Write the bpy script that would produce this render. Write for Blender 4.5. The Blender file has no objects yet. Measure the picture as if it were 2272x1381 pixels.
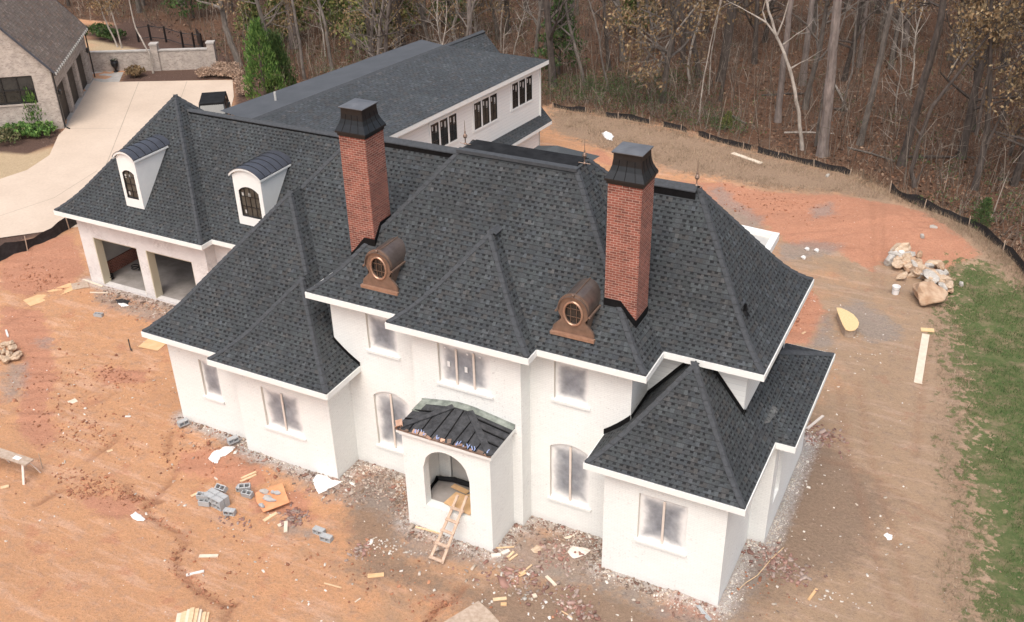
import bpy, bmesh, math, random
import numpy as np
from mathutils import Vector, Matrix, Euler, noise
from math import sin, cos, pi, radians
S = bpy.context.scene
random.seed(7); rng = np.random.default_rng(7)
# ------------------------------------------------------------------ camera, sky, sun
cam_d = bpy.data.cameras.new('camera'); cam = bpy.data.objects.new('camera', cam_d)
S.collection.objects.link(cam); S.camera = cam
RX, RY, RZ = 1.0491, 0.0197, 0.4682
CP = Vector((19.3791, -23.1976, 22.7776)); FPX = 2233.4
cam.location = CP; cam.rotation_euler = (RX, RY, RZ)
cam_d.sensor_width = 36; cam_d.lens = 36 * FPX / 2272; cam_d.clip_end = 2000; cam_d.clip_start = .5
W = bpy.data.worlds.new('World'); S.world = W; W.use_nodes = True
nt = W.node_tree; bg = nt.nodes['Background']
sky = nt.nodes.new('ShaderNodeTexSky'); sky.sky_type = 'NISHITA'; sky.sun_disc = False
SUN_EL, SUN_AZ = radians(60), radians(168)      # azimuth clockwise from +Y
sky.sun_elevation = SUN_EL; sky.sun_rotation = SUN_AZ; sky.dust_density = 6; sky.air_density = 1; sky.ozone_density = .6
hs = nt.nodes.new('ShaderNodeHueSaturation'); hs.inputs['Saturation'].default_value = .72
nt.links.new(sky.outputs[0], hs.inputs['Color']); nt.links.new(hs.outputs[0], bg.inputs[0])
bg.inputs[1].default_value = .15
sd = bpy.data.lights.new('sun', 'SUN'); sd.energy = .62; sd.angle = radians(40); sd.color = (1, .99, .955)
so = bpy.data.objects.new('sun', sd); S.collection.objects.link(so); so.location = (0, 0, 60)
dv = Vector((sin(SUN_AZ) * cos(SUN_EL), cos(SUN_AZ) * cos(SUN_EL), sin(SUN_EL)))
so.rotation_euler = dv.to_track_quat('Z', 'Y').to_euler()
S.view_settings.view_transform = 'Standard'; S.view_settings.look = 'None'
S.view_settings.exposure = .58; S.view_settings.gamma = 1
# ------------------------------------------------------------------ pixel -> point on a known surface (real positions)
RM = Euler((RX, RY, RZ)).to_matrix()
def ray(px, py): return (RM @ Vector(((px - 1136) / FPX, -(py - 690.5) / FPX, -1))).normalized()
def gp(px, py, z=0.): r = ray(px, py); return CP + r * ((z - CP.z) / r.z)
def yp(px, py, y): r = ray(px, py); return CP + r * ((y - CP.y) / r.y)
# ------------------------------------------------------------------ object helpers
COL = S.collection
def tag(o, label=None, cat=None, group=None, kind=None):
    if label: o['label'] = label
    if cat: o['category'] = cat
    if group: o['group'] = group
    if kind: o['kind'] = kind
    return o
def thing(name, label, cat, loc=(0, 0, 0), rz=0, group=None):
    o = bpy.data.objects.new(name, None); COL.objects.link(o); o.location = loc
    o.rotation_euler = (0, 0, rz); o.empty_display_size = .3
    bpy.context.view_layer.update()
    return tag(o, label, cat, group)
class MB:
    def __init__(s): s.v = []; s.f = []; s.uv = []; s.m = []; s.sm = []
    def face(s, pts, uv=None, mi=0, sm=False):
        b = len(s.v); s.v += [tuple(p) for p in pts]; s.f.append(tuple(range(b, b + len(pts))))
        s.uv += list(uv) if uv is not None else [(0, 0)] * len(pts); s.m.append(mi); s.sm.append(sm)
        return s
    def box(s, x0, x1, y0, y1, z0, z1, mi=0, T=None):
        c = [(x0, y0, z0), (x1, y0, z0), (x1, y1, z0), (x0, y1, z0), (x0, y0, z1), (x1, y0, z1), (x1, y1, z1), (x0, y1, z1)]
        if T is not None: c = [tuple(T @ Vector(p)) for p in c]
        dx, dy, dz = x1 - x0, y1 - y0, z1 - z0
        for idx, (a, b_) in (((0, 3, 2, 1), (dx, dy)), ((4, 5, 6, 7), (dx, dy)), ((0, 1, 5, 4), (dx, dz)), ((1, 2, 6, 5), (dy, dz)), ((2, 3, 7, 6), (dx, dz)), ((3, 0, 4, 7), (dy, dz))):
            s.face([c[i] for i in idx], [(0, 0), (a, 0), (a, b_), (0, b_)], mi)
        return s
    def prism(s, poly, z0, z1, mi=0, T=None):      # poly counter-clockwise (x, y)
        P = lambda p, z: tuple(T @ Vector((p[0], p[1], z))) if T is not None else (p[0], p[1], z)
        n = len(poly)
        s.face([P(p, z1) for p in poly], [tuple(p[:2]) for p in poly], mi)
        s.face([P(p, z0) for p in reversed(poly)], [tuple(p[:2]) for p in reversed(poly)], mi)
        for i in range(n):
            a, b = poly[i], poly[(i + 1) % n]; L = math.hypot(b[0] - a[0], b[1] - a[1])
            s.face([P(a, z0), P(b, z0), P(b, z1), P(a, z1)], [(0, z0), (L, z0), (L, z1), (0, z1)], mi)
        return s
    def tube(s, pts, rad, n=6, mi=0, cap=True, sm=True):
        pts = [Vector(p) for p in pts]; rad = rad if hasattr(rad, '__len__') else [rad] * len(pts)
        rings = []; ref = Vector((.3, .9, .1))
        for i, p in enumerate(pts):
            t = (pts[min(i + 1, len(pts) - 1)] - pts[max(i - 1, 0)]).normalized()
            a = t.cross(ref)
            if a.length < .05: a = t.cross(Vector((1, 0, 0)))
            a.normalize(); b = t.cross(a)
            rings.append([p + (a * cos(2 * pi * k / n) + b * sin(2 * pi * k / n)) * rad[i] for k in range(n)])
        for i in range(len(pts) - 1):
            for k in range(n):
                k2 = (k + 1) % n
                s.face([rings[i][k2], rings[i][k], rings[i + 1][k], rings[i + 1][k2]], [(k2 / n, i), (k / n, i), (k / n, i + 1), (k2 / n, i + 1)], mi, sm)
        if cap:
            s.face(rings[-1][::-1], None, mi); s.face(rings[0], None, mi)
        return s
    def lathe(s, prof, c=(0, 0, 0), n=16, mi=0, axis='z'):
        for i in range(len(prof) - 1):
            for k in range(n):
                a, b = 2 * pi * k / n, 2 * pi * (k + 1) / n; (r0, z0), (r1, z1) = prof[i], prof[i + 1]
                P = lambda r, t, z: (c[0] + r * cos(t), c[1] + r * sin(t), c[2] + z)
                s.face([P(r0, a, z0), P(r0, b, z0), P(r1, b, z1), P(r1, a, z1)], None, mi, True)
        return s
    def mesh(s, name, weld=False):
        me = bpy.data.meshes.new(name); me.from_pydata(s.v, [], s.f)
        ul = me.uv_layers.new(name='UVMap'); ul.data.foreach_set('uv', np.array(s.uv, dtype=np.float32).ravel())
        me.polygons.foreach_set('material_index', s.m); me.polygons.foreach_set('use_smooth', s.sm)
        if weld:
            bm = bmesh.new(); bm.from_mesh(me); bmesh.ops.remove_doubles(bm, verts=bm.verts, dist=1e-4); bm.to_mesh(me); bm.free()
        me.update(); return me
    def build(s, name, mats, parent=None, world=True, weld=False):
        me = s.mesh(name, weld)
        for m in (mats if isinstance(mats, (list, tuple)) else [mats]): me.materials.append(m)
        o = bpy.data.objects.new(name, me); COL.objects.link(o)
        if parent is not None:
            o.parent = parent
            if world: bpy.context.view_layer.update(); o.matrix_parent_inverse = parent.matrix_world.inverted()
        return o
def copy_tree(o, parent=None):
    c = o.copy(); COL.objects.link(c); c.parent = parent
    for ch in list(o.children): copy_tree(ch, c)
    return c
def npmesh(name, v, f, mat, col=None, kind=None, label=None, cat=None):    # v (N,3), f (M,k)
    me = bpy.data.meshes.new(name); k = f.shape[1]
    me.vertices.add(len(v)); me.vertices.foreach_set('co', v.astype(np.float32).ravel())
    me.loops.add(f.size); me.loops.foreach_set('vertex_index', f.astype(np.int32).ravel())
    me.polygons.add(len(f)); me.polygons.foreach_set('loop_start', np.arange(0, f.size, k, dtype=np.int32))
    me.update(calc_edges=True)
    if col is not None:
        at = me.attributes.new('tint', 'FLOAT_COLOR', 'POINT'); at.data.foreach_set('color', col.astype(np.float32).ravel())
    me.materials.append(mat); me.validate()
    o = bpy.data.objects.new(name, me); COL.objects.link(o); return tag(o, label, cat, None, kind)
# ------------------------------------------------------------------ materials
def mat(name, color=(.5, .5, .5), rough=.8, metal=0., spec=None):
    m = bpy.data.materials.new(name); m.use_nodes = True; b = m.node_tree.nodes['Principled BSDF']
    b.inputs['Base Color'].default_value = (*color, 1); b.inputs['Roughness'].default_value = rough; b.inputs['Metallic'].default_value = metal
    if spec is not None: b.inputs['Specular IOR Level'].default_value = spec
    return m
class N:
    def __init__(s, m): s.t = m.node_tree; s.b = s.t.nodes['Principled BSDF']
    def n(s, ty, **k):
        o = s.t.nodes.new('ShaderNode' + ty)
        for a, v in k.items(): setattr(o, a, v)
        return o
    def l(s, a, b): s.t.links.new(a, b)
    def math(s, op, a, b=None, c=None):
        o = s.n('Math', operation=op)
        for i, v in enumerate((a, b, c)):
            if v is None: continue
            if isinstance(v, (int, float)): o.inputs[i].default_value = v
            else: s.l(v, o.inputs[i])
        return o.outputs[0]
    def mix(s, f, a, b, bt='MIX'):
        o = s.n('MixRGB', blend_type=bt)
        for i, v in enumerate((f, a, b)):
            if isinstance(v, (int, float)): o.inputs[i].default_value = v
            elif isinstance(v, tuple): o.inputs[i].default_value = (*v, 1)
            else: s.l(v, o.inputs[i])
        return o.outputs[0]
    def obj(s): return s.n('TexCoord').outputs['Object']
    def uv(s): return s.n('TexCoord').outputs['UV']
    def noise(s, vec, sc, det=4, rough=.6, col=False):
        o = s.n('TexNoise'); o.inputs['Scale'].default_value = sc; o.inputs['Detail'].default_value = det; o.inputs['Roughness'].default_value = rough
        if vec is not None: s.l(vec, o.inputs['Vector'])
        return o.outputs['Color' if col else 'Fac']
    def vor(s, vec, sc, out='Distance', feat='F1'):
        o = s.n('TexVoronoi', feature=feat); o.inputs['Scale'].default_value = sc
        if vec is not None: s.l(vec, o.inputs['Vector'])
        return o.outputs[out]
    def ramp(s, f, *st):
        o = s.n('ValToRGB'); e = o.color_ramp.elements; s.l(f, o.inputs[0])
        while len(e) < len(st): e.new(.5)
        for i, (p, c) in enumerate(st): e[i].position = p; e[i].color = (*c, 1) if isinstance(c, tuple) else (c, c, c, 1)
        return o.outputs[0]
    def bump(s, h, st=.5, d=.02):
        o = s.n('Bump'); o.inputs['Strength'].default_value = st; o.inputs['Distance'].default_value = d
        s.l(h, o.inputs['Height']); s.l(o.outputs[0], s.b.inputs['Normal']); return o
    def base(s, c): s.l(c, s.b.inputs['Base Color'])
    def xyz(s, v): o = s.n('SeparateXYZ'); s.l(v, o.inputs[0]); return o.outputs
    def comb(s, x, y, z=0.):
        o = s.n('CombineXYZ')
        for i, v in enumerate((x, y, z)):
            if isinstance(v, (int, float)): o.inputs[i].default_value = v
            else: s.l(v, o.inputs[i])
        return o.outputs[0]
def noisy(name, c1, c2, sc=6, rough=.85, metal=0., bump=.3, det=5, lo=.35, hi=.65, spec=None, dist=.01):
    m = mat(name, c1, rough, metal, spec); n = N(m); v = n.obj(); f = n.noise(v, sc, det)
    n.base(n.ramp(f, (lo, c1), (hi, c2)))
    if bump: n.bump(n.noise(v, sc * 4, 4), bump, dist)
    return m
def shingle(name, tab, dark, row=.15, per=.21, contrast=1., notch=.42, blotch=(.86, 1.13)):
    m = mat(name, tab, .9, spec=.25); n = N(m); x = n.xyz(n.uv())
    wob = n.noise(n.obj(), .9, 3)
    v = n.math('ADD', n.math('DIVIDE', x[1], row), n.math('MULTIPLY', wob, .35)); r = n.math('FLOOR', v); fv = n.math('FRACT', v)
    wn = n.n('TexWhiteNoise', noise_dimensions='1D'); n.l(r, wn.inputs['W'])
    u = n.math('ADD', n.math('DIVIDE', x[0], per), n.math('ADD', n.math('MULTIPLY', r, .5), n.math('MULTIPLY', wn.outputs['Value'], .35)))
    cu = n.math('FLOOR', u); fu = n.math('FRACT', u)
    w2 = n.n('TexWhiteNoise', noise_dimensions='2D'); n.l(n.comb(cu, r), w2.inputs['Vector']); wr = n.xyz(w2.outputs['Color'])
    wid = n.math('ADD', n.math('MULTIPLY', wr[0], .42), notch - .21)
    a = n.math('LESS_THAN', fu, wid); bb = n.math('GREATER_THAN', fv, n.math('ADD', n.math('MULTIPLY', wr[1], .2), .42))
    sk = n.math('LESS_THAN', wr[2], .86)
    nm = n.math('MULTIPLY', n.math('MULTIPLY', a, bb), sk)
    line = n.math('GREATER_THAN', fv, .90)
    msk = n.math('MAXIMUM', n.math('MULTIPLY', nm, n.ramp(n.noise(n.obj(), 1.4, 5, .7), (.3, .62), (.62, 1.))), n.math('MULTIPLY', line, .6))
    w3 = n.n('TexWhiteNoise', noise_dimensions='2D'); n.l(n.comb(n.math('FLOOR', n.math('MULTIPLY', u, 2.)), r), w3.inputs['Vector'])
    tv = n.ramp(w3.outputs['Value'], (0, tuple(c * blotch[0] for c in tab)), (.5, tab), (.9, tuple(c * blotch[1] for c in tab)), (1, tuple(c * (1.5 if contrast > .5 else 1.2) for c in tab)))
    big = n.ramp(n.noise(n.obj(), .45, 6, .7), (.28, (.80, .80, .79)), (.5, (1., 1., 1.)), (.72, (1.18, 1.2, 1.18)))
    w4 = n.n('TexWhiteNoise', noise_dimensions='3D'); n.l(n.comb(cu, r, 3.), w4.inputs['Vector']); hue = n.ramp(w4.outputs['Value'], (0, (1.16, 1.04, .94)), (.25, (1., 1., 1.)), (.7, (.98, 1.03, 1.0)), (1, (.96, 1., 1.05))); tv = n.mix(.8, tv, hue, 'MULTIPLY')
    gr = n.ramp(n.noise(n.obj(), 45, 2), (.3, .75), (.7, 1.25))
    tv = n.mix(1., n.mix(1., tv, big, 'MULTIPLY'), gr, 'MULTIPLY')
    n.base(n.mix(n.math('MULTIPLY', msk, contrast), tv, dark))
    n.bump(n.math('SUBTRACT', 1., msk), .9 * contrast, .03)
    return m
M = {}
M['shingle'] = shingle('charcoal_shingles', (.052, .056, .060), (.009, .0095, .0105), contrast=.92)
M['shingle_far'] = shingle('slate_shingles', (.058, .063, .069), (.026, .028, .031), .15, .3, .7)
M['shingle_plain'] = noisy('plain_roofing', (.060, .066, .074), (.075, .081, .09), 1.2, .8, bump=.1)
M['shingle_brown'] = shingle('brown_shingles', (.17, .135, .115), (.09, .07, .06), .2, .35, .6)
M['cap'] = noisy('hip_cap_shingle', (.042, .046, .051), (.060, .065, .072), 9, .9, bump=.5)
M['membrane'] = noisy('black_membrane', (.014, .0145, .016), (.024, .025, .027), 3, .95, bump=.2, spec=.1)
M['black'] = noisy('black_flashing', (.004, .004, .0045), (.008, .008, .009), 6, .6, bump=.1, spec=.2)
M['capmetal'] = noisy('black_painted_metal', (.013, .014, .015), (.018, .019, .021), 4, .3, .2, bump=.05)
M['barrel'] = noisy('dark_bronze_metal', (.07, .075, .09), (.09, .096, .115), 3, .42, .4, bump=.05)
M['trim'] = noisy('white_trim_paint', (.82, .83, .80), (.78, .79, .765), 3, .55, bump=.05)
M['soffit'] = noisy('soffit_board', (.62, .61, .6), (.68, .67, .66), 3, .7, bump=.05)
def painted_brick(name, c1, c2, specks=0.):
    m = mat(name, c1, .85); n = N(m); p = n.xyz(n.obj()); vec = n.comb(n.math('ADD', p[0], p[1]), p[2])
    br = n.n('TexBrick'); br.offset = .5
    for k, v in dict(Scale=1., **{'Mortar Size': .006, 'Brick Width': .203, 'Row Height': .0677, 'Bias': 0., 'Mortar Smooth': .5}).items(): br.inputs[k].default_value = v
    br.inputs['Color1'].default_value = (1, 1, 1, 1); br.inputs['Color2'].default_value = (.94, .94, .94, 1); br.inputs['Mortar'].default_value = (.8, .8, .8, 1)
    n.l(vec, br.inputs['Vector'])
    f = n.noise(n.obj(), .7, 6); c = n.ramp(f, (.32, c2), (.66, c1))
    c = n.mix(.75, c, br.outputs['Color'], 'MULTIPLY')
    if specks:
        s = n.ramp(n.noise(n.obj(), 11, 7, .75), (.60 - specks * .08, 0.), (.70, 1.)); q = n.ramp(n.noise(n.obj(), .8, 3), (.42, 0.), (.62, 1.))
        c = n.mix(n.math('MULTIPLY', n.math('MULTIPLY', s, q), .75), c, (.33, .29, .28))
    # faint rusty splash just above the soil
    low = n.ramp(n.math('ADD', p[2], n.math('MULTIPLY', n.noise(n.obj(), 3, 4), .3)), (.12, 1.), (.42, 0.))
    c = n.mix(n.math('MULTIPLY', low, .35), c, (.55, .52, .5))
    n.base(c); n.bump(n.math('ADD', br.outputs['Fac'], n.math('MULTIPLY', n.noise(n.obj(), 60, 3), .5)), -.6, .01)
    return m
M['white'] = painted_brick('white_painted_brick', (.85, .865, .835), (.80, .81, .785), .5)
M['white_thin'] = painted_brick('thin_whitewashed_brick', (.78, .76, .745), (.66, .635, .625), 2.4)
def red_brick(name, c1, c2, mortar):
    m = mat(name, c1, .9); n = N(m); p = n.xyz(n.obj()); vec = n.comb(n.math('ADD', p[0], p[1]), p[2])
    br = n.n('TexBrick'); br.offset = .5
    for k, v in dict(Scale=1., **{'Mortar Size': .0085, 'Brick Width': .203, 'Row Height': .0762, 'Bias': -.1, 'Mortar Smooth': .1}).items(): br.inputs[k].default_value = v
    br.inputs['Color1'].default_value = (*c1, 1); br.inputs['Color2'].default_value = (*c2, 1); br.inputs['Mortar'].default_value = (*mortar, 1)
    n.l(vec, br.inputs['Vector'])
    b2 = n.n('TexBrick'); b2.offset = .5
    for k, v in dict(Scale=1., **{'Mortar Size': 0., 'Brick Width': .203, 'Row Height': .0762, 'Bias': -.55}).items(): b2.inputs[k].default_value = v
    b2.inputs['Color1'].default_value = (1, 1, 1, 1); b2.inputs['Color2'].default_value = (.4, .38, .42, 1); n.l(vec, b2.inputs['Vector'])
    c = n.mix(.8, br.outputs['Color'], b2.outputs['Color'], 'MULTIPLY')
    c = n.mix(br.outputs['Fac'], c, mortar)
    c = n.mix(1., c, n.ramp(n.noise(n.obj(), 2.3, 6, .7), (.3, .74), (.7, 1.25)), 'MULTIPLY')
    n.base(c); n.bump(br.outputs['Fac'], -.5, .008)
    return m
M['brick'] = red_brick('red_brick', (.27, .082, .055), (.19, .056, .040), (.36, .25, .20))
M['brick_tan'] = red_brick('tan_brick', (.42, .36, .31), (.36, .3, .26), (.45, .41, .37))
def siding():
    m = mat('white_lap_siding', (.8, .8, .79), .6); n = N(m); p = n.xyz(n.obj()); f = n.math('FRACT', n.math('DIVIDE', p[2], .18))
    n.base(n.ramp(f, (.0, .5), (.06, (.80, .81, .785)), (.9, (.84, .85, .825)))); n.bump(f, .6, .02); return m
M['siding'] = siding()
M['copper'] = noisy('weathered_copper', (.21, .145, .11), (.31, .215, .165), 5, .45, .6, bump=.1, lo=.3, hi=.7)
M['copper_bright'] = noisy('new_copper', (.40, .24, .165), (.5, .31, .22), 7, .42, .55, bump=.05)
M['copper_roof'] = noisy('brown_copper_sheet', (.17, .135, .12), (.25, .20, .175), 2.5, .35, .7, bump=.06)
M['glass'] = noisy('dark_glass', (.012, .013, .014), (.03, .03, .028), 2.5, .12, bump=0, spec=.6)
M['glass_dusty'] = noisy('dusty_glass', (.045, .042, .035), (.09, .085, .07), 3, .3, bump=0, spec=.5)
M['frame'] = mat('black_window_frame', (.012, .012, .013), .4)
M['wood_new'] = noisy('new_pine', (.60, .42, .25), (.72, .52, .33), 9, .8, bump=.15)
M['wood_pale'] = noisy('pale_board', (.62, .52, .41), (.7, .6, .48), 5, .8, bump=.15)
M['wood_pink'] = noisy('pinkish_stud', (.66, .58, .51), (.72, .63, .56), 7, .8, bump=.1)
M['wood_ladder'] = noisy('ladder_pine', (.47, .33, .235), (.57, .43, .33), 9, .8, bump=.15); M['wood_old'] = noisy('grey_plank', (.36, .27, .2), (.48, .38, .3), 8, .85, bump=.3)
M['felt'] = noisy('wrinkled_underlayment', (.022, .023, .026), (.062, .064, .07), 5, .8, bump=1., dist=.03); M['plywood'] = noisy('plywood', (.58, .36, .18), (.68, .45, .25), 3, .8, bump=.1)
M['osb'] = noisy('yellow_sheet', (.66, .46, .23), (.74, .54, .30), 14, .8, bump=.2)
M['orangeboard'] = noisy('orange_board', (.62, .27, .13), (.70, .33, .17), 4, .8, bump=.1)
M['cmu'] = noisy('grey_block', (.33, .34, .345), (.43, .44, .445), 25, .95, bump=.6)
M['cmu_in'] = mat('block_core', (.05, .05, .055), .95)
M['concrete'] = noisy('grey_concrete', (.36, .34, .31), (.46, .43, .4), 3, .9, bump=.3)
M['slab'] = noisy('stained_slab', (.22, .2, .185), (.38, .35, .33), .8, .85, bump=.2)
M['plastic'] = noisy('white_plastic', (.75, .74, .73), (.85, .84, .83), 4, .5, bump=.3)
M['fabric'] = noisy('black_silt_fabric', (.012, .011, .012), (.03, .028, .03), 5, .8, bump=.5, dist=.05)
M['rock_tan'] = noisy('tan_rock', (.42, .29, .19), (.58, .46, .34), 3, .9, bump=.7, dist=.03)
M['rock_grey'] = noisy('grey_rock', (.36, .33, .29), (.52, .49, .45), 4, .9, bump=.7, dist=.03)
M['rock_white'] = noisy('white_rock', (.6, .58, .55), (.72, .7, .67), 4, .9, bump=.5, dist=.02)
M['rock_rust'] = noisy('rusty_rock', (.40, .25, .155), (.54, .39, .27), 2, .9, bump=.8, dist=.04)
M['drywall'] = noisy('drywall', (.42, .41, .39), (.5, .49, .46), 1.5, .9, bump=.05)
M['tan_frame'] = mat('beige_jamb', (.55, .5, .38), .7); M['pale_frame'] = mat('pale_brick_mould', (.62, .59, .53), .7)
def plastic_sheet():
    m = mat('oversprayed_plastic_film', (.2, .21, .23), .35); n = N(m); x = n.xyz(n.uv()); w = n.noise(n.obj(), 2.2, 5)
    e = n.math('MINIMUM', n.math('MINIMUM', x[0], n.math('SUBTRACT', 1., x[0])), n.math('MULTIPLY', n.math('MINIMUM', x[1], n.math('SUBTRACT', 1., x[1])), 1.25))
    e = n.math('ADD', e, n.math('MULTIPLY', n.math('SUBTRACT', w, .5), .24))
    s = n.ramp(e, (.05, 1.), (.11, .7), (.19, .16), (.36, 0.))
    n.t.nodes[-1].color_ramp.interpolation = 'B_SPLINE'
    film = n.ramp(n.noise(n.obj(), 3.5, 5), (.3, (.16, .17, .19)), (.7, (.31, .325, .355)))
    n.base(n.mix(s, film, (.82, .81, .79))); n.l(n.math('ADD', n.math('MULTIPLY', s, .45), .35), n.b.inputs['Roughness'])
    n.bump(n.noise(n.obj(), 5, 3), .4, .03); return m
M['film'] = plastic_sheet()
# ================================================================== THE WHITE HOUSE
house = thing('brick_house', 'large white painted brick house with steep charcoal shingle roofs and two red brick chimneys', 'house', (2, 2, 0))
def profile(D, H, fl=1.1, s0=.62):
    """bell-cast roof: list of (inward distance, height)."""
    k = (H - fl * (s0 + .36)) / (D - fl); k = max(k, .3); pts = [(0, 0)]; h = 0
    for i in range(5):
        s = s0 + (k - s0) * ((i + .5) / 5) ** 1.1; h += s * fl / 5; pts.append((fl * (i + 1) / 5, h))
    n = 7
    for i in range(1, n + 1): pts.append((fl + (D - fl) * i / n, h + (H - h) * i / n))
    return pts
def hip_roof(name, x0, x1, y0, y1, zE, D, H, fl=1.1, s0=.62, parent=house, fascia='flrb', clip=None, flat=None, wall=.5, hips=('fl', 'fr', 'bl', 'br'), ridge=True, mt=None, wcap=.14):
    pr = profile(D, H, fl, s0); mb = MB(); s = 0; pre = (0, 0)
    fr = MB(); soff = MB()
    for i in range(len(pr) - 1):
        (d0, h0), (d1, h1) = pr[i], pr[i + 1]; ds = math.hypot(d1 - d0, h1 - h0); za, zb = zE + h0, zE + h1
        A = [(x0 + d0, y0 + d0), (x1 - d0, y0 + d0), (x1 - d0, y1 - d0), (x0 + d0, y1 - d0)]
        B = [(x0 + d1, y0 + d1), (x1 - d1, y0 + d1), (x1 - d1, y1 - d1), (x0 + d1, y1 - d1)]
        for k in range(4):
            a, b = A[k], A[(k + 1) % 4]; c, d = B[(k + 1) % 4], B[k]; ax = 0 if k % 2 == 0 else 1; sg = 1 if k < 2 else -1
            pts = [(*a, za), (*b, za), (*c, zb), (*d, zb)]; uv = [(a[ax] * sg, s), (b[ax] * sg, s), (c[ax] * sg, s + ds), (d[ax] * sg, s + ds)]
            if math.dist(c, d) < 1e-3: pts, uv = pts[:3], uv[:3]
            mb.face(pts, uv)
        s += ds
    d1, h1 = pr[-1]
    if flat: mb.face([(x0 + d1, y0 + d1, zE + h1), (x1 - d1, y0 + d1, zE + h1), (x1 - d1, y1 - d1, zE + h1), (x0 + d1, y1 - d1, zE + h1)])
    me_o = mb.build('roof', mt or M['shingle'], parent, weld=True)
    def cl(o):
        if not clip: return
        bm = bmesh.new(); bm.from_mesh(o.data); xx, yy = clip
        for co, no in (((xx, 0, 0), (1, 0, 0)), ((0, yy, 0), (0, 1, 0))):
            bmesh.ops.bisect_plane(bm, geom=bm.verts[:] + bm.edges[:] + bm.faces[:], plane_co=co, plane_no=no)
        kill = [f for f in bm.faces if f.calc_center_median().x > xx and f.calc_center_median().y < yy]
        bmesh.ops.delete(bm, geom=kill, context='FACES'); bm.to_mesh(o.data); bm.free()
    cl(me_o)
    # hip caps
    for hk in hips:
        cx = x0 if hk[1] == 'l' else x1; cy = y0 if hk[0] == 'f' else y1; ix = 1 if hk[1] == 'l' else -1; iy = 1 if hk[0] == 'f' else -1
        cm = MB(); path = []
        for i in range(len(pr) - 1):
            (d0, h0), (d1, h1) = pr[i], pr[i + 1]; n = max(1, int(math.hypot(d1 - d0, h1 - h0) * 1.4 / .28))
            for j in range(n):
                t = j / n; path.append((d0 + (d1 - d0) * t, h0 + (h1 - h0) * t))
        path.append(pr[-1])
        for i in range(len(path) - 1):
            (d0, h0), (d1, h1) = path[i], path[i + 1]; lo, hi = .045, .02; wv = wcap + random.uniform(-.008, .01)
            P = lambda d, h, e, up: (cx + ix * d + (ix * wv if e == 1 else 0), cy + iy * d + (iy * wv if e == 2 else 0), zE + h + up)
            for e in (1, 2):
                if d1 > D - .02 and not flat and abs((x1 - x0) / 2 - D) < .1 and False: continue
                cm.face([P(d0, h0, 0, lo + .02), P(d0, h0, e, lo), P(d1, h1, e, hi), P(d1, h1, 0, hi + .02)], None)
                cm.face([P(d0, h0, 0, 0), P(d0, h0, e, 0), P(d0, h0, e, lo), P(d0, h0, 0, lo + .02)], None)
                cm.face([P(d0, h0, e, -.01), P(d1, h1, e, -.01), P(d1, h1, e, hi), P(d0, h0, e, lo)], None)
        o = cm.build('hip_cap', M['cap'], me_o); cl(o)
    # fascia and soffit
    f = MB(); z0, z1 = zE - .22, zE - .012; t = .03
    if 'f' in fascia: f.box(x0 - 0, x1, y0 - t, y0, z0, z1)
    if 'b' in fascia: f.box(x0, x1, y1, y1 + t, z0, z1)
    if 'l' in fascia: f.box(x0 - t, x0, y0 - t, y1 + t, z0, z1)
    if 'r' in fascia: f.box(x1, x1 + t, y0 - t, y1 + t, z0, z1)
    o = f.build('fascia', M['trim'], me_o); cl(o)
    so_ = MB(); so_.face([(x0, y0, z0 + .01), (x0, y1, z0 + .01), (x1, y1, z0 + .01), (x1, y0, z0 + .01)]); o = so_.build('soffit', M['soffit'], me_o)
    if clip:
        bm = bmesh.new(); bm.from_mesh(o.data); bm.free(); cl(o)
    return me_o
def ridge_vent(p0, p1, parent, w=.2, h=.1, side=Vector((0, 1, 0)), dark=True):
    p0, p1 = Vector(p0), Vector(p1); m = MB(); up = Vector((0, 0, 1))
    for sg in (-1, 1):
        a0, a1 = p0 + up * h, p1 + up * h; b0, b1 = p0 + side * sg * w + up * (h - w * .55), p1 + side * sg * w + up * (h - w * .55)
        m.face([a0, a1, b1, b0]); m.face([b0, b1, b1 - up * .035, b0 - up * .035])
    o = m.build('ridge_cap', M['cap'], parent)
    if dark:
        d = MB()
        for sg in (-1, 1):
            b0, b1 = p0 + side * sg * (w - .03), p1 + side * sg * (w - .03)
            d.face([b0 + up * (h - w * .55 - .01), b1 + up * (h - w * .55 - .01), b1 - up * w * 1.1, b0 - up * w * 1.1])
        d.build('vent_slot', M['black'], parent)
RM_ = hip_roof('main', 0, 11.80, -.55, 8.03, 7.0, 3.83, 4.18, flat=True, fascia='flrb')
dk = MB(); dk.box(3.93, 7.87, 3.40, 4.25, 11.19, 11.215); dk.build('roof_deck', M['membrane'], RM_)
dk = MB(); dk.box(3.80, 8.0, 3.15, 3.39, 11.13, 11.235); dk.build('ridge_cap', M['cap'], RM_)
RC_ = hip_roof('centre', 3.48, 8.38, -1.11, 6, 7.0, 2.45, 2.51, fascia='flr', hips=('fl', 'fr'), s0=.6)
ridge_vent((5.93, 1.36, 9.48), (5.93, 1.9, 9.48), RC_, .17, .06, Vector((1, 0, 0)), False)
RE_ = hip_roof('right', 4.2, 14.76, .93, 7.2, 7.0, 3.135, 3.87, fascia='frb', hips=('fr', 'br'))
ridge_vent((9.1, 4.065, 10.85), (11.55, 4.065, 10.85), RE_, .24, .14)
RL_ = hip_roof('left_wing', -7.06, 1.32, -1.49, 9, 4.2, 4.19, 4.58, fascia='fl', hips=('fl', 'fr'))
RP_ = hip_roof('left_pavilion', -3.59, 1.44, -1.93, 3.5, 4.2, 2.515, 2.53, fascia='fl', hips=('fl', 'fr'), s0=.6)
fb = MB(); fb.box(1.44, 1.47, -1.93, 0, 3.98, 4.188); fb.build('fascia', M['trim'], RP_)
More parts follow.
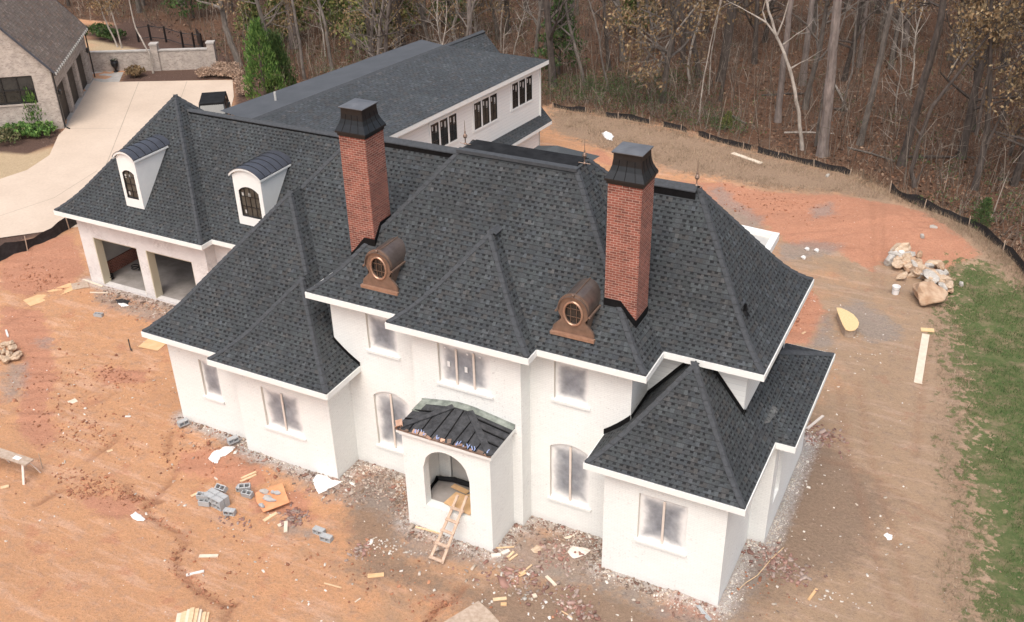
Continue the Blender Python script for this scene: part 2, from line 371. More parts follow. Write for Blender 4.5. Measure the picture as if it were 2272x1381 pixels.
RF_ = hip_roof('link', -7.09, 9.4, -.92, 10.58, 4.2, 5.75, 6.25, fascia='l', hips=('fl',), clip=(.45, .6), s0=.62)
ridge_vent((-1.3, 4.83, 10.44), (4, 4.83, 10.44), RF_, .22, .12)
RG_ = hip_roof('garage_pavilion', -19.35, -10.45, 5.34, 14.24, 3.92, 4.45, 4.75, fascia='flb')
fb = MB(); fb.box(-10.45, -10.42, 5.31, 6.01, 3.70, 3.908); fb.build('fascia', M['trim'], RG_)
RK_ = hip_roof('garage_link', -18.5, -2, 6.01, 13.67, 3.92, 3.83, 4.17, fascia='', hips=())
fb = MB(); fb.box(-10.42, -7.0, 5.98, 6.01, 3.70, 3.908); fb.build('fascia', M['trim'], RK_)
ridge_vent((-14.2, 9.84, 8.07), (-3.5, 9.84, 8.07), RK_, .16, .07)
RR_ = hip_roof('right_pavilion', 10.41, 15.18, -1.57, 5, 4.2, 2.384, 2.74, .9, fascia='fl', hips=('fl', 'fr'), s0=.75)
fb = MB(); fb.box(15.18, 15.21, -1.6, 1.76, 3.98, 4.188); fb.build('fascia', M['trim'], RR_)
# side wing roof (hipped at the front, gabled at the back)
sm = MB(); kk = .35
A, B, C_, D_ = (15.77, 1.78), (15.77, 7.5), (14.12, 5.85), (14.12, 3.43); zs = lambda t: 4.2 + kk * t
sm.face([(*A, 4.2), (*B, 4.2), (*C_, zs(1.65)), (*D_, zs(1.65))], [(1.78, 0), (7.5, 0), (5.85, 1.75), (3.43, 1.75)])
sm.face([(13, 1.78, 4.2), (*A, 4.2), (*D_, zs(1.65)), (13, 3.43, zs(1.65))], [(13, 0), (15.77, 0), (14.12, 2.2), (13, 2.2)])
sm.face([(*B, 4.2), (14.12, 7.5, 4.2), (14.12, 5.85, zs(1.65))], [(15.77, 0), (14.12, 0), (14.12, 1.7)])
RS_ = sm.build('roof', M['shingle'], house)
M['shingle_light'] = shingle('dusty_shingles', (.105, .105, .105), (.03, .03, .031), contrast=.7)
pq = [(14.28, 1.75), (14.62, 1.80), (14.86, 2.2), (14.95, 3.0), (14.5, 3.25), (14.3, 2.9)]
MB().face([(x, y, max(4.2 + kk * (15.77 - x), 4.2 + kk * max(0, (15.77 - x))) + .02) for x, y in pq], [(y, 15 - x) for x, y in pq]).build('dusty_patch', M['shingle_light'], RS_)
fb = MB(); fb.box(15.18, 15.8, 1.75, 1.78, 3.98, 4.188); fb.box(15.77, 15.8, 1.78, 7.53, 3.98, 4.188); fb.box(14.2, 15.77, 7.5, 7.53, 3.98, 4.188); fb.build('fascia', M['trim'], RS_)
fb = MB(); fb.face([(13, 1.78, 3.99), (13, 7.5, 3.99), (15.77, 7.5, 3.99), (15.77, 1.78, 3.99)]); fb.build('soffit', M['soffit'], RS_)
fb = MB(); w = .3
fb.face([(15.77, 7.5, 4.24), (14.2, 5.93, zs(1.57) + .04), (14.2, 5.73, zs(1.57) + .02), (15.77, 7.3, 4.22)]); fb.face([(15.77, 7.5, 4.24), (15.57, 7.5, 4.22), (14.2, 6.13, zs(1.57) + .0), (14.2, 5.93, zs(1.57) + .04)]); fb.build('hip_cap', M['cap'], RS_)
# black flashing where low roofs meet tall walls
def ribbon(pts, h, off, name='flashing', parent=house, m='black', th=.02):
    fm = MB(); off = Vector(off)
    for a, b in zip(pts, pts[1:]):
        a, b = Vector(a) + off, Vector(b) + off; up = Vector((0, 0, h)); dn = Vector((0, 0, -.12))
        fm.face([a + dn, b + dn, b + up, a + up]); fm.face([a + up, b + up, b + up - off * .9, a + up - off * .9])
    return fm.build(name, M[m], parent)
def roofz(pr, d):
    for (d0, h0), (d1, h1) in zip(pr, pr[1:]):
        if d <= d1: return h0 + (h1 - h0) * (d - d0) / (d1 - d0)
    return pr[-1][1]
prR = profile(2.384, 2.74, .9, .75); prP = profile(2.515, 2.53, 1.1, .6)
# right pavilion roof against main front wall (y=0), right wall (x=11.2) and the step wall (y=1.43, x=14.2)
ribbon([(10.38 + d, -.0, 4.2 + roofz(prR, max(d, 0))) for d in (0, .2, .4, .6, .83)], .16, (0, -.03, 0))
ribbon([(11.21, y, 4.2 + roofz(prR, .80)) for y in (0, .8)] + [(11.21, 1.43, 4.2 + roofz(prR, .8))], .16, (.03, 0, 0))
ribbon([(x, 1.43, 4.2 + roofz(prR, min(x - 10.41, 15.18 - x))) for x in (11.21, 11.6, 12, 12.4, 12.795, 13.2, 13.6, 13.95, 14.22)], .17, (0, -.03, 0))
ribbon([(14.21, y, z) for y, z in ((1.40, 4.2 + roofz(prR, .97)), (1.9, zs(1.56) + .06), (2.6, zs(1.56)), (6.4, zs(1.56)))], .2, (.03, 0, 0))
ribbon([(x, 0, 4.2 + roofz(prP, 1.44 - x)) for x in (1.46, 1.2, 1.0, .8, .6, .46)], .13, (0, -.03, 0))
# ------------------------------------------------------------------ walls
def wall_x(x0, x1, y, z0, z1, holes=(), dep=.13, m='white', inward=1, parent=house, name='wall'):
    """front-facing wall in the plane y, seen from -y; holes (x0,x1,z0,z1,rise)."""
    mb = MB(); us = {x0, x1}
    for h in holes:
        n = 14 if h[4] else 1
        for i in range(n + 1): us.add(h[0] + (h[1] - h[0]) * i / n)
    us = sorted(us)
    def top(h, u):
        if not h[4]: return h[3]
        w = (h[1] - h[0]) / 2; c = (h[0] + h[1]) / 2; r = h[4]
        if abs(r - w) < 1e-3: return h[3] + math.sqrt(max(w * w - (u - c) ** 2, 0))
        R = (w * w + r * r) / (2 * r); return h[3] + math.sqrt(max(R * R - (u - c) ** 2, 0)) - (R - r)
    for a, b in zip(us, us[1:]):
        mid = (a + b) / 2; hs = sorted([h for h in holes if h[0] < mid < h[1]], key=lambda h: h[2]); lo = (z0, z0)
        for h in hs:
            mb.face([(a, y, lo[0]), (b, y, lo[1]), (b, y, h[2]), (a, y, h[2])]); lo = (top(h, a), top(h, b))
            mb.face([(a, y, lo[0]), (b, y, lo[1]), (b, y + dep * inward, lo[1]), (a, y + dep * inward, lo[0])][::-1])
        mb.face([(a, y, lo[0]), (b, y, lo[1]), (b, y, z1), (a, y, z1)])
    for h in holes:
        for u in (h[0], h[1]): mb.face([(u, y, h[2]), (u, y + dep * inward, h[2]), (u, y + dep * inward, top(h, u)), (u, y, top(h, u))])
        mb.face([(h[0], y, h[2]), (h[1], y, h[2]), (h[1], y + dep * inward, h[2]), (h[0], y + dep * inward, h[2])])
    return mb.build(name, M[m], parent)
def side(x, y0, y1, z0, z1, m='white', name='wall', parent=house):
    return MB().face([(x, y0, z0), (x, y1, z0), (x, y1, z1), (x, y0, z1)]).build(name, M[m], parent)
ZB = -.35
def win(x0, x1, y, z0, z1, rise=0, posts=(), post_th=.035, stickers=()):
    """masked window: film in the opening, sill, raw wood studs holding the film."""
    mb = MB(); n = 12 if rise else 1; w = (x1 - x0) / 2; c = (x0 + x1) / 2
    R = (w * w + rise * rise) / (2 * rise) if rise else 1; zt = lambda u: z1 + (math.sqrt(max(R * R - (u - c) ** 2, 0)) - (R - rise) if rise else 0)
    H = z1 + rise - z0; yy = y + .09; nz = 8
    for i in range(n * 2):
        a = x0 + (x1 - x0) * i / (n * 2); b = x0 + (x1 - x0) * (i + 1) / (n * 2)
        for j in range(nz):
            P = lambda u, t: (u, yy + .02 * noise.noise(Vector((u * 3, t * 4, y))), z0 + (zt(u) - z0) * t)
            U = lambda u, t: ((u - x0) / (x1 - x0), t)
            t0, t1 = j / nz, (j + 1) / nz
            mb.face([P(a, t0), P(b, t0), P(b, t1), P(a, t1)], [U(a, t0), U(b, t0), U(b, t1), U(a, t1)], 0, True)
    wo = mb.build('window', M['film'], house, weld=True)
    s = MB(); s.box(x0 - .06, x1 + .08, y - .07, y + .06, z0 - .10, z0 - .012); s.build('sill', M['trim'], wo)
    f = MB(); t = .03; f.box(x0 + .002, x0 + .016, y - .004, y + .08, z0, z1); f.build('frame', M['pale_frame'], wo)
    for p in posts:
        q = MB(); q.box(p - post_th, p + post_th, y + .03, y + .065, z0 + .03, zt(p) - .1); q.build('mullion', M['wood_pink'], wo)
    for (sx, sz, sw, sh) in stickers:
        q = MB(); q.box(sx, sx + sw, y + .055, y + .062, sz, sz + sh); q.build('sticker', M['plastic'], wo)
    # dark room closure behind the film
    return wo
Wp = (-2.02, -.36, 1.42, 3.12, 0); Wl = (-5.27, -4.42, 1.5, 3.1, 0)
wall_x(-6.7, -3.1, -.82, ZB, 4.0, [Wl]); win(-5.27, -4.42, -.82, 1.5, 3.1)
wall_x(-3.15, .9, -1.27, ZB, 4.0, [Wp]); win(*Wp[:2], -1.27, *Wp[2:4], posts=(-1.17,))
side(.9, -1.27, 0, ZB, 4.0); side(-6.7, -.82, 6.6, ZB, 4.0)
m2l, m1l = (1.88, 3.05, 4.98, 6.35, 0), (1.86, 3.3, 1.0, 3.1, .30)
m2r, m1r = (8.7, 9.84, 5.0, 6.36, 0), (8.56, 9.95, 1.05, 3.12, .24)
wall_x(.48, 4.05, 0, ZB, 6.8, [m2l, m1l]); win(1.88, 3.05, 0, 4.98, 6.35); win(1.86, 3.3, 0, 1.0, 3.1, .30, posts=(2.55,))
wall_x(7.88, 11.21, 0, ZB, 6.8, [m2r, m1r]); win(8.7, 9.84, 0, 5.0, 6.36); win(8.56, 9.95, 0, 1.05, 3.12, .24, posts=(9.26,))
side(.48, 0, 7.5, ZB, 6.8); side(11.21, 0, 1.43, ZB, 6.8)
c2 = (4.98, 6.85, 4.93, 6.38, 0)
wall_x(4.05, 7.88, -.62, ZB, 6.8, [c2, (5.2, 6.75, .92, 3.1, 0)])
win(4.98, 6.85, -.62, 4.93, 6.38, posts=(5.62, 6.24), stickers=[(5.28, 5.55, .1, .2), (5.9, 5.5, .1, .2), (5.98, 6.15, .07, .06), (6.42, 6.16, .07, .06), (5.2, 6.2, .05, .05)])
side(7.88, -.62, 0, ZB, 6.8); side(4.05, -.62, 0, ZB, 6.8)
wr = (12.03, 13.52, 1.65, 3.4, 0)
wall_x(10.93, 14.67, -1.25, ZB, 4.0, [wr]); win(*wr[:2], -1.25, 1.65, 3.4, posts=(12.80,))
side(10.93, -1.25, 0, ZB, 4.0); side(14.67, -1.25, 2.1, ZB, 4.0)
wall_x(11.21, 14.21, 1.43, 3.5, 6.8, m='siding'); side(14.21, 1.43, 6.7, 3.5, 6.8, m='siding')
wall_x(14.67, 15.22, 2.0, ZB, 4.0)
# side wing wall with a tall opening
sw = MB(); X = 15.22
for (ya, yb, za, zb) in ((2.0, 2.55, ZB, 4.0), (2.55, 3.35, ZB, 1.2), (2.55, 3.35, 3.6, 4.0), (3.35, 7.3, ZB, 4.0)):
    sw.face([(X, ya, za), (X, yb, za), (X, yb, zb), (X, ya, zb)])
for ya in (2.55, 3.35): sw.face([(X, ya, 1.2), (X - .15, ya, 1.2), (X - .15, ya, 3.6), (X, ya, 3.6)])
sw.face([(X, 2.55, 1.2), (X, 3.35, 1.2), (X - .15, 3.35, 1.2), (X - .15, 2.55, 1.2)]); sw.build('wall', M['white'], house)
MB().face([(X - .12, 2.55, 1.2), (X - .12, 3.35, 1.2), (X - .12, 3.35, 3.6), (X - .12, 2.55, 3.6)], [(0, 0), (1, 0), (1, 1), (0, 1)]).build('window', M['film'], house)
bk = MB(); bk.box(.5, 11.2, 7.45, 7.5, ZB, 6.8); bk.box(11.2, 14.2, 6.65, 6.7, ZB, 6.8); bk.box(13, 15.2, 7.25, 7.3, ZB, 4.2); bk.box(-6.7, .5, 10.2, 10.25, ZB, 4.0); bk.build('wall', M['white'], house)
# entrance porch
px0, px1, py, pz = 4.41, 7.55, -2.14, 3.72
wall_x(px0, px1, py, ZB, pz, [(5.13, 6.80, 1.08, 2.62, .835)], dep=.32)
side(px0, py, -.62, ZB, pz); side(px1, py, -.62, ZB, pz)
pi_ = MB(); pi_.face([(px0 + .3, py + .32, 1.08), (px1 - .3, py + .32, 1.08), (px1 - .3, -.64, 1.08), (px0 + .3, -.64, 1.08)]); pi_.build('porch_floor', M['slab'], house)
pi_ = MB(); pi_.face([(px0 + .35, py + .3, 1.0), (px0 + .35, -.64, 1.0), (px0 + .35, -.64, pz), (px0 + .35, py + .3, pz)]); pi_.face([(px1 - .35, py + .3, 1.0), (px1 - .35, -.64, 1.0), (px1 - .35, -.64, pz), (px1 - .35, py + .3, pz)])
pi_.face([(px0, py + .3, pz - .05), (px1, py + .3, pz - .05), (px1, -.64, pz - .05), (px0, -.64, pz - .05)]); pi_.build('porch_lining', M['white'], house)
MB().box(5.25, 6.7, -.60, -.58, 1.0, 3.1).build('door', M['drywall'], house)
co = MB(); co.box(px0 - .06, px1 + .06, py - .06, -.62, pz, pz + .10); co.box(px0 - .12, px1 + .12, py - .12, -.62, pz + .10, pz + .24); co.build('cornice', M['trim'], house)
# porch roof: shallow hip in black felt with unfinished standing seams, green membrane upstand
pr_ = MB(); e0, e1, ef, zb = px0 - .14, px1 + .12, py - .14, pz + .245; t0, t1, zt_ = 5.55, 6.15, pz + .50
P1, P2, P3, P4 = (e0, ef, zb), (e1, ef, zb), (e1, -.64, zb), (e0, -.64, zb); Q1, Q2 = (t0, -.8, zt_), (t1, -.8, zt_)
pr_.face([P1, P2, Q2, Q1]); pr_.face([P2, P3, (e1, -.64, zb), Q2][:2] + [(t1, -.64, zt_), Q2]); pr_.face([P4, P1, Q1, (t0, -.64, zt_)]); pr_.face([Q1, Q2, (t1, -.64, zt_), (t0, -.64, zt_)])
pr_.face([P1, P4, P3, P2]); PR = pr_.build('porch_roof', M['felt'], house)
def seam(a, b, m, w=.022, h=.03, nm='seam'):
    a, b = Vector(a), Vector(b); d = (b - a).normalized(); s_ = d.cross(Vector((0, 0, 1))).normalized() * w; up = Vector((0, 0, h)); q = MB()
    for p, r in ((a, b),):
        c = [p - s_, r - s_, r + s_, p + s_]; tq = [v + up for v in c]
        q.face(tq); q.face([c[0], c[1], tq[1], tq[0]]); q.face([c[3], c[2], tq[2], tq[3]]); q.face([c[0], c[3], tq[3], tq[0]]); q.face([c[1], c[2], tq[2], tq[1]])
    return q.build(nm, M[m], PR)
V = Vector
def pfront(x):   # top end of a seam on the front slope
    if x < t0: t = (x - e0) / (t0 - e0)
    elif x > t1: t = (e1 - x) / (e1 - t1)
    else: t = 1
    return (x, ef + (-.8 - ef) * t * .97, zb + (zt_ - zb) * t * .97 + .01)
for x in (4.75, 5.15, 5.55, 5.95, 6.35, 6.75, 7.15): seam((x + random.uniform(-.05, .05), ef + .03, zb + .01), pfront(x + random.uniform(-.06, .06)), 'black', .016, .02)
seam((e0 + .05, ef + .05, zb + .02), (t0, -.8, zt_ + .02), 'felt', .11, .025, 'hip_cap'); seam((e1 - .05, ef + .05, zb + .02), (t1, -.8, zt_ + .02), 'felt', .11, .025, 'hip_cap')
for y_ in (-1.75, -1.35, -1.0): seam((e1 - .02, y_, zb + .01), (e1 - (e1 - t1) * min(1, (y_ - ef) / (-.8 - ef)), y_, zb + (zt_ - zb) * min(1, (y_ - ef) / (-.8 - ef)) + .01), 'black'); 
for y_ in (-1.7, -1.2): seam((e0 + .02, y_, zb + .01), (e0 + (t0 - e0) * min(1, (y_ - ef) / (-.8 - ef)), y_, zb + (zt_ - zb) * min(1, (y_ - ef) / (-.8 - ef)) + .01), 'black')
M['green'] = noisy('green_membrane', (.13, .15, .13), (.27, .295, .26), 4, .7, bump=.3)
M['blue'] = noisy('blue_tape', (.2, .28, .55), (.35, .42, .62), 9, .5, bump=0)
gm = MB()
for i in range(10):
    a, b = e0 + (e1 - e0) * i / 10, e0 + (e1 - e0) * (i + 1) / 10; zz = lambda x: zb + (zt_ - zb) * max(0, min(1, min((x - e0) / (t0 - e0), (e1 - x) / (e1 - t1)))) + .03
    gm.face([(a, -.80, zz(a) - .02), (b, -.80, zz(b) - .02), (b, -.66, zz(b) + .03), (a, -.66, zz(a) + .03)]); gm.face([(a, -.66, zz(a) + .03), (b, -.66, zz(b) + .03), (b, -.63, zz(b) + .09), (a, -.63, zz(a) + .09)])
gm.box(e0 - .01, e0 + .25, -1.25, -.66, zb + .02, zb + .05); gm.build('membrane', M['green'], PR)
cp_ = MB(); bt = MB()
for i, x in enumerate(np.linspace(e0 + .1, e1 - .25, 13)):
    h = random.uniform(.03, .09); T = Matrix.Translation((x, ef + .02, zb)) @ Euler((random.uniform(.1, .7), random.uniform(-.2, .2), random.uniform(-.4, .4))).to_matrix().to_4x4()
    MB().box(0, random.uniform(.1, .24), 0, random.uniform(.06, .16), .01, .025, T=T).build('copper_edge', M['copper'] if i % 2 else M['copper_bright'], PR)
    if i in (2, 3, 5, 8, 9, 10, 12):
        for q in range(3):
            T = Matrix.Translation((x + random.uniform(0, .2), ef + random.uniform(.02, .12), zb + .02)) @ Euler((random.uniform(.2, .8), 0, random.uniform(-.8, .8))).to_matrix().to_4x4()
            MB().box(0, .025, 0, random.uniform(.06, .15), 0.02, .03, T=T).build('tape', M['blue'], PR)
cp_.box(e0, e1, ef - .01, ef + .03, zb - .02, zb + .012); cp_.build('copper_edge', M['copper'], PR)
ed = MB(); T = Matrix.Translation((e0 + .05, ef + .02, zb + .02)) @ Euler((.5, -.3, .5)).to_matrix().to_4x4(); ed.box(0, .22, 0, .26, 0, .015, T=T); ed.box(-.02, .2, 0, .02, -.12, .1, T=T); ed.build('copper_edge', M['copper_bright'], PR)
# ------------------------------------------------------------------ garage wing
gz = 3.70
wall_x(-18.8, -10.95, 5.95, ZB, gz, [(-17.95, -15.2, .06, 2.54, 0), (-14.62, -11.87, .06, 2.54, 0)], dep=.28, m='white_thin')
side(-10.95, 5.95, 6.55, ZB, gz, 'white_thin'); wall_x(-10.95, -6.7, 6.55, ZB, gz, m='white_thin'); side(-18.8, 5.95, 13.8, ZB, gz, 'white_thin')
gi = MB(); gi.face([(-18.6, 6.2, .05), (-10.0, 6.2, .05), (-10.0, 13.6, .05), (-18.6, 13.6, .05)]); gi.box(-17.95, -15.2, 5.97, 6.2, -.2, .055); gi.box(-14.62, -11.87, 5.97, 6.2, -.2, .055); gi.build('garage_floor', M['slab'], house)
gi = MB(); gi.face([(-18.55, 6.2, .7), (-18.55, 13.6, .7), (-18.55, 13.6, gz), (-18.55, 6.2, gz)]); gi.face([(-18.6, 13.6, 0), (-8, 13.6, 0), (-8, 13.6, gz), (-18.6, 13.6, gz)]); gi.face([(-8, 6.6, 0), (-8, 13.6, 0), (-8, 13.6, gz), (-8, 6.6, gz)])
gi.face([(-18.6, 6.2, gz), (-8, 6.2, gz), (-8, 13.6, gz), (-18.6, 13.6, gz)]); gi.build('garage_lining', M['drywall'], house)
gi = MB(); gi.box(-18.6, -18.45, 6.2, 13.6, 0, .7); gi.build('stem_wall', M['brick'], house)
MB().box(-18.82, -6.9, 13.75, 13.8, ZB, gz).build('wall', M['white_thin'], house)
for a, b in ((-17.95, -15.2), (-14.62, -11.87)):
    j = MB(); j.box(a + .003, a + .06, 5.93, 6.35, .05, 2.535); j.box(b - .06, b - .003, 5.99, 6.35, .05, 2.535); j.box(a + .06, b - .06, 6.0, 6.35, 2.47, 2.537); j.build('door_jamb', M['tan_frame'], house)
# ------------------------------------------------------------------ chimneys
M['lid'] = noisy('grey_metal_lid', (.10, .105, .115), (.15, .155, .165), 2, .5, .2, bump=.05)
def chimney(x0, x1, y0, y1, zbot, ztop, flash):
    c = MB(); c.box(x0, x1, y0, y1, zbot, ztop); co_ = c.build('chimney', M['brick'], house)
    s = MB(); e = .012
    n = 13
    for i in range(n): s.box(x0 + (x1 - x0) * i / n + .006, x0 + (x1 - x0) * (i + 1) / n - .006, y0 - e, y0, ztop - .2, ztop); s.box(x1, x1 + e, y0 + (y1 - y0) * i / n + .006, y0 + (y1 - y0) * (i + 1) / n - .006, ztop - .2, ztop)
    s.build('soldier_course', M['brick'], co_)
    cx, cy = (x0 + x1) / 2, (y0 + y1) / 2; hx, hy = (x1 - x0) / 2, (y1 - y0) / 2
    k = MB(); k.box(cx - hx - .03, cx + hx + .03, cy - hy - .03, cy + hy + .03, ztop, ztop + .10); k.box(cx - hx - .08, cx + hx + .08, cy - hy - .08, cy + hy + .08, ztop + .10, ztop + .16)
    prof = [(.08, .16), (.03, .26), (-.03, .38), (-.075, .52), (-.095, .68), (-.10, .86)]
    for (a, za), (b, zb_) in zip(prof, prof[1:]):
        A = [(cx + sx * (hx + a), cy + sy * (hy + a), ztop + za) for sx, sy in ((-1, -1), (1, -1), (1, 1), (-1, 1))]; B = [(cx + sx * (hx + b), cy + sy * (hy + b), ztop + zb_) for sx, sy in ((-1, -1), (1, -1), (1, 1), (-1, 1))]
        for i in range(4): k.face([A[i], A[(i + 1) % 4], B[(i + 1) % 4], B[i]])
    zt2 = ztop + .86; g = hx - .06; gy = hy - .06
    k.box(cx - g, cx + g, cy - gy, cy + gy, zt2, zt2 + .02); tz = zt2 + .02
    for i, (sx, sy) in enumerate(((-1, -1), (1, -1), (1, 1), (-1, 1))):
        s2 = ((1, -1), (1, 1), (-1, 1), (-1, -1))[i]; k.face([(cx + sx * g, cy + sy * gy, tz), (cx + s2[0] * g, cy + s2[1] * gy, tz), (cx, cy, tz + .07)])
    cap = k.build('chimney_cap', M['capmetal'], co_); ld = MB(); ld.box(cx - g - .01, cx + g + .01, cy - gy - .01, cy + gy + .01, tz + .002, tz + .02)
    for i, (sx, sy) in enumerate(((-1, -1), (1, -1), (1, 1), (-1, 1))): s2 = ((1, -1), (1, 1), (-1, 1), (-1, -1))[i]; ld.face([(cx + sx * g, cy + sy * gy, tz + .022), (cx + s2[0] * g, cy + s2[1] * gy, tz + .022), (cx, cy, tz + .085)])
    ld.build('cap_lid', M['lid'], co_)
    sm_ = MB()
    for t in (-.55, 0, .55):
        for (a, za), (b, zb_) in zip(prof[:-2], prof[1:-1]):
            for (u0, v0, u1, v1) in ((t * (hx + a), -(hy + a), t * (hx + b), -(hy + b)), (t * (hx + a), (hy + a), t * (hx + b), (hy + b)), ((hx + a), t * (hy + a), (hx + b), t * (hy + b)), (-(hx + a), t * (hy + a), -(hx + b), t * (hy + b))):
                sm_.tube([(cx + u0, cy + v0, ztop + za), (cx + u1, cy + v1, ztop + zb_)], .012, 4, sm=False)
    sm_.build('seam', M['black'], co_)
    for side_, pts in flash.items():
        off = {'f': (0, -.02, 0), 'r': (.02, 0, 0), 'l': (-.02, 0, 0)}[side_]; ribbon(pts, .22, off, 'flashing', co_)
prM = profile(3.83, 4.18)
zm = lambda x, y: 7 + roofz(prM, max(0, min(x, 11.8 - x, y + .55)))
chimney(.90, 1.87, .93, 1.95, 7.2, 12.03, {'f': [(x, .93, zm(x, .93)) for x in (.88, 1.1, 1.3, 1.48, 1.7, 1.89)], 'r': [(1.87, y, zm(1.87, y)) for y in (.91, 1.15, 1.32, 1.6, 1.97)]})
chimney(9.96, 10.96, .78, 1.74, 7.0, 12.03, {'f': [(x, .78, zm(x, .78)) for x in (9.94, 10.2, 10.47, 10.7, 10.98)], 'r': [(10.96, y, zm(10.96, y)) for y in (.76, 1.2, 1.76)]})
# ------------------------------------------------------------------ white dormers with barrel roofs
def dormer(x0, x1, y, zb0, ze, rise, yb, wx0, wx1, wz0, wz1, wr_, nx, nz):
    f = MB(); n = 14; c = (x0 + x1) / 2; w = (x1 - x0) / 2; R = (w * w + rise * rise) / (2 * rise); zt = lambda u, o=0.: ze + math.sqrt(max(R * R - (u - c) ** 2, 0)) - (R - rise)
    wc = (wx0 + wx1) / 2; ww = (wx1 - wx0) / 2; RR = (ww * ww + wr_ * wr_) / (2 * wr_); wt = lambda u: wz1 + math.sqrt(max(RR * RR - (u - wc) ** 2, 0)) - (RR - wr_)
    us = sorted({x0, x1} | {x0 + (x1 - x0) * i / n for i in range(n + 1)} | {wx0 + (wx1 - wx0) * i / 8 for i in range(9)})
    for a, b in zip(us, us[1:]):
        if wx0 - 1e-6 <= a and b <= wx1 + 1e-6:
            f.face([(a, y, zb0 - .3), (b, y, zb0 - .3), (b, y, wz0), (a, y, wz0)]); f.face([(a, y, wt(a)), (b, y, wt(b)), (b, y, zt(b)), (a, y, zt(a))])
            f.face([(a, y, wt(a)), (a, y + .08, wt(a)), (b, y + .08, wt(b)), (b, y, wt(b))])
        else: f.face([(a, y, zb0 - .3), (b, y, zb0 - .3), (b, y, zt(b)), (a, y, zt(a))])
    for u in (wx0, wx1): f.face([(u, y, wz0), (u, y + .08, wz0), (u, y + .08, wt(u)), (u, y, wt(u))])
    for x in (x0, x1): f.face([(x, y, zb0 - .3), (x, yb + .3, zb0 - .3), (x, yb + .3, ze), (x, y, ze)])
    D = f.build('dormer', M['trim'], house)
    r = MB(); th = .05; ov = .10; N_ = 16; w2 = w + ov; z0r = ze
    R2 = (w2 * w2 + (rise + .02) ** 2) / (2 * (rise + .02)); zz = lambda u: z0r + .02 + math.sqrt(max(R2 * R2 - u * u, 0)) - (R2 - rise - .02)
    us = [-w2 + 2 * w2 * i / N_ for i in range(N_ + 1)]
    for a, b in zip(us, us[1:]): r.face([(c + a, y - .12, zz(a) + th), (c + b, y - .12, zz(b) + th), (c + b, yb + .2, zz(b) + th), (c + a, yb + .2, zz(a) + th)], None, 0, True)
    for sx in (-w2, w2): r.face([(c + sx, y - .12, zz(sx)), (c + sx, yb + .2, zz(sx)), (c + sx, yb + .2, zz(sx) + th), (c + sx, y - .12, zz(sx) + th)])
    for a, b in zip(us, us[1:]): r.face([(c + a, y - .12, zz(a) + th - .02), (c + b, y - .12, zz(b) + th - .02), (c + b, y - .12, zz(b) + th), (c + a, y - .12, zz(a) + th)])
    r.build('dormer_roof', M['barrel'], D)
    t = MB()
    for a, b in zip(us, us[1:]): t.face([(c + a, y - .10, zz(a) - .07), (c + b, y - .10, zz(b) - .07), (c + b, y - .10, zz(b) + th - .02), (c + a, y - .10, zz(a) + th - .02)]); t.face([(c + a, y - .10, zz(a) - .07), (c + b, y - .10, zz(b) - .07), (c + b, y, zz(b) - .07), (c + a, y, zz(a) - .07)])
    for sx in (-1, 1): t.box(c + sx * w2 - .015, c + sx * w2 + .015, y - .1, yb, ze - .06, ze + .02)
    t.build('trim_board', M['trim'], D)
    ns = 5
    for i in range(ns):
        yy = y + (yb - y) * (i + .6) / ns; s_ = MB(); s_.tube([(c + u, yy, zz(u) + th + .01) for u in us], .014, 4, sm=False); s_.build('seam', M['black'], D)
    g = MB(); k = 8; xs = [wx0 + (wx1 - wx0) * i / k for i in range(k + 1)]
    for a, b in zip(xs, xs[1:]): g.face([(a, y + .06, wz0), (b, y + .06, wz0), (b, y + .06, wt(b)), (a, y + .06, wt(a))])
    WN = g.build('window', M['glass_dusty'], D)
    b_ = MB(); q = .028
    b_.tube([(wx0 + q, y + .03, wz0 + q), (wx0 + q, y + .03, wt(wx0))] + [(u, y + .03, wt(u) - q) for u in xs[1:-1]] + [(wx1 - q, y + .03, wt(wx1)), (wx1 - q, y + .03, wz0 + q), (wx0 + q, y + .03, wz0 + q)], q, 4, sm=False)
    for i in range(1, nx): u = wx0 + (wx1 - wx0) * i / nx; b_.box(u - .012, u + .012, y + .035, y + .055, wz0, wt(u))
    for i in range(1, nz): z = wz0 + (wz1 + wr_ - wz0) * i / nz; b_.box(wx0, wx1, y + .035, y + .055, z - .012, z + .012)
    b_.build('window_frame', M['frame'], D)
    for (sx, sz) in ((.12, .8), (.45, .82), (.15, .12)):
        s_ = MB(); X_ = wx0 + (wx1 - wx0) * sx; Z_ = wz0 + (wz1 - wz0) * sz; s_.box(X_, X_ + .09, y + .045, y + .05, Z_, Z_ + .16); s_.build('sticker', M['drywall'], D)
dormer(-15.40, -14.34, 6.15, 4.78, 6.88, .30, 8.15, -15.24, -14.54, 4.98, 6.18, .16, 2, 4)
dormer(-9.42, -7.92, 6.80, 4.80, 6.82, .34, 8.75, -9.2, -8.12, 4.95, 6.12, .24, 4, 3)
